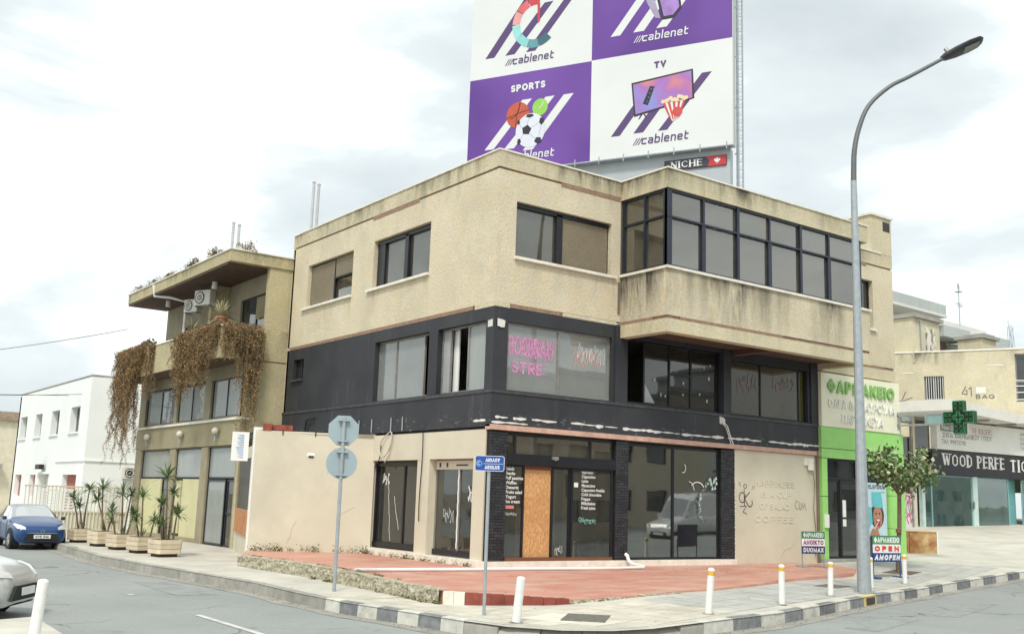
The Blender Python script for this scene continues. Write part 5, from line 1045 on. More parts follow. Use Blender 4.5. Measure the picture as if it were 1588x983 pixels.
w1 = window(Q, PH, 13.41, 16.79, 2.56, 3.23, .10, [15.1], [], .07, M_frame, G_dark, name='fanlight'); window(Q, PH, 13.41, 14.2, .02, 2.55, .1, [], [], .06, M_frame, G_shop, name='side_light')
w2 = window(Q, PH, 14.2, 15.35, .02, 2.55, .08, [], [], .09, M_frame, G_shop, name='glass_door'); w3 = window(Q, PH, 15.35, 16.79, .02, 2.55, .1, [], [], .06, M_frame, G_shop, name='display_window')
mb = MB(); mb.pbox(PH, 13.1, 17.75, -.3, .06, -.2, .015); mb.build('threshold', M_concrete, Q)
mb = MB(); mb.box(13.4, 17.2, 2.6, 2.7, 0, 3.3).box(13.35, 17.3, .2, 6, 3.3, 3.35).box(13.33, 13.38, .4, 4, 0, 3.3).box(17.2, 17.28, .4, 4, 0, 3.3).box(13.3, 17.3, .2, 3, -.02, .0); mb.build('interior_shell', M_interior, Q)
mb = MB(); mb.box(14.6, 15.4, .9, 1.4, .0, 1.3); mb.build('counter', M_white, Q); mb = MB(); mb.lathe([(.14, 0), (.2, .42)], (14.55, .7, .02), 10); mb.build('pink_pot', mat('pink_pot', (.5, .1, .2), .6), Q)
mb = MB(); g = random.Random(5); [blades(mb, Vector((14.55, .7, .5)), 30, .8, .06, g, 1.3, .3)]; mb.build('foliage', M_leafdark, Q, recalc=False, kind='stuff')
lm = MB(); lettering(lm, PH, 'ΦΑΡΜΑΚΕΙΟ', 13.42, 5.40, .42, .10, .062, width=3.72, deep=.05); lm.build('green_lettering', mat('letter_green', (.22, .46, .12), .5), Q)
lm = MB(); lettering(lm, PH, 'ΟΛΓΑ & ΣΤΑΥΡΟΥΛΑ', 13.46, 4.90, .29, .045, .062, width=3.68, deep=.045); lettering(lm, PH, 'ΠΑΡΑΣΚΕΥΑ', 14.16, 4.42, .30, .045, .062, width=2.28, deep=.045); lm.build('white_lettering', mat('white_letter', (.8, .8, .74), .5), Q)
# poster of a smiling patient
pm = MB(); pm.pbox(PH, 15.62, 16.74, -.09, -.06, .74, 2.52); po = pm.build('poster', mat('pale_blue_poster', (.52, .66, .72), .5), Q)
def shape(pts, d, m, name, par=None, pl=PH): mb = MB(); mb.flat(pl, pts, d); return mb.build(name, m, par or po)
M_skin = mat('printed_skin', (.42, .21, .13), .5, var=.15, scale=6); M_hair = mat('printed_dark_hair', (.03, .02, .02), .5); M_tq = mat('printed_turquoise', (.12, .5, .55), .5)
shape(arc(16.18, 1.42, .38, .42, 0, 360, 20)[:-1], -.056, M_hair, 'printed_hair'); shape(arc(16.2, 1.38, .26, .40, 0, 360, 20)[:-1], -.053, M_skin, 'printed_face')
shape([(15.9, 1.72), (16.52, 1.68), (16.42, 2.22), (15.88, 2.22)], -.050, M_tq, 'printed_cap'); shape([(15.64, .95), (15.9, 1.2), (15.86, 1.7), (15.64, 1.72)], -.050, M_tq, 'printed_sleeve')
shape(arc(16.22, 1.20, .12, .14, 0, 360, 14)[:-1], -.050, mat('printed_red_lip', (.4, .03, .04), .5), 'printed_mouth'); shape([(16.13, 1.25), (16.31, 1.25), (16.28, 1.31), (16.16, 1.31)], -.047, M_white, 'printed_teeth')
for x in (16.1, 16.3): shape(arc(x, 1.5, .045, .028, 0, 360, 10)[:-1], -.047, M_hair, 'printed_eye')
shape([(15.7, .76), (16.3, .76), (16.15, 1.02), (15.9, 1.0)], -.049, M_skin, 'printed_hand'); strm = MB(); strip(strm, PH, [(16.0, .98), (16.22, 1.22)], .03, -.046); strm.build('printed_brush', M_white, po)
lm = MB(); lettering(lm, PH, 'ELGYDIUM', 15.72, 2.32, .14, .028, -.055, width=.95); lettering(lm, PH, 'CLINIC', 16.42, 2.2, .035, .008, -.055, width=.2); lm.build('black_lettering', M_hair, po)
mb = MB(); mb.pbox(PH, 14.32, 14.5, -.09, -.085, 1.35, 1.9).pbox(PH, 14.32, 14.5, -.09, -.085, 1.05, 1.28); mb.build('door_notice', M_white, w2)
mb = MB(); mb.pbox(PH, 13.2, 13.36, .031, .1, 1.0, 1.42); mb.build('intercom_box', M_white, Q)
mb = MB(); mb.pbox(PH, 13.52, 13.95, -.17, -.16, .9, 1.0); lettering(mb, PH, 'OPEN', 13.55, .72, .08, .02, -.16, width=.3); mb.build('door_print', M_white, Q)
# green cross on its bracket
X_ = empty('pharmacy_cross', (17.3, -2.45, 4.1), 'green and black pharmacy cross sticking out on a steel arm over the tree', 'sign')
XP = Plane((17.3, 0), (0, 1), -1); M_xg = mat('dark_green_casing', (.01, .06, .02), .3); M_led = mat('black_led_face', (.014, .02, .016), .35); M_ledg = mat('green_led_tube', (.05, .42, .16), .4)
cy, cz, a_, b_ = -2.47, 4.74, .56, .2
cp = [(cy-b_, cz-a_), (cy+b_, cz-a_), (cy+b_, cz-b_), (cy+a_, cz-b_), (cy+a_, cz+b_), (cy+b_, cz+b_), (cy+b_, cz+a_), (cy-b_, cz+a_), (cy-b_, cz+b_), (cy-a_, cz+b_), (cy-a_, cz-b_), (cy-b_, cz-b_)]
mb = MB(); mb.prism(XP, cp, -.2, .0); mb.build('casing', M_xg, X_, bevel=.03)
sc_ = lambda P_, k_: [(cy+(u-cy)*k_, cz+(z-cz)*k_) for u, z in P_]
mb = MB(); mb.flat(XP, sc_(cp, .93), .006); mb.build('led_face', M_led, X_)
mb = MB(); strip(mb, XP, sc_(cp, .95)+[sc_(cp, .95)[0]], .018, .010, True); q_ = sc_(cp, .32); strip(mb, XP, q_+[q_[0]], .016, .012, True); q_ = sc_(cp, .2); strip(mb, XP, q_+[q_[0]], .012, .013, True)
for (u, z) in [(cy+dx, cz+dz) for dx, dz in ((-.09, .3), (.09, .3), (-.09, .45), (.09, .45), (-.09, -.3), (.09, -.3), (-.09, -.45), (.09, -.45), (.3, .09), (.3, -.09), (.45, .09), (.45, -.09), (-.3, .09), (-.3, -.09), (-.45, .09), (-.45, -.09))]:
    strip(mb, XP, [(u-.055, z-.055), (u+.055, z+.055)], .009, .009); strip(mb, XP, [(u-.055, z+.055), (u+.055, z-.055)], .009, .0095)
mb.build('led_frame', M_ledg, X_)
mb = MB(); mb.box(17.33, 17.43, -1.9, -.15, 4.86, 4.92).box(17.33, 17.43, -1.9, -.15, 4.52, 4.58).box(17.33, 17.43, -.2, -.13, 4.42, 5.02).box(17.33, 17.43, -1.3, -1.22, 4.58, 4.86); mb.build('arm', M_steel, X_)
mb = MB(); mb.box(17.34, 17.42, -1.89, -1.25, 4.58, 4.86); mb.build('arm_plate', mat('pale_teal_box', (.28, .42, .43), .4), X_)
mb = MB(); mb.box(17.3, 17.5, -.6, -.35, 4.7, 4.85); mb.build('spotlight', M_steel, X_)

# ================================================================== STREET FURNITURE
def board_sign(c, ang, z0, w_, h_, lines, cols, label, feet):
    pl = Plane(c, (math.cos(ang), math.sin(ang))); zb = PZ(c[0], c[1]) if not inside(c[0], c[1], TER) else TZ(c[0], c[1])
    o = empty('pavement_sign', (c[0], c[1], zb), label, 'sign'); z0 += zb
    mb = MB(); mb.pbox(pl, -w_/2, w_/2, -.03, 0, z0, z0+h_); mb.build('board', cols[0], o)
    for i in range(3):
        za = z0 + h_*(2-i)/3
        mb = MB(); mb.pbox(pl, -w_/2+.01, w_/2-.01, .001, .006, za+.005, za+h_/3-(.012 if i == 0 else 0)); mb.build('colour_field', cols[i+1], o)
        lm = MB(); t, m_, wt = lines[i]; hh = h_/3*.62; lettering(lm, pl, t, -w_/2+.06, za+h_/3*.2, hh, wt, .009, width=w_-.12, slant=.25 if t == 'AMOFEN' else 0); lm.build('lettering', m_, o)
    mb = MB(); [mb.pbox(pl, s*(w_/2-.03)-.015, s*(w_/2-.03)+.015, -.03, -.002, zb+.03, z0+.02) for s in (-1, 1)]; mb.build('leg', feet, o)
    mb = MB(); [mb.pbox(pl, s*(w_/2-.03)-.10, s*(w_/2-.03)+.10, -.22, .2, zb+.0, zb+.045) for s in (-1, 1)]; mb.build('foot', feet, o)
M_dg = mat('sign_dark_green', (.03, .20, .08), .4); M_sw = mat('sign_white', (.74, .74, .72), .4); M_navy = mat('sign_navy', (.02, .025, .14), .4); M_pur = mat('sign_purple_text', (.26, .03, .16), .5); M_redt = mat('sign_red_text', (.62, .05, .04), .5)
board_sign((11.15, -1.25), R(-14), .40, .86, .66, (('ΦΑΡΜΑΚΕΙΟ', M_sw, .024), ('ΑΝΟΙΚΤΟ', M_pur, .032), ('DUOMAX', M_sw, .028)), (M_steel, M_dg, M_sw, M_navy), 'pharmacy stand sign reading open in Greek beside the cream wall', M_steel)
board_sign((11.15, -3.75), R(-8), .45, 1.12, .72, (('ΦΑΡΜΑΚΕΙΟ', M_sw, .035), ('OPEN', M_redt, .05), ('AMOFEN', M_sw, .045)), (M_navy, mat('sign_mid_green', (.06, .28, .09), .4), M_sw, mat('sign_blue', (.02, .05, .2), .4)), 'pharmacy stand sign reading OPEN in red on blue legs beside the tree', mat('blue_metal_leg', (.03, .07, .2), .5))
# street tree
def street_tree(c, label):
    g = random.Random(77); o = empty('street_tree', c, label, 'tree'); C_ = Vector(c); tr = MB()
    top = C_+Vector((.12, 0, 2.35)); tr.tube([C_-Vector((0, 0, .1)), C_+Vector((-.06, 0, .5)), C_+Vector((.1, .02, 1.3)), top], [.095, .075, .065, .06], 9); tr.build('trunk', M_bark, o)
    tips = []
    for i in range(7):
        a = i*2*math.pi/7+g.uniform(-.3, .3); l = g.uniform(.5, 1.0); e = top+Vector((math.cos(a)*l, math.sin(a)*l, g.uniform(.3, 1.15))); m_ = top.lerp(e, .5)+Vector((0, 0, -.08)); mb = MB(); mb.tube([top-Vector((0, 0, .1)), m_, e], [.035, .025, .01], 6); mb.build('limb', M_bark, o); tips += [e, m_.lerp(e, .5)]
        for _ in range(3): q = m_.lerp(e, g.random())+Vector((g.gauss(0, .25), g.gauss(0, .25), g.gauss(.1, .2))); tips.append(q)
    mats = [M_leafgreen, mat('mid_green_leaf', (.17, .23, .085), .5, var=.3), mat('olive_tree_leaf', (.07, .115, .04), .5, var=.3), mat('pale_leaf', (.40, .42, .24), .6)]; lf = MB()  # last leaf colour is paler than the rest
    for t in tips:
        k_ = g.choice((0, 1, 1, 2, 0)); r_ = g.uniform(.18, .30)
        for _ in range(46):
            q = Vector((g.gauss(0, 1), g.gauss(0, 1), g.gauss(0, .75)))*r_*.72; leafq(lf, t+q, g.uniform(.10, .19), g, 3 if g.random() < .14 else (k_ if g.random() < .7 else g.choice((0, 1, 2))), .7, .2)
    lf.build('crown', mats, o, recalc=False, kind='stuff')
    mb = MB(); mb.lathe([(.085, 0), (.085, .12)], C_+Vector((.02, .0, 1.15)), 10); mb.build('tree_tie', mat('brown_strap', (.2, .08, .05), .8), o)
street_tree((13.1, -2.85, -.2), 'small street tree with a thin bare trunk in front of the pharmacy')
# bollards
def bollard(x, y, z, h_, yellow, lean, label, r_=.062):
    o = empty('bollard', (x, y, z), label, 'bollard', 'white bollards along the kerb'); dx, dy = lean
    pt = lambda t: (dx*t, dy*t, h_*t); M_bw = mat('white_bollard_paint', (.74, .74, .71), .6, var=.05, dirt=.22, scale=6)
    mb = MB(); mb.tube([pt(0), pt(.955)], r_, 16, mi=0); mb.tube([pt(.955), pt(.985), pt(1.0)], [r_, r_*.8, r_*.35], 16); mb.build('post', M_bw, o, world=False, smooth=False)
    if yellow: mb = MB(); mb.tube([pt(.84), pt(.93)], r_+.004, 16); mb.build('yellow_band', mat('yellow_reflective_band', (.66, .38, .04), .6, dirt=.3, scale=9), o, world=False)
    else: mb = MB(); mb.tube([pt(.0), pt(.03)], r_+.004, 16); mb.build('base_ring', M_frame, o, world=False)
    mb = MB(); mb.tube([(0, 0, 0), (0, 0, .015)], r_*1.7, 14); mb.build('footing', M_concrete, o, world=False)
kz = lambda x, y: PZ(x, y)+.01
bollard(-5.02, -7.98, -.36, .72, False, (.06, -.03), 'plain white bollard leaning beside the blue street name sign', .07)
bollard(-.98, -8.28, kz(-.98, -8.28), .80, True, (.05, -.03), 'yellow banded bollard standing alone in front of the cafe display window')
bollard(1.92, -7.55, kz(1.92, -7.55), .78, True, (.0, .0), 'yellow banded bollard in front of the cream wall, second from the left')
bollard(4.86, -6.52, kz(4.86, -6.52), .74, True, (.02, .0), 'yellow banded bollard just left of the street lamp')
bollard(7.85, -5.5, kz(7.85, -5.5), .76, True, (-.01, 0), 'yellow banded bollard just right of the street lamp in front of the OPEN sign')
bollard(10.3, -4.85, kz(10.3, -4.85), .77, True, (-.01, 0), 'rightmost yellow banded bollard beside the small street tree')
bollard(-11.9, -7.1, -.37, .74, False, (.05, 0), 'chipped white bollard at the bottom left corner beside the silver car', .07)
# street lamp
lamp = empty('street_lamp', (6.5, -6.25, -.33), 'tall grey street lamp with a curved arm at the kerb', 'street lamp')
mb = MB(); mb.tube([(0, 0, 0), (0, 0, 4), (0, 0, 10.05)], [.165, .12, .075], 14, cap=True)
rt = Vector((math.cos(.6323), -math.sin(.6323), 0)); path = []; ctl = [(0, 10.0), (.01, 10.35), (.04, 10.86), (.17, 11.45), (.44, 12.07), (.98, 12.59), (1.51, 12.89), (2.46, 13.45)]
for i in range(len(ctl)-1):
    p0, p1, p2, p3 = ctl[max(i-1, 0)], ctl[i], ctl[i+1], ctl[min(i+2, len(ctl)-1)]
    for k_ in range(4):
        t = k_/4; q = [.5*(2*p1[c]+(p2[c]-p0[c])*t+(2*p0[c]-5*p1[c]+4*p2[c]-p3[c])*t*t+(3*p1[c]-p0[c]-3*p2[c]+p3[c])*t**3) for c in (0, 1)]; path.append(rt*q[0]+Vector((0, 0, q[1])))
path.append(rt*ctl[-1][0]+Vector((0, 0, ctl[-1][1])))
dr = (path[-1]-path[-2]).normalized(); dr = (rt*.89+Vector((0, 0, .45))).normalized()
mb.build('pole', M_steel, lamp, world=False); mb = MB(); mb.tube(path, [.072-.026*i/len(path) for i in range(len(path))], 10); mb.build('arm', mat('dark_weathered_steel', (.13, .14, .14), .55, .3), lamp, world=False)
hp = path[-1]; hd = dr; hs_ = Vector((-rt.y, rt.x, 0)); hs_ = (Matrix.Rotation(R(22), 3, hd) @ hs_) if (Matrix.Rotation(R(22), 3, hd) @ hs_).z < (Matrix.Rotation(R(-22), 3, hd) @ hs_).z else (Matrix.Rotation(R(-22), 3, hd) @ hs_); hu = hs_.cross(hd).normalized(); hu = -hu if hu.z < 0 else hu
mb = MB(); prof = [(-.12, .07, .07), (.0, .13, .11), (.3, .2, .12), (.7, .24, .10), (.98, .21, .08), (1.08, .12, .04)]; b = 0
for (l, wx, hz_) in prof:
    c = hp+hd*l
    for k_ in range(12): a = 2*math.pi*k_/12; mb.v.append(c+hs_*wx*math.cos(a)+hu*hz_*math.sin(a)*(1 if math.sin(a) > 0 else .55))
for i in range(len(prof)-1):
    for k_ in range(12): mb.f.append((i*12+k_, i*12+(k_+1) % 12, (i+1)*12+(k_+1) % 12, (i+1)*12+k_)); mb.mi.append(0)
mb.f += [tuple(range(11, -1, -1)), tuple(range(60, 72))]; mb.mi += [0, 0]; mb.build('lamp_head', mat('dark_lamp_casing', (.035, .037, .042), .45), lamp, world=False)
mb = MB(); c = hp+hd*.72-hu*.062; mb.add([c-hd*.22-hs_*.13, c+hd*.22-hs_*.12, c+hd*.22+hs_*.12, c-hd*.22+hs_*.13], [(0, 1, 2, 3)]); mb.build('lens', mat('grey_lens', (.22, .22, .2), .2), lamp, world=False)
mb = MB(); mb.tube([hp+hd*.15+hu*.08, hp+hd*.15+hu*.24], .05, 8); mb.build('sensor', M_alu, lamp, world=False)
mb = MB(); mb.box(-.2, .2, -.2, .2, -.02, .02); mb.build('base_plate', M_steel, lamp, world=False)
mb = MB(); [mb.tube([(.15*a, .15*b, .02), (.15*a, .15*b, .06)], .02, 6) for a in (-1, 1) for b in (-1, 1)]; mb.build('bolt', M_steel, lamp, world=False)
# back of the stop sign and round sign
sp = empty('sign_post', (-5.3, -2.31, -.36), 'grey backs of an octagonal sign above a round sign on one pole', 'sign post')
M_sb = mat('pale_blue_grey_sign_back', (.32, .40, .43), .5, .2, var=.05)
SPP = Plane((-5.3, -2.31), (math.cos(.45), -math.sin(.45))); mb = MB(); mb.tube([(0, 0, 0), (-.0, 0, 3.45)], .038, 10); mb.build('pole', M_steel, sp, world=False)
mb = MB(); oc = [(.33*math.cos(R(22.5+45*i)), 2.83+.33*math.sin(R(22.5+45*i))) for i in range(8)]; mb.prism(SPP, oc, -.06, -.045); mb.build('octagonal_plate', M_sb, sp)
mb = MB(); mb.prism(SPP, arc(0, 2.17, .315, .315, 0, 360, 32)[:-1], -.06, -.045); mb.build('round_plate', M_sb, sp)
mb = MB(); [mb.pbox(SPP, -.11, .11, -.044, .045, z, z+.03) for z in (3.02, 2.6, 2.38, 1.92)]; mb.build('clamp', M_steel, sp)
mb = MB(); [mb.pbox(SPP, -.035, .035, -.052, -.043, z, z+.5) for z in (2.58, 1.92)]; mb.build('stiffener', M_steel, sp)
ns = empty('street_name_sign', (-4.92, -6.96, -.36), 'blue street name sign reading AEOLUS on a thin grey pole', 'sign')
NSP = Plane((-4.92, -6.96), (math.cos(.66), -math.sin(.66))); mb = MB(); mb.tube([(0, 0, 0), (0, 0, 2.4)], .03, 10); mb.build('pole', M_steel, ns, world=False)
M_bl = mat('street_sign_blue', (.01, .07, .33), .4, var=.05); mb = MB(); rr = []
for cxx, czz, a0 in ((.22, 2.23, 0), (-.20, 2.23, 90), (-.20, 2.05, 180), (.22, 2.05, 270)): rr += arc(cxx, czz, .035, .035, a0, a0+90, 4)
mb.prism(NSP, rr, .032, .045); mb.build('sign_plate', M_bl, ns)
mb = MB(); strip(mb, NSP, rr+[rr[0]], .008, .047, True); mb.build('white_border_print', M_sw, ns); lm = MB(); lettering(lm, NSP, 'ΑΙΟΛΟΥ', -.06, 2.165, .062, .013, .048, width=.24); lettering(lm, NSP, 'AEOLUS', -.07, 2.045, .062, .013, .048, width=.25); strip(lm, NSP, [(-.1, 2.135), (.235, 2.135)], .006, .048); lm.build('lettering', M_sw, ns)
mb = MB(); strip(mb, NSP, arc(-.17, 2.14, .048, .048, 0, 360, 16), .008, .048, True); strip(mb, NSP, arc(-.17, 2.14, .022, .026, 40, 320, 8), .014, .048); mb.build('emblem_print', mat('pale_blue_print', (.35, .5, .75), .5), ns)
# white waste pipe across the terrace
mb = MB(); mb.tube([(-3.9, -.52, TZ(-3.9, -.5)+.045), (-1, -.72, TZ(-1, -.7)+.045), (3.5, -.98, TZ(3.5, -1)+.045), (4.45, -.9, TZ(4.4, -1)+.05)], .038, 10); tag(mb.build('waste_pipe', M_white, None), 'long white plastic pipe lying across the red terrace', 'pipe')
mb = MB(); mb.tube([(4.45, -.9, -.09), (4.6, -.8, -.08), (4.64, -.35, -.06), (4.64, -.16, .02), (4.62, -.12, .16), (4.6, -.06, .2)], .05, 10); tag(mb.build('waste_pipe', M_white, None), 'white pipe elbow rising to the middle brick pillar', 'pipe')
# hanging cables
def cable(pts, r_, m, label, group='loose cables on the corner building'):
    P_ = [Vector(p) for p in pts]; q = []
    for i in range(len(P_)-1):
        a, b, c, d = P_[max(i-1, 0)], P_[i], P_[i+1], P_[min(i+2, len(P_)-1)]
        for k_ in range(6): t = k_/6; q.append(.5*((2*b)+(c-a)*t+(2*a-5*b+4*c-d)*t*t+(3*b-a-3*c+d)*t**3))
    q.append(P_[-1]); mb = MB(); mb.tube(q, r_, 6); tag(mb.build('hanging_cable', m, None), label, 'cable', group)
M_cab = mat('pale_cable', (.5, .47, .4), .6); lp = lambda y, z, d=.07: L.pt(y, d, z)
cable([lp(5.0, 3.36), lp(5.35, 3.1, .12), lp(5.4, 2.75, .1), lp(5.15, 2.66, .12), lp(4.85, 2.9, .12), lp(4.78, 3.3, .1), lp(4.95, 3.38)], .018, M_cab, 'pale cable coil hanging over the dark shop door')
cable([lp(5.42, 3.0), lp(5.44, 2.6, .1), lp(5.62, 2.35, .15)], .014, M_frame, 'black cable end hanging left of the coil over the shop door')
cable([lp(4.8, 3.3), lp(4.9, 2.75, .1), lp(5.05, 2.5, .14)], .016, M_cab, 'pale cable end hanging right of the coil over the shop door')
cable([lp(3.12, 3.34), lp(3.1, 2.6), lp(3.16, 1.5), lp(3.14, .9)], .013, M_frame, 'thin dark cable running down between the two shop doors')
cable([lp(6.3, 2.75, .05), lp(6.5, 2.3, .08), lp(6.4, 1.9, .1), lp(6.3, 1.6, .06)], .010, M_cab, 'thin curved cable hanging beside the left shop door')
cable([lp(10.6, 3.5, .1), lp(10.5, 3.75, .12), lp(10.35, 3.95, .15), lp(9.9, 3.98, .12)], .03, M_frame, 'black looped cable above the octagonal sign')
# weeds along the walls
def weeds(pts, n, label, seed, sz=.06, h_=.12):
    g = random.Random(seed); lf = MB(); Lw = sum(math.dist(a[:2], b[:2]) for a, b in zip(pts[:-1], pts[1:]))
    cl = [g.uniform(0, Lw) for _ in range(max(4, n//30))]
    for _ in range(n):
        s = g.choice(cl)+g.gauss(0, .08); s = max(0, min(Lw, s)); p, t = poly_at([q[:2] for q in pts], s); leafq(lf, Vector((p.x+g.gauss(0, .03), p.y+g.gauss(0, .03), pts[0][2]+abs(g.gauss(0, h_*.5)))), g.uniform(.4, 1)*sz, g, g.randrange(3), .45)
    o = lf.build('weeds', [M_leafgreen, M_leafolive, M_leafdry2], None, recalc=False, kind='stuff'); o['label'] = label; o['category'] = 'weeds'
weeds([(-.15, 5.8, -.1), (-3.1, 7.4, -.1)], 700, 'weeds at the foot of the cream return wall', 1, .08, .16); weeds([(-.2, .2, -.12), (-.2, 5.8, -.12)], 600, 'weeds along the foot of the left shop doors', 2, .07, .12)
weeds([(-4.15, 4.7, -.1), (-3.95, .8, -.1), (-4.05, -1.4, -.1), (-4.2, -3, -.1)], 900, 'brown and green weeds on top of the rough low wall', 3, .05, .04); weeds([(-4.75, -5.1, -.36), (-4.62, -4.2, -.36), (-4.45, -2, -.37), (-4.35, 1, -.37)], 600, 'weeds at the pavement foot of the rough low wall', 4, .07, .06)
weeds([(-4.7, -5.2, -.36), (-4.5, -4.8, -.36)], 350, 'bright green weed tuft at the corner end of the low wall', 5, .08, .1)
# broken concrete edge where the terrace meets the pavement
mb = MB(); g = random.Random(31)
for i in range(60):
    t = i/60; p = Vector((-2.4, -6.18)).lerp(Vector((1.3, -5.45)), t); z = PZ(p.x, p.y)+.01; r_ = g.uniform(.03, .07)*(1.15-t); vs = [Vector((p.x+g.gauss(0, .03), p.y+g.gauss(0, .03), z))+Vector((x_*r_*g.uniform(.6, 1.2), y_*r_*g.uniform(.6, 1.2), z_*r_*g.uniform(.5, 1))) for x_, y_, z_ in ((-1, -1, -.3), (1, -1, -.3), (1, 1, -.3), (-1, 1, -.3), (-.7, -.7, .8), (.7, -.6, .8), (.6, .7, .8), (-.7, .6, .8))]; mb.hexa(vs)
o = mb.build('concrete_rubble', M_rough, None, kind='stuff'); o['label'] = 'crumbled concrete edge between the red terrace and the pavement'; o['category'] = 'rubble'
# rusty box
rb = empty('rusty_tank', (20.3, 1.2, -.05), 'low rust stained cream box with a white end beside the green pharmacy', 'box')
RB = Plane((18.85, 1.75), (2.0, -1.25)); M_rust = (lambda k: (k.base(k.mix(k.ramp(k.noise(1.6, 7, rough=.65), (.38, 0.), (.62, 1.)), (.55, .40, .20), (.30, .11, .035))), setattr(k.p.inputs['Roughness'], 'default_value', .85), k.m)[-1])(NT('rust_streaked_sheet'))
mb = MB(); mb.pbox(RB, 0, 1.15, -.7, 0, -.06, .86).pbox(RB, 1.17, 2.2, -.7, 0, -.06, .86); mb.build('side_panel', M_rust, rb); mb = MB(); mb.pbox(RB, 2.205, 2.25, -.72, .02, -.06, .9); mb.build('end_panel', M_white, rb)
mb = MB(); mb.pbox(RB, -.02, 2.2, -.72, .02, .865, .90); mb.build('lid', M_rust, rb)

# ================================================================== BILLBOARD
BAZ = -0.47891; dirb = Vector((math.sin(BAZ), math.cos(BAZ), 0)); BO = Vector((12.6466, 3.1542, 0)) + dirb*11.098     # left end
BB = Plane((BO.x, BO.y), (-dirb.x, -dirb.y), 1); 
if BB.n.x > 0: BB = Plane((BO.x, BO.y), (-dirb.x, -dirb.y), -1)
ZB0 = 14.634
class Shift:
    """the board's own frame: u from its left end, v from its lower edge"""
    def __init__(s, z): s.z = z; s.d = BB.d; s.n = BB.n
    def pt(s, u, d, z): return BB.pt(u, d, z+s.z)
BV = Shift(ZB0)
bb = empty('billboard', (BO.x, BO.y, 10.3), 'huge purple and white advertising billboard rising behind the roof', 'billboard')
M_bw_ = mat('billboard_white', (.66, .68, .67), .55, var=.03, scale=.5, dirt=.04); M_bp = (lambda k: (k.base(k.mix(k.ramp(k.noise(.25, 2), (.3, 0.), (.7, 1.)), (.085, .025, .215), (.155, .06, .33))), setattr(k.p.inputs['Roughness'], 'default_value', .5), k.m)[-1])(NT('billboard_purple')); M_bpd = mat('logo_purple', (.085, .045, .15), .5, var=.05)
mb = MB(); mb.pbox(BV, -.02, 11.12, -.35, 0, -.02, 8.4); mb.build('board', M_bw_, bb)
for (u0, u1, v0, v1, m) in ((0, 5.47, 0, 4.15, M_bp), (5.475, 11.1, 0, 4.17, M_bw_), (0, 5.47, 4.155, 8.35, M_bw_), (5.475, 11.1, 4.175, 8.35, M_bp)):
    mb = MB(); mb.pbox(BV, u0, u1, .002, .03, v0, v1); mb.build('panel', m, bb)
AD = .032
def art(name, m, polys, d=0):
    mb = MB(); [mb.flat(BV, p, AD+d+.001*i) for i, p in enumerate(polys)]; return mb.build(name + '_artwork', m, bb)
art('stripes', M_bpd, [], 0) if False else None
M_st2 = M_bp
art('stripes', M_bpd, [[(.67, 5.02), (1.1, 5.02), (3.5, 8.3), (3.07, 8.3)], [(1.61, 5.02), (2.04, 5.02), (3.74, 7.06), (3.34, 7.06)], [(2.56, 5.02), (2.98, 5.02), (5.2, 7.75), (4.8, 7.75)]])
art('stripes', M_bw_, [[(6.26, 5.03), (6.66, 5.03), (8.7, 7.7), (8.3, 7.7)], [(7.2, 5.05), (7.64, 5.05), (9.2, 7.1), (8.78, 7.1)], [(8.14, 5.06), (8.56, 5.06), (10.4, 7.4), (10, 7.4)]])
art('stripes', M_bpd, [[(6.33, .88), (6.7, .88), (8.3, 2.95), (7.93, 2.95)], [(7.25, .9), (7.65, .9), (8.9, 2.5), (8.5, 2.5)], [(8.24, .88), (8.6, .88), (10.33, 2.95), (9.95, 2.95)]])
art('stripes', M_bw_, [[(.8, 1.02), (1.22, 1.02), (2.89, 2.97), (2.46, 2.97)], [(1.7, .95), (2.15, .95), (3.9, 2.95), (3.5, 2.95)], [(2.55, .8), (3.0, .8), (4.73, 2.93), (4.3, 2.93)]])
def words(t, u, v, h, wt, wd, m): lm = MB(); lettering(lm, BV, t, u, v, h, wt, AD+.012, width=wd); lm.build('lettering', m, bb)
def logo(u, v, m):
    lm = MB(); lettering(lm, BV, 'cablenet', u+.34, v, .36, .05, AD+.012, width=1.84, slant=.12); [lm.flat(BV, [(u+.1*i, v), (u+.035+.1*i, v), (u+.2+.1*i, v+.27), (u+.165+.1*i, v+.27)], AD+.012) for i in range(3)]; lm.build('lettering', m, bb)
logo(7.24, .42, M_bpd); logo(1.62, 4.57, M_bpd); logo(7.22, 4.60, M_bw_); logo(1.75, .42, M_bw_)
words('SPORTS', 1.93, 3.36, .30, .075, 1.55, M_bw_); words('TV', 8.07, 3.43, .26, .07, .48, M_bpd)
words('INTERNET', 1.8, 7.7, .30, .075, 2.0, M_bpd); words('MOBILE', 7.6, 7.7, .30, .075, 1.6, M_bw_)
# tv, remote and popcorn
art('tv_frame', M_hair, [[(7.15, 2.96), (9.60, 3.17), (9.66, 1.98), (7.28, 1.56)], [(7.55, 1.62), (7.62, 1.62), (7.50, 1.45), (7.45, 1.45)], [(7.66, 1.62), (7.72, 1.62), (7.78, 1.5), (7.74, 1.48)]], .003)
M_scr = (lambda k: (k.base(k.ramp(k.noise(.6, 2), (.36, (.62, .22, .16)), (.5, (.36, .14, .42)), (.64, (.22, .25, .58)))), setattr(k.p.inputs['Roughness'], 'default_value', .5), k.m)[-1])(NT('printed_sunset'))
art('tv_screen', M_scr, [[(7.22, 2.89), (9.54, 3.10), (9.58, 2.02), (7.34, 1.66)]], .007)
art('remote', mat('printed_black', (.02, .018, .03), .5), [[(7.91, 2.73), (8.1, 2.68), (7.83, 1.96), (7.62, 2.05)]], .009)
art('remote_buttons', mat('printed_grey', (.3, .3, .34), .5), [arc(7.80+.10*j+.055*i, 2.12+.16*i-.02*j, .02, .02, 0, 360, 6)[:-1] for i in range(4) for j in range(2)], .011)
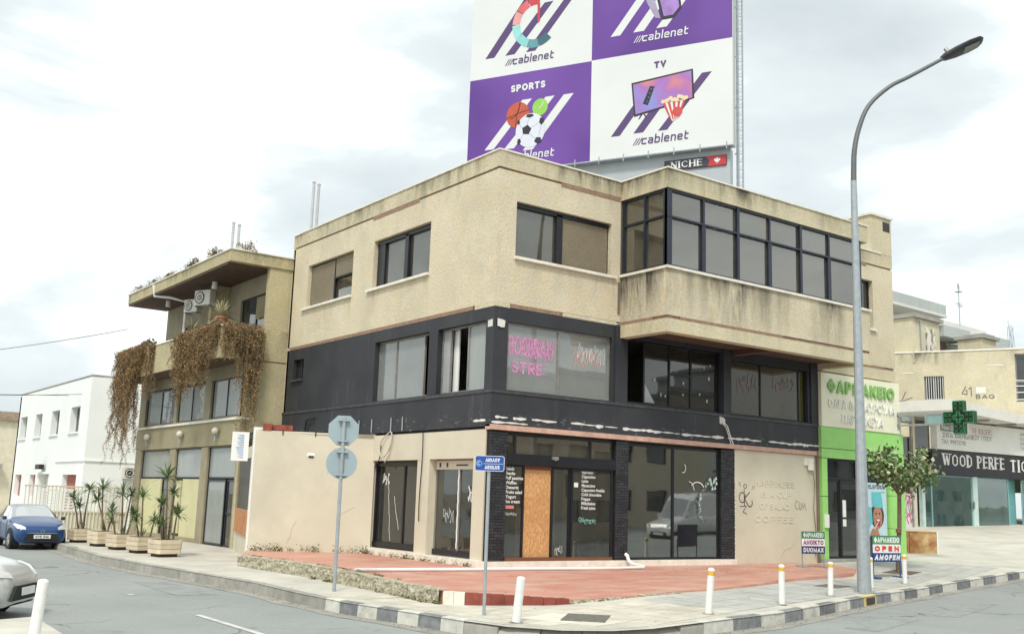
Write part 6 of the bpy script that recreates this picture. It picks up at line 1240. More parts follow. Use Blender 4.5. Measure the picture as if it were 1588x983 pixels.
art('popcorn_box', M_bw_, [[(8.42, 1.95), (9.32, 1.98), (9.05, 1.3), (8.8, 1.18)]], .011); art('popcorn_stripes', mat('printed_red', (.55, .06, .06), .5), [[(8.42+.2*i, 1.95), (8.52+.2*i, 1.955), (8.80+.07*i, 1.2+.03*i), (8.75+.07*i, 1.22+.03*i)] for i in range(5)]+[arc(9.0, 1.55, .2, .19, 0, 360, 16)[:-1]], .014)
g = random.Random(4); art('popcorn', mat('printed_popcorn', (.70, .58, .34), .6), [arc(8.45+.09*i+g.uniform(-.02, .02), 2.02+g.uniform(-.03, .15)*(1.2-abs(i-5)/6), .09, .08, 0, 360, 8)[:-1] for i in range(11)], .018)
# balls
art('basketball', mat('printed_orange_red', (.48, .085, .04), .5), [arc(2.28, 2.35, .52, .55, 0, 360, 28)[:-1]], .006)
mb = MB(); strip(mb, BV, [(1.78, 2.25), (2.3, 2.42), (2.78, 2.5)], .03, AD+.009); strip(mb, BV, [(2.2, 1.82), (2.24, 2.4), (2.4, 2.88)], .03, AD+.010); strip(mb, BV, arc(1.85, 2.75, .5, .55, -80, 10, 8), .03, AD+.011); mb.build('ball_seams_artwork', M_hair, bb)
art('tennis_ball', mat('printed_lime', (.26, .55, .08), .5), [arc(3.27, 2.55, .34, .36, 0, 360, 24)[:-1]], .007); mb = MB(); strip(mb, BV, arc(3.0, 2.75, .4, .3, -60, 10, 8), .03, AD+.012); mb.build('ball_seams_artwork', M_bw_, bb)
art('football', mat('printed_ball_white', (.62, .64, .72), .5, var=.1, scale=1), [arc(2.87, 1.62, .66, .72, 0, 360, 32)[:-1]], .012)
def pent(cx, cy, r, a, sx=1, sy=1): return [(cx+sx*r*math.cos(R(a+72*i)), cy+sy*r*math.sin(R(a+72*i))) for i in range(5)]
art('football_patches', mat('printed_black', (.02, .018, .03), .5), [pent(2.70, 1.65, .22, 80), pent(2.83, 2.24, .19, 270, 1, .45), pent(3.36, 1.95, .17, 200, .7, 1), pent(3.22, 1.15, .19, 120, .9, .8), pent(2.38, 1.2, .15, 60, .6, .9), pent(2.33, 2.02, .12, 0, .6, .9)], .016)
mb = MB(); [strip(mb, BV, p, .018, AD+.015) for p in ([(2.72, 1.87), (2.8, 2.15)], [(2.9, 1.72), (3.22, 1.88)], [(2.83, 1.48), (3.08, 1.25)], [(2.56, 1.47), (2.45, 1.3)], [(2.5, 1.74), (2.36, 1.95)], [(3.35, 1.78), (3.25, 1.3)])]; mb.build('ball_seams_artwork', MATS['printed_grey'], bb)
# speed gauge ring and phone
cols = [(.52, .05, .06), (.62, .12, .13), (.66, .30, .28), (.30, .62, .60), (.22, .55, .55), (.10, .28, .32), (.04, .12, .15)]
for i, c in enumerate(cols):
    a0 = 78+i*34; p = arc(2.95, 6.28, 1.05, 1.12, a0, a0+32, 6)+arc(2.95, 6.28, .70, .76, a0+32, a0, 6); art('gauge_segment', mat('gauge_%d' % i if False else 'gauge_tone_' + 'abcdefg'[i], c, .5), [p], .004+.0005*i)
art('gauge_needle', mat('gauge_tone_a', cols[0]), [[(3.02, 7.1), (3.14, 7.1), (3.16, 6.3), (3.06, 6.2)]], .012)
art('phone', mat('printed_black', (.02, .018, .03), .5), [[(8.0, 7.0), (8.36, 5.36), (8.85, 5.36), (9.15, 5.72), (8.95, 7.3)]], .006); art('phone_screen', mat('printed_violet', (.34, .20, .52), .5, var=.3, scale=1.5), [[(8.1, 7.0), (8.44, 5.5), (8.82, 5.5), (9.06, 5.78), (8.86, 7.2)]], .010)
art('phone_shadow', mat('printed_lavender_grey', (.34, .30, .42), .5), [[(7.55, 6.9), (8.0, 6.5), (8.3, 5.45), (8.1, 5.5), (7.75, 6.2)]], .004)
# grey strip below the board, name plate, catwalk
M_strip = mat('grey_board_skirt', (.40, .44, .46), .5, var=.04)
mb = MB(); mb.pbox(BV, 4.0, 10.97, -.5, -.12, -2.1, -.08); mb.build('skirt', M_strip, bb)
mb = MB(); mb.pbox(BV, 8.47, 10.84, -.118, -.06, -.72, -.32); mb.build('name_plate', mat('plate_dark', (.035, .038, .045), .4), bb)
mb = MB(); mb.flat(BV, [(10.06, -.325), (10.83, -.325), (10.83, -.715), (10.13, -.715), (10.22, -.52)], -.055); mb.build('plate_red_print', mat('plate_red', (.5, .03, .04), .4), bb)
lm = MB(); lettering(lm, BV, 'NICHE', 8.72, -.655, .27, .055, -.055, width=1.22, serif=True); lm.build('lettering', M_sw, bb)
ml = [(0, -.5), (.03, -.5), (.02, -.2), (.28, -.24), (.22, -.12), (.5, .1), (.4, .14), (.46, .32), (.28, .28), (.22, .36), (.08, .18), (.13, .45), (.06, .42), (0, .55)]
ml = ml + [(-x, y) for x, y in ml[::-1][1:-1]]; mb = MB(); mb.flat(BV, [(10.50+x*.26, -.53+y*.26) for x, y in ml], -.050); mb.build('leaf_print', M_sw, bb)
mb = MB(); mb.pbox(BV, 3.5, 11.1, -.10, .22, -.10, -.055); mb.build('catwalk', M_steel, bb)
for i in range(8): mb = MB(); mb.pbox(BV, 3.9+i*1.0, 3.94+i*1.0, .18, .21, -.2, .08); mb.build('catwalk_post', M_steel, bb)
mb = MB(); 
for u in (1.5, 4.5, 7.5, 10.3): mb.pbox(BV, u-.12, u+.12, -.85, -.55, -4.4, 8.2)
mb.build('column', M_steel, bb)
# lattice mast at the right end
mb = MB(); A_, C2 = (11.22, -.5), (11.42, -.2)
for (u, d) in ((11.18, -.3), (11.40, -.3), (11.29, -.1)): mb.tube([BV.pt(u, d, -4.3), BV.pt(u, d, 8.3)], .032, 6)
for i in range(42):
    z = -4.2+i*.3; mb.tube([BV.pt(11.18, -.3, z), BV.pt(11.40, -.3, z)], .012, 4); mb.tube([BV.pt(11.18, -.3, z), BV.pt(11.29, -.1, z+.15)], .010, 4); mb.tube([BV.pt(11.40, -.3, z+.15), BV.pt(11.29, -.1, z)], .010, 4)
mb.build('lattice_mast_frame', M_steel, bb)
mb = MB(); [mb.pbox(BV, 11.1, 11.2, -.34, -.28, z, z+.05) for z in (-.3, 1.5, 3.5, 5.5, 7.5)]; mb.build('mast_tie', M_steel, bb)

# ================================================================== SHOP ON THE RIGHT AND BUILDINGS BEHIND
AZS = R(95); SH = Plane((36.35, 10.9), (math.sin(AZS), math.cos(AZS))); W0 = empty('wood_shop', (36.35, 10.9, .3), 'shop with a black fascia lettered in white serif capitals above teal edged glass', 'shop')
mb = MB(); mb.pbox(SH, -4.2, 16, -.4, 1.2, -.4, .46); mb.build('plinth', M_concrete, W0)
mb = MB(); mb.pbox(SH, .78, 16, -.3, .1, 3.68, 5.02); mb.build('fascia', mat('navy_black_fascia', (.012, .013, .022), .4, var=.1, dirt=.05), W0)
mb = MB(); mb.pbox(SH, 1.12, 16, -.2, .2, 5.06, 6.62); mb.build('sign_panel', mat('weathered_white_sign', (.80, .80, .77), .6, var=.05, dirt=.15, scale=.8), W0)
lm = MB(); lettering(lm, SH, 'WOOD PERFE', 1.66, 4.16, .70, .15, .105, width=5.55, serif=True); lettering(lm, SH, 'TION', 7.75, 4.10, .70, .15, .105, width=2.6, serif=True); lm.build('white_lettering', M_sw, W0)
M_gt = mat('grey_sign_text', (.25, .25, .27), .6)
lm = MB(); lettering(lm, SH, 'ΣΠΙΤΙΑ ΑΜΕΡΙΚΑΝΙΚΟΥ ΤΥΠΟΥ', 1.6, 5.72, .28, .04, .205, width=4.4); lettering(lm, SH, 'ΤΗΛ 99973790', 1.5, 5.36, .26, .035, .205, width=2.1); lm.build('lettering', M_gt, W0)
mb = MB(); mb.pbox(SH, 1.42, 2.98, .201, .208, 6.06, 6.56); mb.build('grey_sign_field', M_gt, W0); lm = MB(); smalltext(lm, SH, 'New Des', 1.55, 6.16, .26, .212, width=1.3, offset=.02); lm.build('lettering', M_sw, W0)
lm = MB(); lettering(lm, SH, 'THE BUILDERS', 4.15, 6.06, .34, .05, .205, width=1.9); strip(lm, SH, [(4.02, 5.98), (6.15, 5.98), (6.15, 6.5), (4.02, 6.5), (4.02, 5.98)], .02, .206, True); lm.build('faded_lettering', mat('faded_pink_text', (.52, .40, .38), .7), W0)
lm = MB(); [smalltext(lm, SH, t, 8.7, 6.22-.27*i, .16, .205) for i, t in enumerate(('ΑΝΑΚ', 'ΕΞΩΤ', 'ΕΠΙΠ', 'ΞΥΛΟ'))]; lm.build('lettering', M_gt, W0)
for a, b in ((.12, .8), (.8, 4.3), (4.75, 7.7), (8.95, 12.2), (12.5, 16)): window(W0, SH, a, b, .48, 3.66, .02, [], [], .06, mat('teal_frame', (.22, .42, .42), .4), G_teal, name='shop_window')
mb = MB(); mb.pbox(SH, 3.2, 4.25, -.6, -.5, .48, 3.66).pbox(SH, 7.75, 8.9, -.5, -.4, .48, 3.66); mb.build('teal_panel', mat('teal_panel', (.16, .38, .38), .4), W0)
mb = MB(); mb.pbox(SH, -.12, .1, -.15, .08, .46, 5.0).pbox(SH, 4.32, 4.72, -.1, .05, .46, 3.67); mb.build('white_post', mat('pale_mint_post', (.55, .70, .66), .6), W0)
mb = MB(); mb.pbox(SH, 4.25, 4.35, .05, .1, 1.9, 2.3); mb.build('door_handle', M_alu, W0)
mb = MB(); mb.pbox(SH, -4.0, 16, -6, -5.8, .4, 5.5).pbox(SH, -3.9, 16, -5.8, -.4, 5.02, 5.1).pbox(SH, 4.9, 6.8, -2.2, -1.8, .46, 1.9).pbox(SH, 9, 12, -3, -2.5, .46, 1.7); mb.build('interior_shell', M_interior, W0)
mb = MB(); mb.pbox(SH, -4.2, -1.6, -.2, .0, .4, 6.9).pbox(SH, -1.6, -.55, -.2, .0, 2.9, 3.5).pbox(SH, -.68, -.5, -.2, .02, .4, 6.9); mb.build('white_wall', M_cream, W0)
mb = MB(); mb.pbox(SH, -1.62, -.66, -.25, .0, .8, 2.88); mb.build('poster_board', mat('pink_white_board', (.64, .60, .58), .7), W0); mb = MB(); scribble(mb, SH, -1.6, -.7, 2.0, 2.8, 4, .05, .006, 71); scribble(mb, SH, -1.6, -.7, 1.0, 1.7, 4, .05, .006, 72); mb.build('graffiti', mat('magenta_spray', (.5, .06, .2), .7), W0)
mb = MB(); scribble(mb, SH, -1.55, -.75, 1.4, 2.4, 5, .025, .004, 73); mb.build('graffiti', M_tag, W0)
window(W0, SH, -1.6, -.68, 3.5, 5.6, .0, [], [], .05, M_alu, G_dark); window(W0, SH, -.45, .75, 5.06, 6.6, .0, [], [], .05, M_alu, G_dark)
mb = MB(); mb.tube([SH.pt(-.9, .06, .4), SH.pt(-.9, .06, 6.4)], .05, 8); mb.build('downpipe', M_alu, W0)
mb = MB(); mb.add([(33.4, 10.3, 7.3), (33.63, 7.42, 7.3), (43.9, 9.05, 7.3), (60, 7.6, 7.3), (60, 14, 7.3), (33.4, 14, 7.3), (33.4, 10.3, 6.74), (33.63, 7.42, 6.74), (43.9, 9.05, 6.74), (60, 7.6, 6.74), (60, 14, 6.74), (33.4, 14, 6.74)], [(0, 1, 2, 3, 4, 5), (11, 10, 9, 8, 7, 6), (0, 6, 7, 1), (1, 7, 8, 2), (2, 8, 9, 3), (3, 9, 10, 4), (4, 10, 11, 5), (5, 11, 6, 0)]); mb.build('canopy', mat('white_canopy', (.70, .69, .64), .7, var=.05, dirt=.25, scale=1), W0)
mb = MB(); [mb.pbox(SH, u, u+.2, .0, 1.9, 6.62, 6.73) for u in (3.2, 6.5, 10)]; mb.build('canopy_beam', M_interior, W0)
mb = MB(); mb.add([(37, 9.5, .3), (43, 8.8, .3), (42, 7.2, .13), (38, 7.6, .12), (37, 9.5, -.2), (43, 8.8, -.2), (42, 7.2, -.2), (38, 7.6, -.2)], [(0, 1, 2, 3), (3, 2, 6, 7), (0, 3, 7, 4), (1, 5, 6, 2)]); tag(mb.build('concrete_ramp', M_concrete, None), 'worn concrete ramp in front of the black fascia shop', 'ramp')
# cream upper storeys behind the canopy
aw = R(-25); WP = Plane((49.02, 11.6), (math.sin(aw), math.cos(aw)), -1)
if WP.n.x > 0 and WP.n.y > 0: WP = Plane((49.02, 11.6), (math.sin(aw), math.cos(aw)), 1)
CB = empty('cream_block', (46, 17, 0), 'cream rendered building with a rooftop room above the white canopy', 'building')
M_cb = stucco('yellow_cream_render', (.62, .57, .42), [(11.95, .9, .8, .45), (14.6, 1.2, .5, .5)])
sz_ = lambda z: 1.54+(z-1.54)*1.3
mb = MB(); wallm(mb, WP, .55, 9.0, 3, 11.95, .3, [(4.65, 5.85, sz_(7.18), sz_(8.35))]); mb.build('wall', M_cb, CB)
mb = MB(); wallm(mb, WP, -8, .549, 3, 12.05, .3, [(-3, .45, sz_(7.0), sz_(9.34))]); mb.build('wall', M_cb, CB)
mb = MB(); mb.pbox(WP, -8, 9.1, -.35, .05, 11.96, 12.06); mb.build('coping', M_sill, CB)
window(CB, WP, 4.65, 5.85, sz_(7.18), sz_(8.35), .2, [5.25], [], .07, M_alu, G_dark); mb = MB(); [mb.pbox(WP, 4.72+.14*i, 4.75+.14*i, -.12, -.08, sz_(7.18), sz_(8.35)) for i in range(8)]; mb.build('window_bar', M_white, CB)
window(CB, WP, -3, .45, sz_(7.0), sz_(9.34), .25, [-1.2, -.3], [9.9], .08, M_alu, G_dark); mb = MB(); [mb.pbox(WP, -3, .45, .0, .05, z, z+.05) for z in (8.75, 9.2, 9.6, 9.95)]; mb.build('balcony_rail', M_white, CB)
mb = MB(); mb.pbox(WP, 1.1, 2.1, 0, .02, 10.95, 11.02).pbox(WP, 6.5, 7.2, 0, .02, 10.6, 10.66).pbox(WP, 2.2, 2.75, 0, .02, sz_(7.45), sz_(7.75)); mb.build('pale_patch', M_sill, CB)
tg = MB(); lettering(tg, WP, 'A', 9, 99, .1, .01, .004) if False else None
class Flip:                                        # read left to right on a wall whose u runs the other way
    def __init__(s, P_): s.P = P_
    def pt(s, u, d, z): return s.P.pt(-u, d, z)
FW = Flip(WP); strip(tg, FW, [(-3.35, sz_(7.8)), (-3.6, sz_(7.45)), (-3.3, sz_(7.4)), (-3.3, sz_(7.6)), (-3.42, sz_(7.6))], .04, .01); strip(tg, FW, [(-3.2, sz_(7.65)), (-3.05, sz_(7.75)), (-3.05, sz_(7.3))], .04, .011); lettering(tg, FW, 'BAG', -2.8, sz_(7.18), .26, .035, .011, width=1.1); tg.build('graffiti', M_tag, CB)
tg = MB(); strip(tg, FW, [(-7.0, sz_(7.6)), (-7.3, sz_(7.1))], .04, .01); strip(tg, FW, [(-7.9, sz_(7.35)), (-7.3, sz_(7.1)), (-6.6, sz_(7.3))], .035, .012); tg.build('graffiti', M_tag, CB)
mb = MB(); TWP = Plane((45.05+1.2, 17.35), (.9986, .052)); wallm(mb, TWP, 0, 3.35, 11.3, 14.35, .3, []); mb.pbox(TWP, 0.0, .28, -7, -.3, 9, 14.35); mb.build('roof_room', M_cb, CB)
TL = Plane((46.2, 17.35), (0, 1), -1); mb = MB(); mb.pbox(TWP, -.15, 3.6, -7.2, .2, 14.36, 14.62); mb.build('roof_room_roof', M_concrete, CB)
mb = MB(); mb.pbox(TWP, 1.5, 2.75, -.0, .03, 11.6, 13.85); mb.build('peeling_door', (lambda k: (k.base(k.mix(k.ramp(k.noise(3, 8, k.pos((1, 1, .5)), .7), (.5, 0.), (.53, 1.)), (.66, .62, .52), (.16, .14, .12))), k.m)[-1])(NT('peeling_paint')), CB)
mb = MB(); mb.tube([TWP.pt(.75, .08, 14.2), TWP.pt(.8, .08, 12.5), TWP.pt(.95, .1, 11.4)], .05, 6).tube([TWP.pt(.4, .3, 11.4), TWP.pt(.42, .3, 12.6)], .02, 4).tube([TWP.pt(1.2, .3, 11.4), TWP.pt(1.2, .3, 12.7)], .02, 4); mb.build('pipe', M_steel, CB)
mb = MB(); mb.pbox(TWP, 9.3, 11.4, -1.8, 0, 11.4, 14.1); mb.build('chimney', M_cb, CB); mb = MB(); mb.pbox(TWP, 9.15, 11.65, -2, .2, 14.12, 14.35).pbox(TWP, 9.6, 11.3, -1.5, 0, 14.36, 14.5); mb.build('chimney_cap', M_concrete, CB)
WB = Plane((55.68, 24.2), (.9986, .0523)); K = empty('white_apartment_block', (60, 24.5, 0), 'large white modern block with a glass balcony far behind the rooftop room', 'building')
M_wb = mat('far_white_render', (.66, .66, .62), .8, var=.03, scale=.4); M_wg = mat('pale_grey_parapet', (.42, .46, .44), .6, var=.05, scale=.4)
mb = MB(); mb.pbox(WB, -4, 15.5, -12, -1.0, 0, 17.4); mb.build('wall', M_wb, K)
for i in range(6): mb = MB(); mb.pbox(WB, -2.9+i*1.36, -1.57+i*1.36, .7, .78, 17.2, 18.0); mb.build('glass_panel', M_wg, K)
mb = MB(); mb.pbox(WB, -4, 5.3, -1.0, .82, 17.0, 17.19); mb.build('balcony_slab', M_wb, K); mb = MB(); mb.pbox(WB, -4, 4.8, -3, -.5, 17.4, 18.05); mb.build('penthouse', M_wb, K)
mb = MB(); mb.pbox(WB, 5.1, 9.4, -1, .6, 15.55, 16.45).pbox(WB, 13.8, 16.3, -1, .6, 14, 16.55); mb.build('balcony_front', M_wg, K)
mb = MB(); mb.pbox(WB, 5.1, 8.2, -.98, -.9, 13, 15.5); mb.build('brown_recess', mat('brown_recess', (.17, .12, .10), .8), K); mb = MB(); mb.pbox(WB, 6.4, 6.95, -.89, -.86, 13, 15.1); mb.build('door', M_intdark, K)
mb = MB(); mb.pbox(WB, 8.25, 9.6, -.9, .3, 13, 15.3); mb.build('grey_box', M_wg, K)
mb = MB(); [mb.tube([WB.pt(u, -2, 18.0), WB.pt(u, -2, 18.5), WB.pt(u+.6, -2, 18.6)], .025, 4) for u in (-2, .5, 2, 3.4)]; mb.build('roof_aerial', M_steel, K)
def aerial(c, h_, label, seed):
    o = empty('tv_aerial', c, label, 'aerial', 'television aerials on the cream roof'); g = random.Random(seed); mb = MB(); mb.tube([(0, 0, 0), (0, 0, h_)], .035, 6); mb.build('mast', M_steel, o, world=False)
    mb = MB()
    for z, l in ((h_*.92, .8), (h_*.5, 1.2), (h_*.8, .6)):
        d = Vector((g.uniform(-1, 1), g.uniform(-.4, .4), .05)).normalized(); a = Vector((0, 0, z))-d*l*.6; b = Vector((0, 0, z))+d*l*.5; mb.tube([a, b], .02, 4); e = Vector((0, 0, 1)) if z > h_*.85 else d.cross(Vector((0, 0, 1)))
        for k_ in range(6): q = a.lerp(b, k_/5); mb.tube([q-e*.22, q+e*.22], .012, 4)
    mb.build('aerial_frame', M_steel, o, world=False)
aerial((52.0, 14.4+3, 14.5), 3.0, 'left television aerial standing on the chimney of the cream building', 2); aerial((50.4, 10.4, 12.0), 4.3, 'right taller television aerial at the right edge above the cream roof', 3)
mb = MB(); g = random.Random(9)
for i in range(7): x = 50.0+i*.12; mb.tube([(x, 13.0+g.uniform(-.2, .2), 12.0), (x+.02, 13.0, 12.0+g.uniform(1.4, 2.2))], .02, 4)
o = mb.build('rebar_bundle', M_steel, None); o['kind'] = 'stuff'; o['label'] = 'bundle of bare steel bars sticking up from the cream roof'; o['category'] = 'steel bars'

# ================================================================== VEHICLES
def car(name, loc, rz, paint, label, van=False, plate=None):
    """hatchback or van: lofted, smoothed body; windows, wheels, lights are parts. nose towards local -Y"""
    o = empty(name, loc, label, 'van' if van else 'car', None, rz)
    if van:
        X_s = [0, .12, .6, 1.1, 1.9, 2.2, 3.5, 5.2, 5.55, 5.62]; ZT_ = [.75, .95, 1.12, 1.22, 2.2, 2.42, 2.5, 2.5, 2.45, 2.0]; BE = [.7, .85, 1.0, 1.12, 1.2, 1.22, 1.25, 1.25, 1.2, 1.1]
        W_ = [.75, .9, .97, 1.0, 1.0, 1.0, 1.0, 1.0, .99, .95]; WT = [.7, .8, .82, .82, .85, .88, .9, .9, .9, .88]; ZBm = [.35]*10; Ln = 5.62; ax_ = (.95, 4.5); wr = .34
    else:
        X_s = [0, .10, .42, .95, 1.22, 2.0, 2.75, 3.35, 3.82, 3.98]; ZT_ = [.60, .76, .89, .99, 1.05, 1.41, 1.45, 1.38, 1.02, .85]; BE = [.56, .68, .80, .89, .93, .96, .98, .99, .92, .75]
        W_ = [.60, .76, .82, .845, .85, .85, .85, .84, .80, .72]; WT = [.5, .62, .68, .70, .70, .58, .58, .56, .62, .6]; ZBm = [.26, .20, .2, .2, .2, .2, .2, .22, .28, .32]; Ln = 3.98; ax_ = (.82, 3.28); wr = .30
    NP = 9; vs = []; fs = []; mi = []
    for x, zt, be, w_, wt, zb in zip(X_s, ZT_, BE, W_, WT, ZBm):
        half = [(0, zb), (w_*.8, zb), (w_*.97, zb+.10), (w_, zb+(be-zb)*.5), (w_*.985, be-.06), (w_*.95, be), (wt+.03, zt-.07 if zt-be > .12 else be+(zt-be)*.6), (wt*.8, zt-.005), (0, zt)]
        ring = half + [(-a, b) for a, b in half[-2:0:-1]]; vs += [(a, x-Ln/2, b) for a, b in ring]
    n = len(ring)
    for i in range(len(X_s)-1):
        for k_ in range(n):
            fs.append((i*n+k_, i*n+(k_+1) % n, (i+1)*n+(k_+1) % n, (i+1)*n+k_)); kk = k_ if k_ < n//2 else n-1-k_; m = 0
            if kk == 5 and (4 <= i <= 6 if not van else 3 <= i <= 4): m = 1
            if kk in (6, 7) and (i == 4 if not van else i == 3): m = 2
            if kk in (6, 7) and i == 7 and not van: m = 2
            if kk in (0,): m = 3
            mi.append(m)
    fs += [tuple(range(n-1, -1, -1)), tuple((len(X_s)-1)*n+k_ for k_ in range(n))]; mi += [0, 0]
    me = bpy.data.meshes.new('loft'); me.from_pydata(vs, [], fs); [me.materials.append(m) for m in (paint, G_car, G_car, M_tyre)]; me.polygons.foreach_set('material_index', mi)
    bm = bmesh.new(); bm.from_mesh(me); bmesh.ops.recalc_face_normals(bm, faces=bm.faces); cl = bm.edges.layers.float.new('crease_edge')
    for e in bm.edges:
        ms = {f.material_index for f in e.link_faces}
        if len(ms) > 1: e[cl] = .85
        elif len(e.link_faces) == 2 and all(v.co.z < .3 for v in e.verts): e[cl] = .5
        elif van: e[cl] = .55
    bm.to_mesh(me); bm.free(); t = bpy.data.objects.new('loft', me); COL.objects.link(t); s = t.modifiers.new('s', 'SUBSURF'); s.levels = 3; s.render_levels = 3
    ev = t.evaluated_get(bpy.context.evaluated_depsgraph_get()).to_mesh(); P_ = [v.co.copy() for v in ev.vertices]
    arch = lambda c: any((c.y+Ln/2-a)**2+(c.z-wr)**2 < (wr+.045)**2 for a in ax_) and abs(c.x) > .55
    groups = {}
    for p in ev.polygons:
        if p.material_index == 0 and arch(p.center): continue
        sub = p.material_index
        if sub == 1: sub = (1, p.center.x > 0)
        if sub == 2: sub = (2, p.center.y > 0)
        groups.setdefault(sub, []).append(tuple(p.vertices))
    names = {0: 'body', 3: 'underbody', (1, True): 'side_window', (1, False): 'side_window', (2, True): 'rear_window', (2, False): 'windscreen'}
    for key, ff in groups.items():
        mp_ = {}; m2 = MB()
        for f in ff:
            for v in f:
                if v not in mp_: mp_[v] = len(m2.v); m2.v.append(P_[v])
            m2.f.append(tuple(mp_[v] for v in f)); m2.mi.append(0)
        m_ = paint if key == 0 else M_tyre if key == 3 else G_car
        m2._build(names[key], m_, o, smooth=True, world=False, recalc=False)
    bpy.data.objects.remove(t); w_ = max(W_)
    # dark wheel wells, interior
    mb = MB(); mb.box(-w_+.25, w_-.25, -Ln/2+.35, Ln/2-.3, .25, .7).box(-w_+.22, w_-.22, -Ln/2+1.4, Ln/2-.6, .7, .9); mb.build('cabin_floor', M_tyre, o, world=False)
    for a in ax_:
        for s in (-1, 1):
            wl = MB(); wl.lathe([(wr-.10, -.0), (wr-.02, -.0), (wr, -.03*s), (wr, -.17*s), (wr-.03, -.2*s)], (s*(w_-.0), a-Ln/2, wr), 24, 'x'); wo = wl.build('wheel', M_tyre, o, world=False, smooth=False)
            rm = MB(); rm.lathe([(.03, .012*s), (.06, .012*s), (.08, -.02*s), (wr-.11, -.02*s), (wr-.10, .004*s)], (s*(w_-.0), a-Ln/2, wr), 20, 'x'); rm.build('rim', mat('silver_alloy', (.45, .46, .47), .35, .7), wo, world=False)
            sp_ = MB()
            for k_ in range(5):
                an = R(k_*72+10); c, s2 = math.cos(an), math.sin(an); sp_.hexa([(s*w_+x_*s, a-Ln/2+r_*c-t_*s2, wr+r_*s2+t_*c) for x_ in (.0, .018) for r_, t_ in ((.04, -.025), (wr-.1, -.018), (wr-.1, .018), (.04, .025))])
            sp_.build('spoke_grille', MATS['silver_alloy'], wo, world=False)
            al = MB(); al.lathe([(wr+.03, 0), (wr+.072, .006*s), (wr+.074, -.05*s), (wr+.03, -.06*s)], (s*(w_+.002), a-Ln/2, wr), 28, 'x'); al.build('arch_lip', M_tyre, wo, world=False)
            ar = MB(); ar.lathe([(wr+.045, 0), (wr+.05, -.25*s), (.05, -.26*s)], (s*(w_-.03), a-Ln/2, wr), 24, 'x'); ar.build('wheel_well', M_tyre, wo, world=False)
    f0 = -Ln/2; hl = mat('headlamp_glass', (.62, .63, .60), .12, .2); wf = W_[2]
    zc = .67 if not van else .85
    for s in (-1, 1):
        mb = MB(); pts = [(s*.50, f0+.035, zc-.02), (s*.74, f0+.13, zc+.0), (s*.825, f0+.42, zc+.13), (s*.79, f0+.46, zc+.17), (s*.62, f0+.22, zc+.12), (s*.5, f0+.10, zc+.055)]
        if van: pts = [(x_, y_-.04, z_) for x_, y_, z_ in pts]
        c = Vector((0, f0+1.2, .5)); out = [Vector(p)+(Vector(p)-c).normalized()*.02 for p in pts]; k_ = len(pts)
        mb.add(out+[Vector(p)-(Vector(p)-c).normalized()*.08 for p in pts], [tuple(range(k_))]+[(i, (i+1) % k_, (i+1) % k_+k_, i+k_) for i in range(k_)]); mb.build('headlamp', hl, o, world=False)
        mb = MB(); mb.box(s*.93-.07, s*.93+.07, f0+1.32, f0+1.42, .93 if not van else 1.2, 1.05 if not van else 1.45); mb.build('mirror', paint, o, world=False, bevel=.03)
        mb = MB(); [mb.tube([(s*(w_*.995), y_, .35), (s*(w_*.998), y_+.01, .6), (s*w_*.985, y_+.03, .9)], .006, 4) for y_ in (f0+1.35, f0+2.35, f0+3.2)]; mb.build('door_frame', M_tyre, o, world=False)
        mb = MB(); mb.box(s*.70-.08, s*.70+.08, Ln/2-.16, Ln/2-.04, .75, 1.0); mb.build('tail_lamp', mat('tail_lamp_red', (.3, .01, .01), .2), o, world=False)
    mb = MB(); mb.add([(-.45, f0-.0, .52), (.45, f0-.0, .52), (.58, f0+.02, .30), (-.58, f0+.02, .30), (-.45, f0-.035, .52), (.45, f0-.035, .52), (.58, f0-.02, .30), (-.58, f0-.02, .30)], [(4, 5, 6, 7), (0, 1, 5, 4), (1, 2, 6, 5), (2, 3, 7, 6), (3, 0, 4, 7)]); mb.build('grille', M_tyre, o, world=False)
    mb = MB(); mb.box(-.26, .26, f0-.06, f0-.04, .37, .49); pl_ = mb.build('number_plate', M_sw, o, world=False)
    if plate:
        lm = MB(); LP = Plane((0, f0-.062), (1, 0)); lettering(lm, LP, plate, -.2, .39, .075, .013, .002, width=.4); lm.build('lettering', M_frame, pl_, world=False)
    mb = MB(); mb.box(-.45, .45, f0-.030, f0-.01, .535, .55); mb.build('chrome_strip', MATS['silver_alloy'], o, world=False)
    mb = MB(); strip(mb, Plane((0, f0-.04), (1, 0)), arc(0, .60, .06, .045, 0, 360, 14), .014, .0, True); mb.build('badge', MATS['silver_alloy'], o, world=False)
    mb = MB(); cy0 = f0+1.28; mb.tube([(-.55, cy0, 1.05), (-.1, cy0+.1, 1.10)], .01, 4).tube([(.05, cy0, 1.05), (.5, cy0+.1, 1.10)], .01, 4); mb.build('wiper', M_tyre, o, world=False)
    return o
def paint(name, c): 
    k = NT(name); k.base(c); k.p.inputs['Roughness'].default_value = .32; k.p.inputs['Metallic'].default_value = .25; k.p.inputs['Coat Weight'].default_value = .6; k.p.inputs['Coat Roughness'].default_value = .06; MATS[name] = k.m; return k.m
car('parked_car', (-6.80, 17.7, -.56), R(0), paint('bright_blue_paint', (.004, .05, .17)), 'bright blue hatchback parked facing us at the kerb by the planters', plate='KYE 546')
car('parked_car', (-12.85, -1.91, -.565), R(58), paint('silver_white_paint', (.52, .53, .51)), 'silver white car cut off at the lower left corner of the picture')
car('parked_car', (-13.9, 4.6, -.565), R(10), paint('dark_red_paint', (.16, .01, .015)), 'dark red car just showing behind the silver car at the left edge')
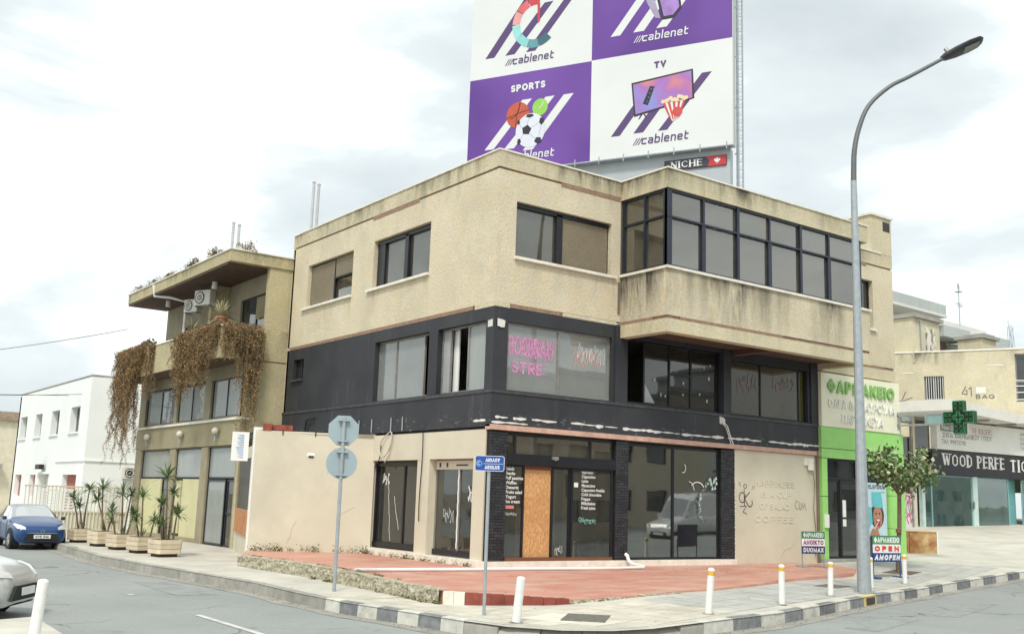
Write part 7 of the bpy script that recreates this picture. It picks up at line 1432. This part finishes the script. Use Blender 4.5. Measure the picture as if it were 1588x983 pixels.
# across the street, seen only as reflections in the shop glass
car('parked_van', (27, -19.0, -.3), R(-100), paint('white_van_paint', (.66, .66, .64)), 'white delivery van parked across the street, mirrored in the display window', van=True)
def far_building(x0, x1, y0, y1, h, m, label, seed):
    o = empty('facing_building', (x0, y1, -.5), label, 'building', 'buildings across the street'); g = random.Random(seed); P_ = Plane((x0, y1), (1, 0), -1); W_ = x1-x0; hs = [(u, u+1.8, z, z+1.4) for z in [1.2+3.2*i for i in range(int(h/3.2))] for u in [1.2+3.2*j for j in range(int((W_-2)/3.2))]]
    mb = MB(); wallm(mb, P_, 0, W_, -.6, h, .3, hs); mb.box(x0, x1, y0, y0+.3, -.6, h).box(x0, x0+.3, y0+.3, y1-.31, -.6, h).box(x1-.3, x1, y0+.3, y1-.31, -.6, h); mb.build('wall', m, o); mb = MB(); mb.box(x0-.2, x1+.2, y0-.2, y1+.2, h+.004, h+.3); mb.build('roof', M_concrete, o)
    for h_ in hs: window(o, P_, *h_, .15, [], [], .08, M_frame, G_dark)
far_building(14, 40, -44, -30, 9.5, mat('beige_facing_render', (.48, .42, .32), .85), 'beige three storey building across the main street, seen in reflections', 1)
far_building(-30, 8, -62, -48, 7, mat('white_facing_render', (.6, .6, .56), .85), 'long white building across the main street, seen in reflections', 2)
far_building(62, 112, -64, -50, 9.0, mat('buff_facing_render', (.42, .38, .3), .85), 'long buff building farther along the main street, seen in reflections', 4)
far_building(46, 62, -40, -26, 12.5, mat('grey_facing_render', (.35, .36, .36), .85), 'grey four storey building across the main street, seen in reflections', 3)

# ================================================================== GRIT, LEAVES AND REPAIRS
g = random.Random(99); gm = MB()
for _ in range(520):                                   # grit gathered along the kerb foot
    s_ = g.uniform(33, S_END-3); p, t = poly_at(KL, s_); no = Vector((t.y, -t.x)); p = p+no*(.03+abs(g.gauss(0, .13))); z = RZ(p.x, p.y)+.008; r_ = g.uniform(.006, .022)
    gm.add([(p.x-r_, p.y-r_*.7, z), (p.x+r_, p.y-r_, z), (p.x+r_*.6, p.y+r_, z), (p.x-r_*.4, p.y+r_*.8, z), (p.x, p.y, z+r_*.9)], [(0, 1, 4), (1, 2, 4), (2, 3, 4), (3, 0, 4)])
o = gm.build('grit', mat('grit_stone', (.22, .20, .16), .95, var=.5, scale=30), None, kind='stuff', recalc=False); o['label'] = 'grit and small stones gathered along the kerb foot'; o['category'] = 'grit'
lf = MB()
for _ in range(260):
    if g.random() < .5: x, y = g.uniform(-4.2, 12.5), -abs(g.gauss(0, 1.6))-.25
    else: x, y = g.uniform(-6.2, 12), g.uniform(-9, 5)
    if inside(x, y, TER): z = TZ(x, y)+.006
    elif inside(x, y, KP): z = PZ(x, y)+.016
    else: continue
    a = g.uniform(0, 6.28); r_ = g.uniform(.012, .035); dx, dy = math.cos(a)*r_, math.sin(a)*r_; lf.add([(x-dx, y-dy, z), (x-dy*.5, y+dx*.5, z+.006), (x+dx, y+dy, z+.002), (x+dy*.5, y-dx*.5, z+.008)], [(0, 1, 2, 3)], g.randrange(2))
o = lf.build('fallen_leaves', [M_leafdry, M_leafdry2], None, kind='stuff', recalc=False); o['label'] = 'dry leaves scattered over the terrace and pavement'; o['category'] = 'leaves'
M_tar = mat('darker_road_repair', (.265, .28, .268), .92, var=.15, dirt=.3, scale=3, bump=.004, bscale=90)
def repair(pts, m=M_tar, dz=.004):
    mb = MB(); mb.add([(x, y, RZ(x, y)+dz) for x, y in pts], [tuple(range(len(pts)))]); return mb.build('road_repair', m, road)
repair([(-7.6, 3.2), (-6.75, 3.1), (-6.85, -.2), (-7.7, -.1)]); repair([(-9.6, -7.2), (-8.0, -7.5), (-8.2, -8.6), (-9.9, -8.3)]); repair([(-10.4, 6.0), (-9.9, 6.0), (-10.0, -1.2), (-10.5, -1.1)])
repair([(1.5, -9.3), (4.2, -8.4), (4.4, -9.0), (1.6, -9.95)]); repair([(5.5, -8.6), (9.8, -7.2), (10.0, -7.6), (5.7, -9.05)])
def crack(x0, y0, a, n, seed, w_=.009):
    q = random.Random(seed); pts = [(x0, y0)]
    for _ in range(n): a += q.uniform(-.45, .45); pts.append((pts[-1][0]+math.cos(a)*.22, pts[-1][1]+math.sin(a)*.22))
    mb = MB(); pr = None
    for i, (x, y) in enumerate(pts):
        ww = w_*q.uniform(.4, 1.1); v = ((x-ww, y+ww, RZ(x, y)+.006), (x+ww, y-ww, RZ(x, y)+.006))
        if pr: mb.quad(pr[0], pr[1], v[1], v[0])
        pr = v
    mb.build('road_crack', M_tyre if False else mat('crack_filled_tar', (.17, .175, .17), .95), road, recalc=False)
crack(-7.2, -4.0, 2.3, 16, 1); crack(-8.0, 8.0, -1.4, 22, 2); crack(-2, -10.2, .4, 20, 3); crack(6.2, -8.1, .35, 24, 4); crack(-9.4, .5, -1.2, 18, 5); crack(12, -6.9, .1, 20, 6)
# hairline cracks and patches on the cream walls
def hairline(pl, u, z, a, n, seed, d):
    q = random.Random(seed); pts = [(u, z)]
    for _ in range(n): a += q.uniform(-.4, .4); pts.append((pts[-1][0]+math.cos(a)*.09, pts[-1][1]+math.sin(a)*.09))
    mb = MB(); strip(mb, pl, pts, .007, d); mb.build('hairline_crack_print', mat('crack_line', (.25, .22, .16), .9), B)
hairline(RET, 1.2, 2.9, -1.4, 9, 1, .004); hairline(RET, 2.4, .1, 1.5, 8, 2, .004); hairline(RET, .5, 1.2, -.3, 7, 3, .004); hairline(F, 11.2, .05, 1.4, 9, 4, .004); hairline(F, 12.6, 2.7, -1.5, 10, 5, .004); hairline(L, 3.1, 2.5, -.2, 4, 6, .034)
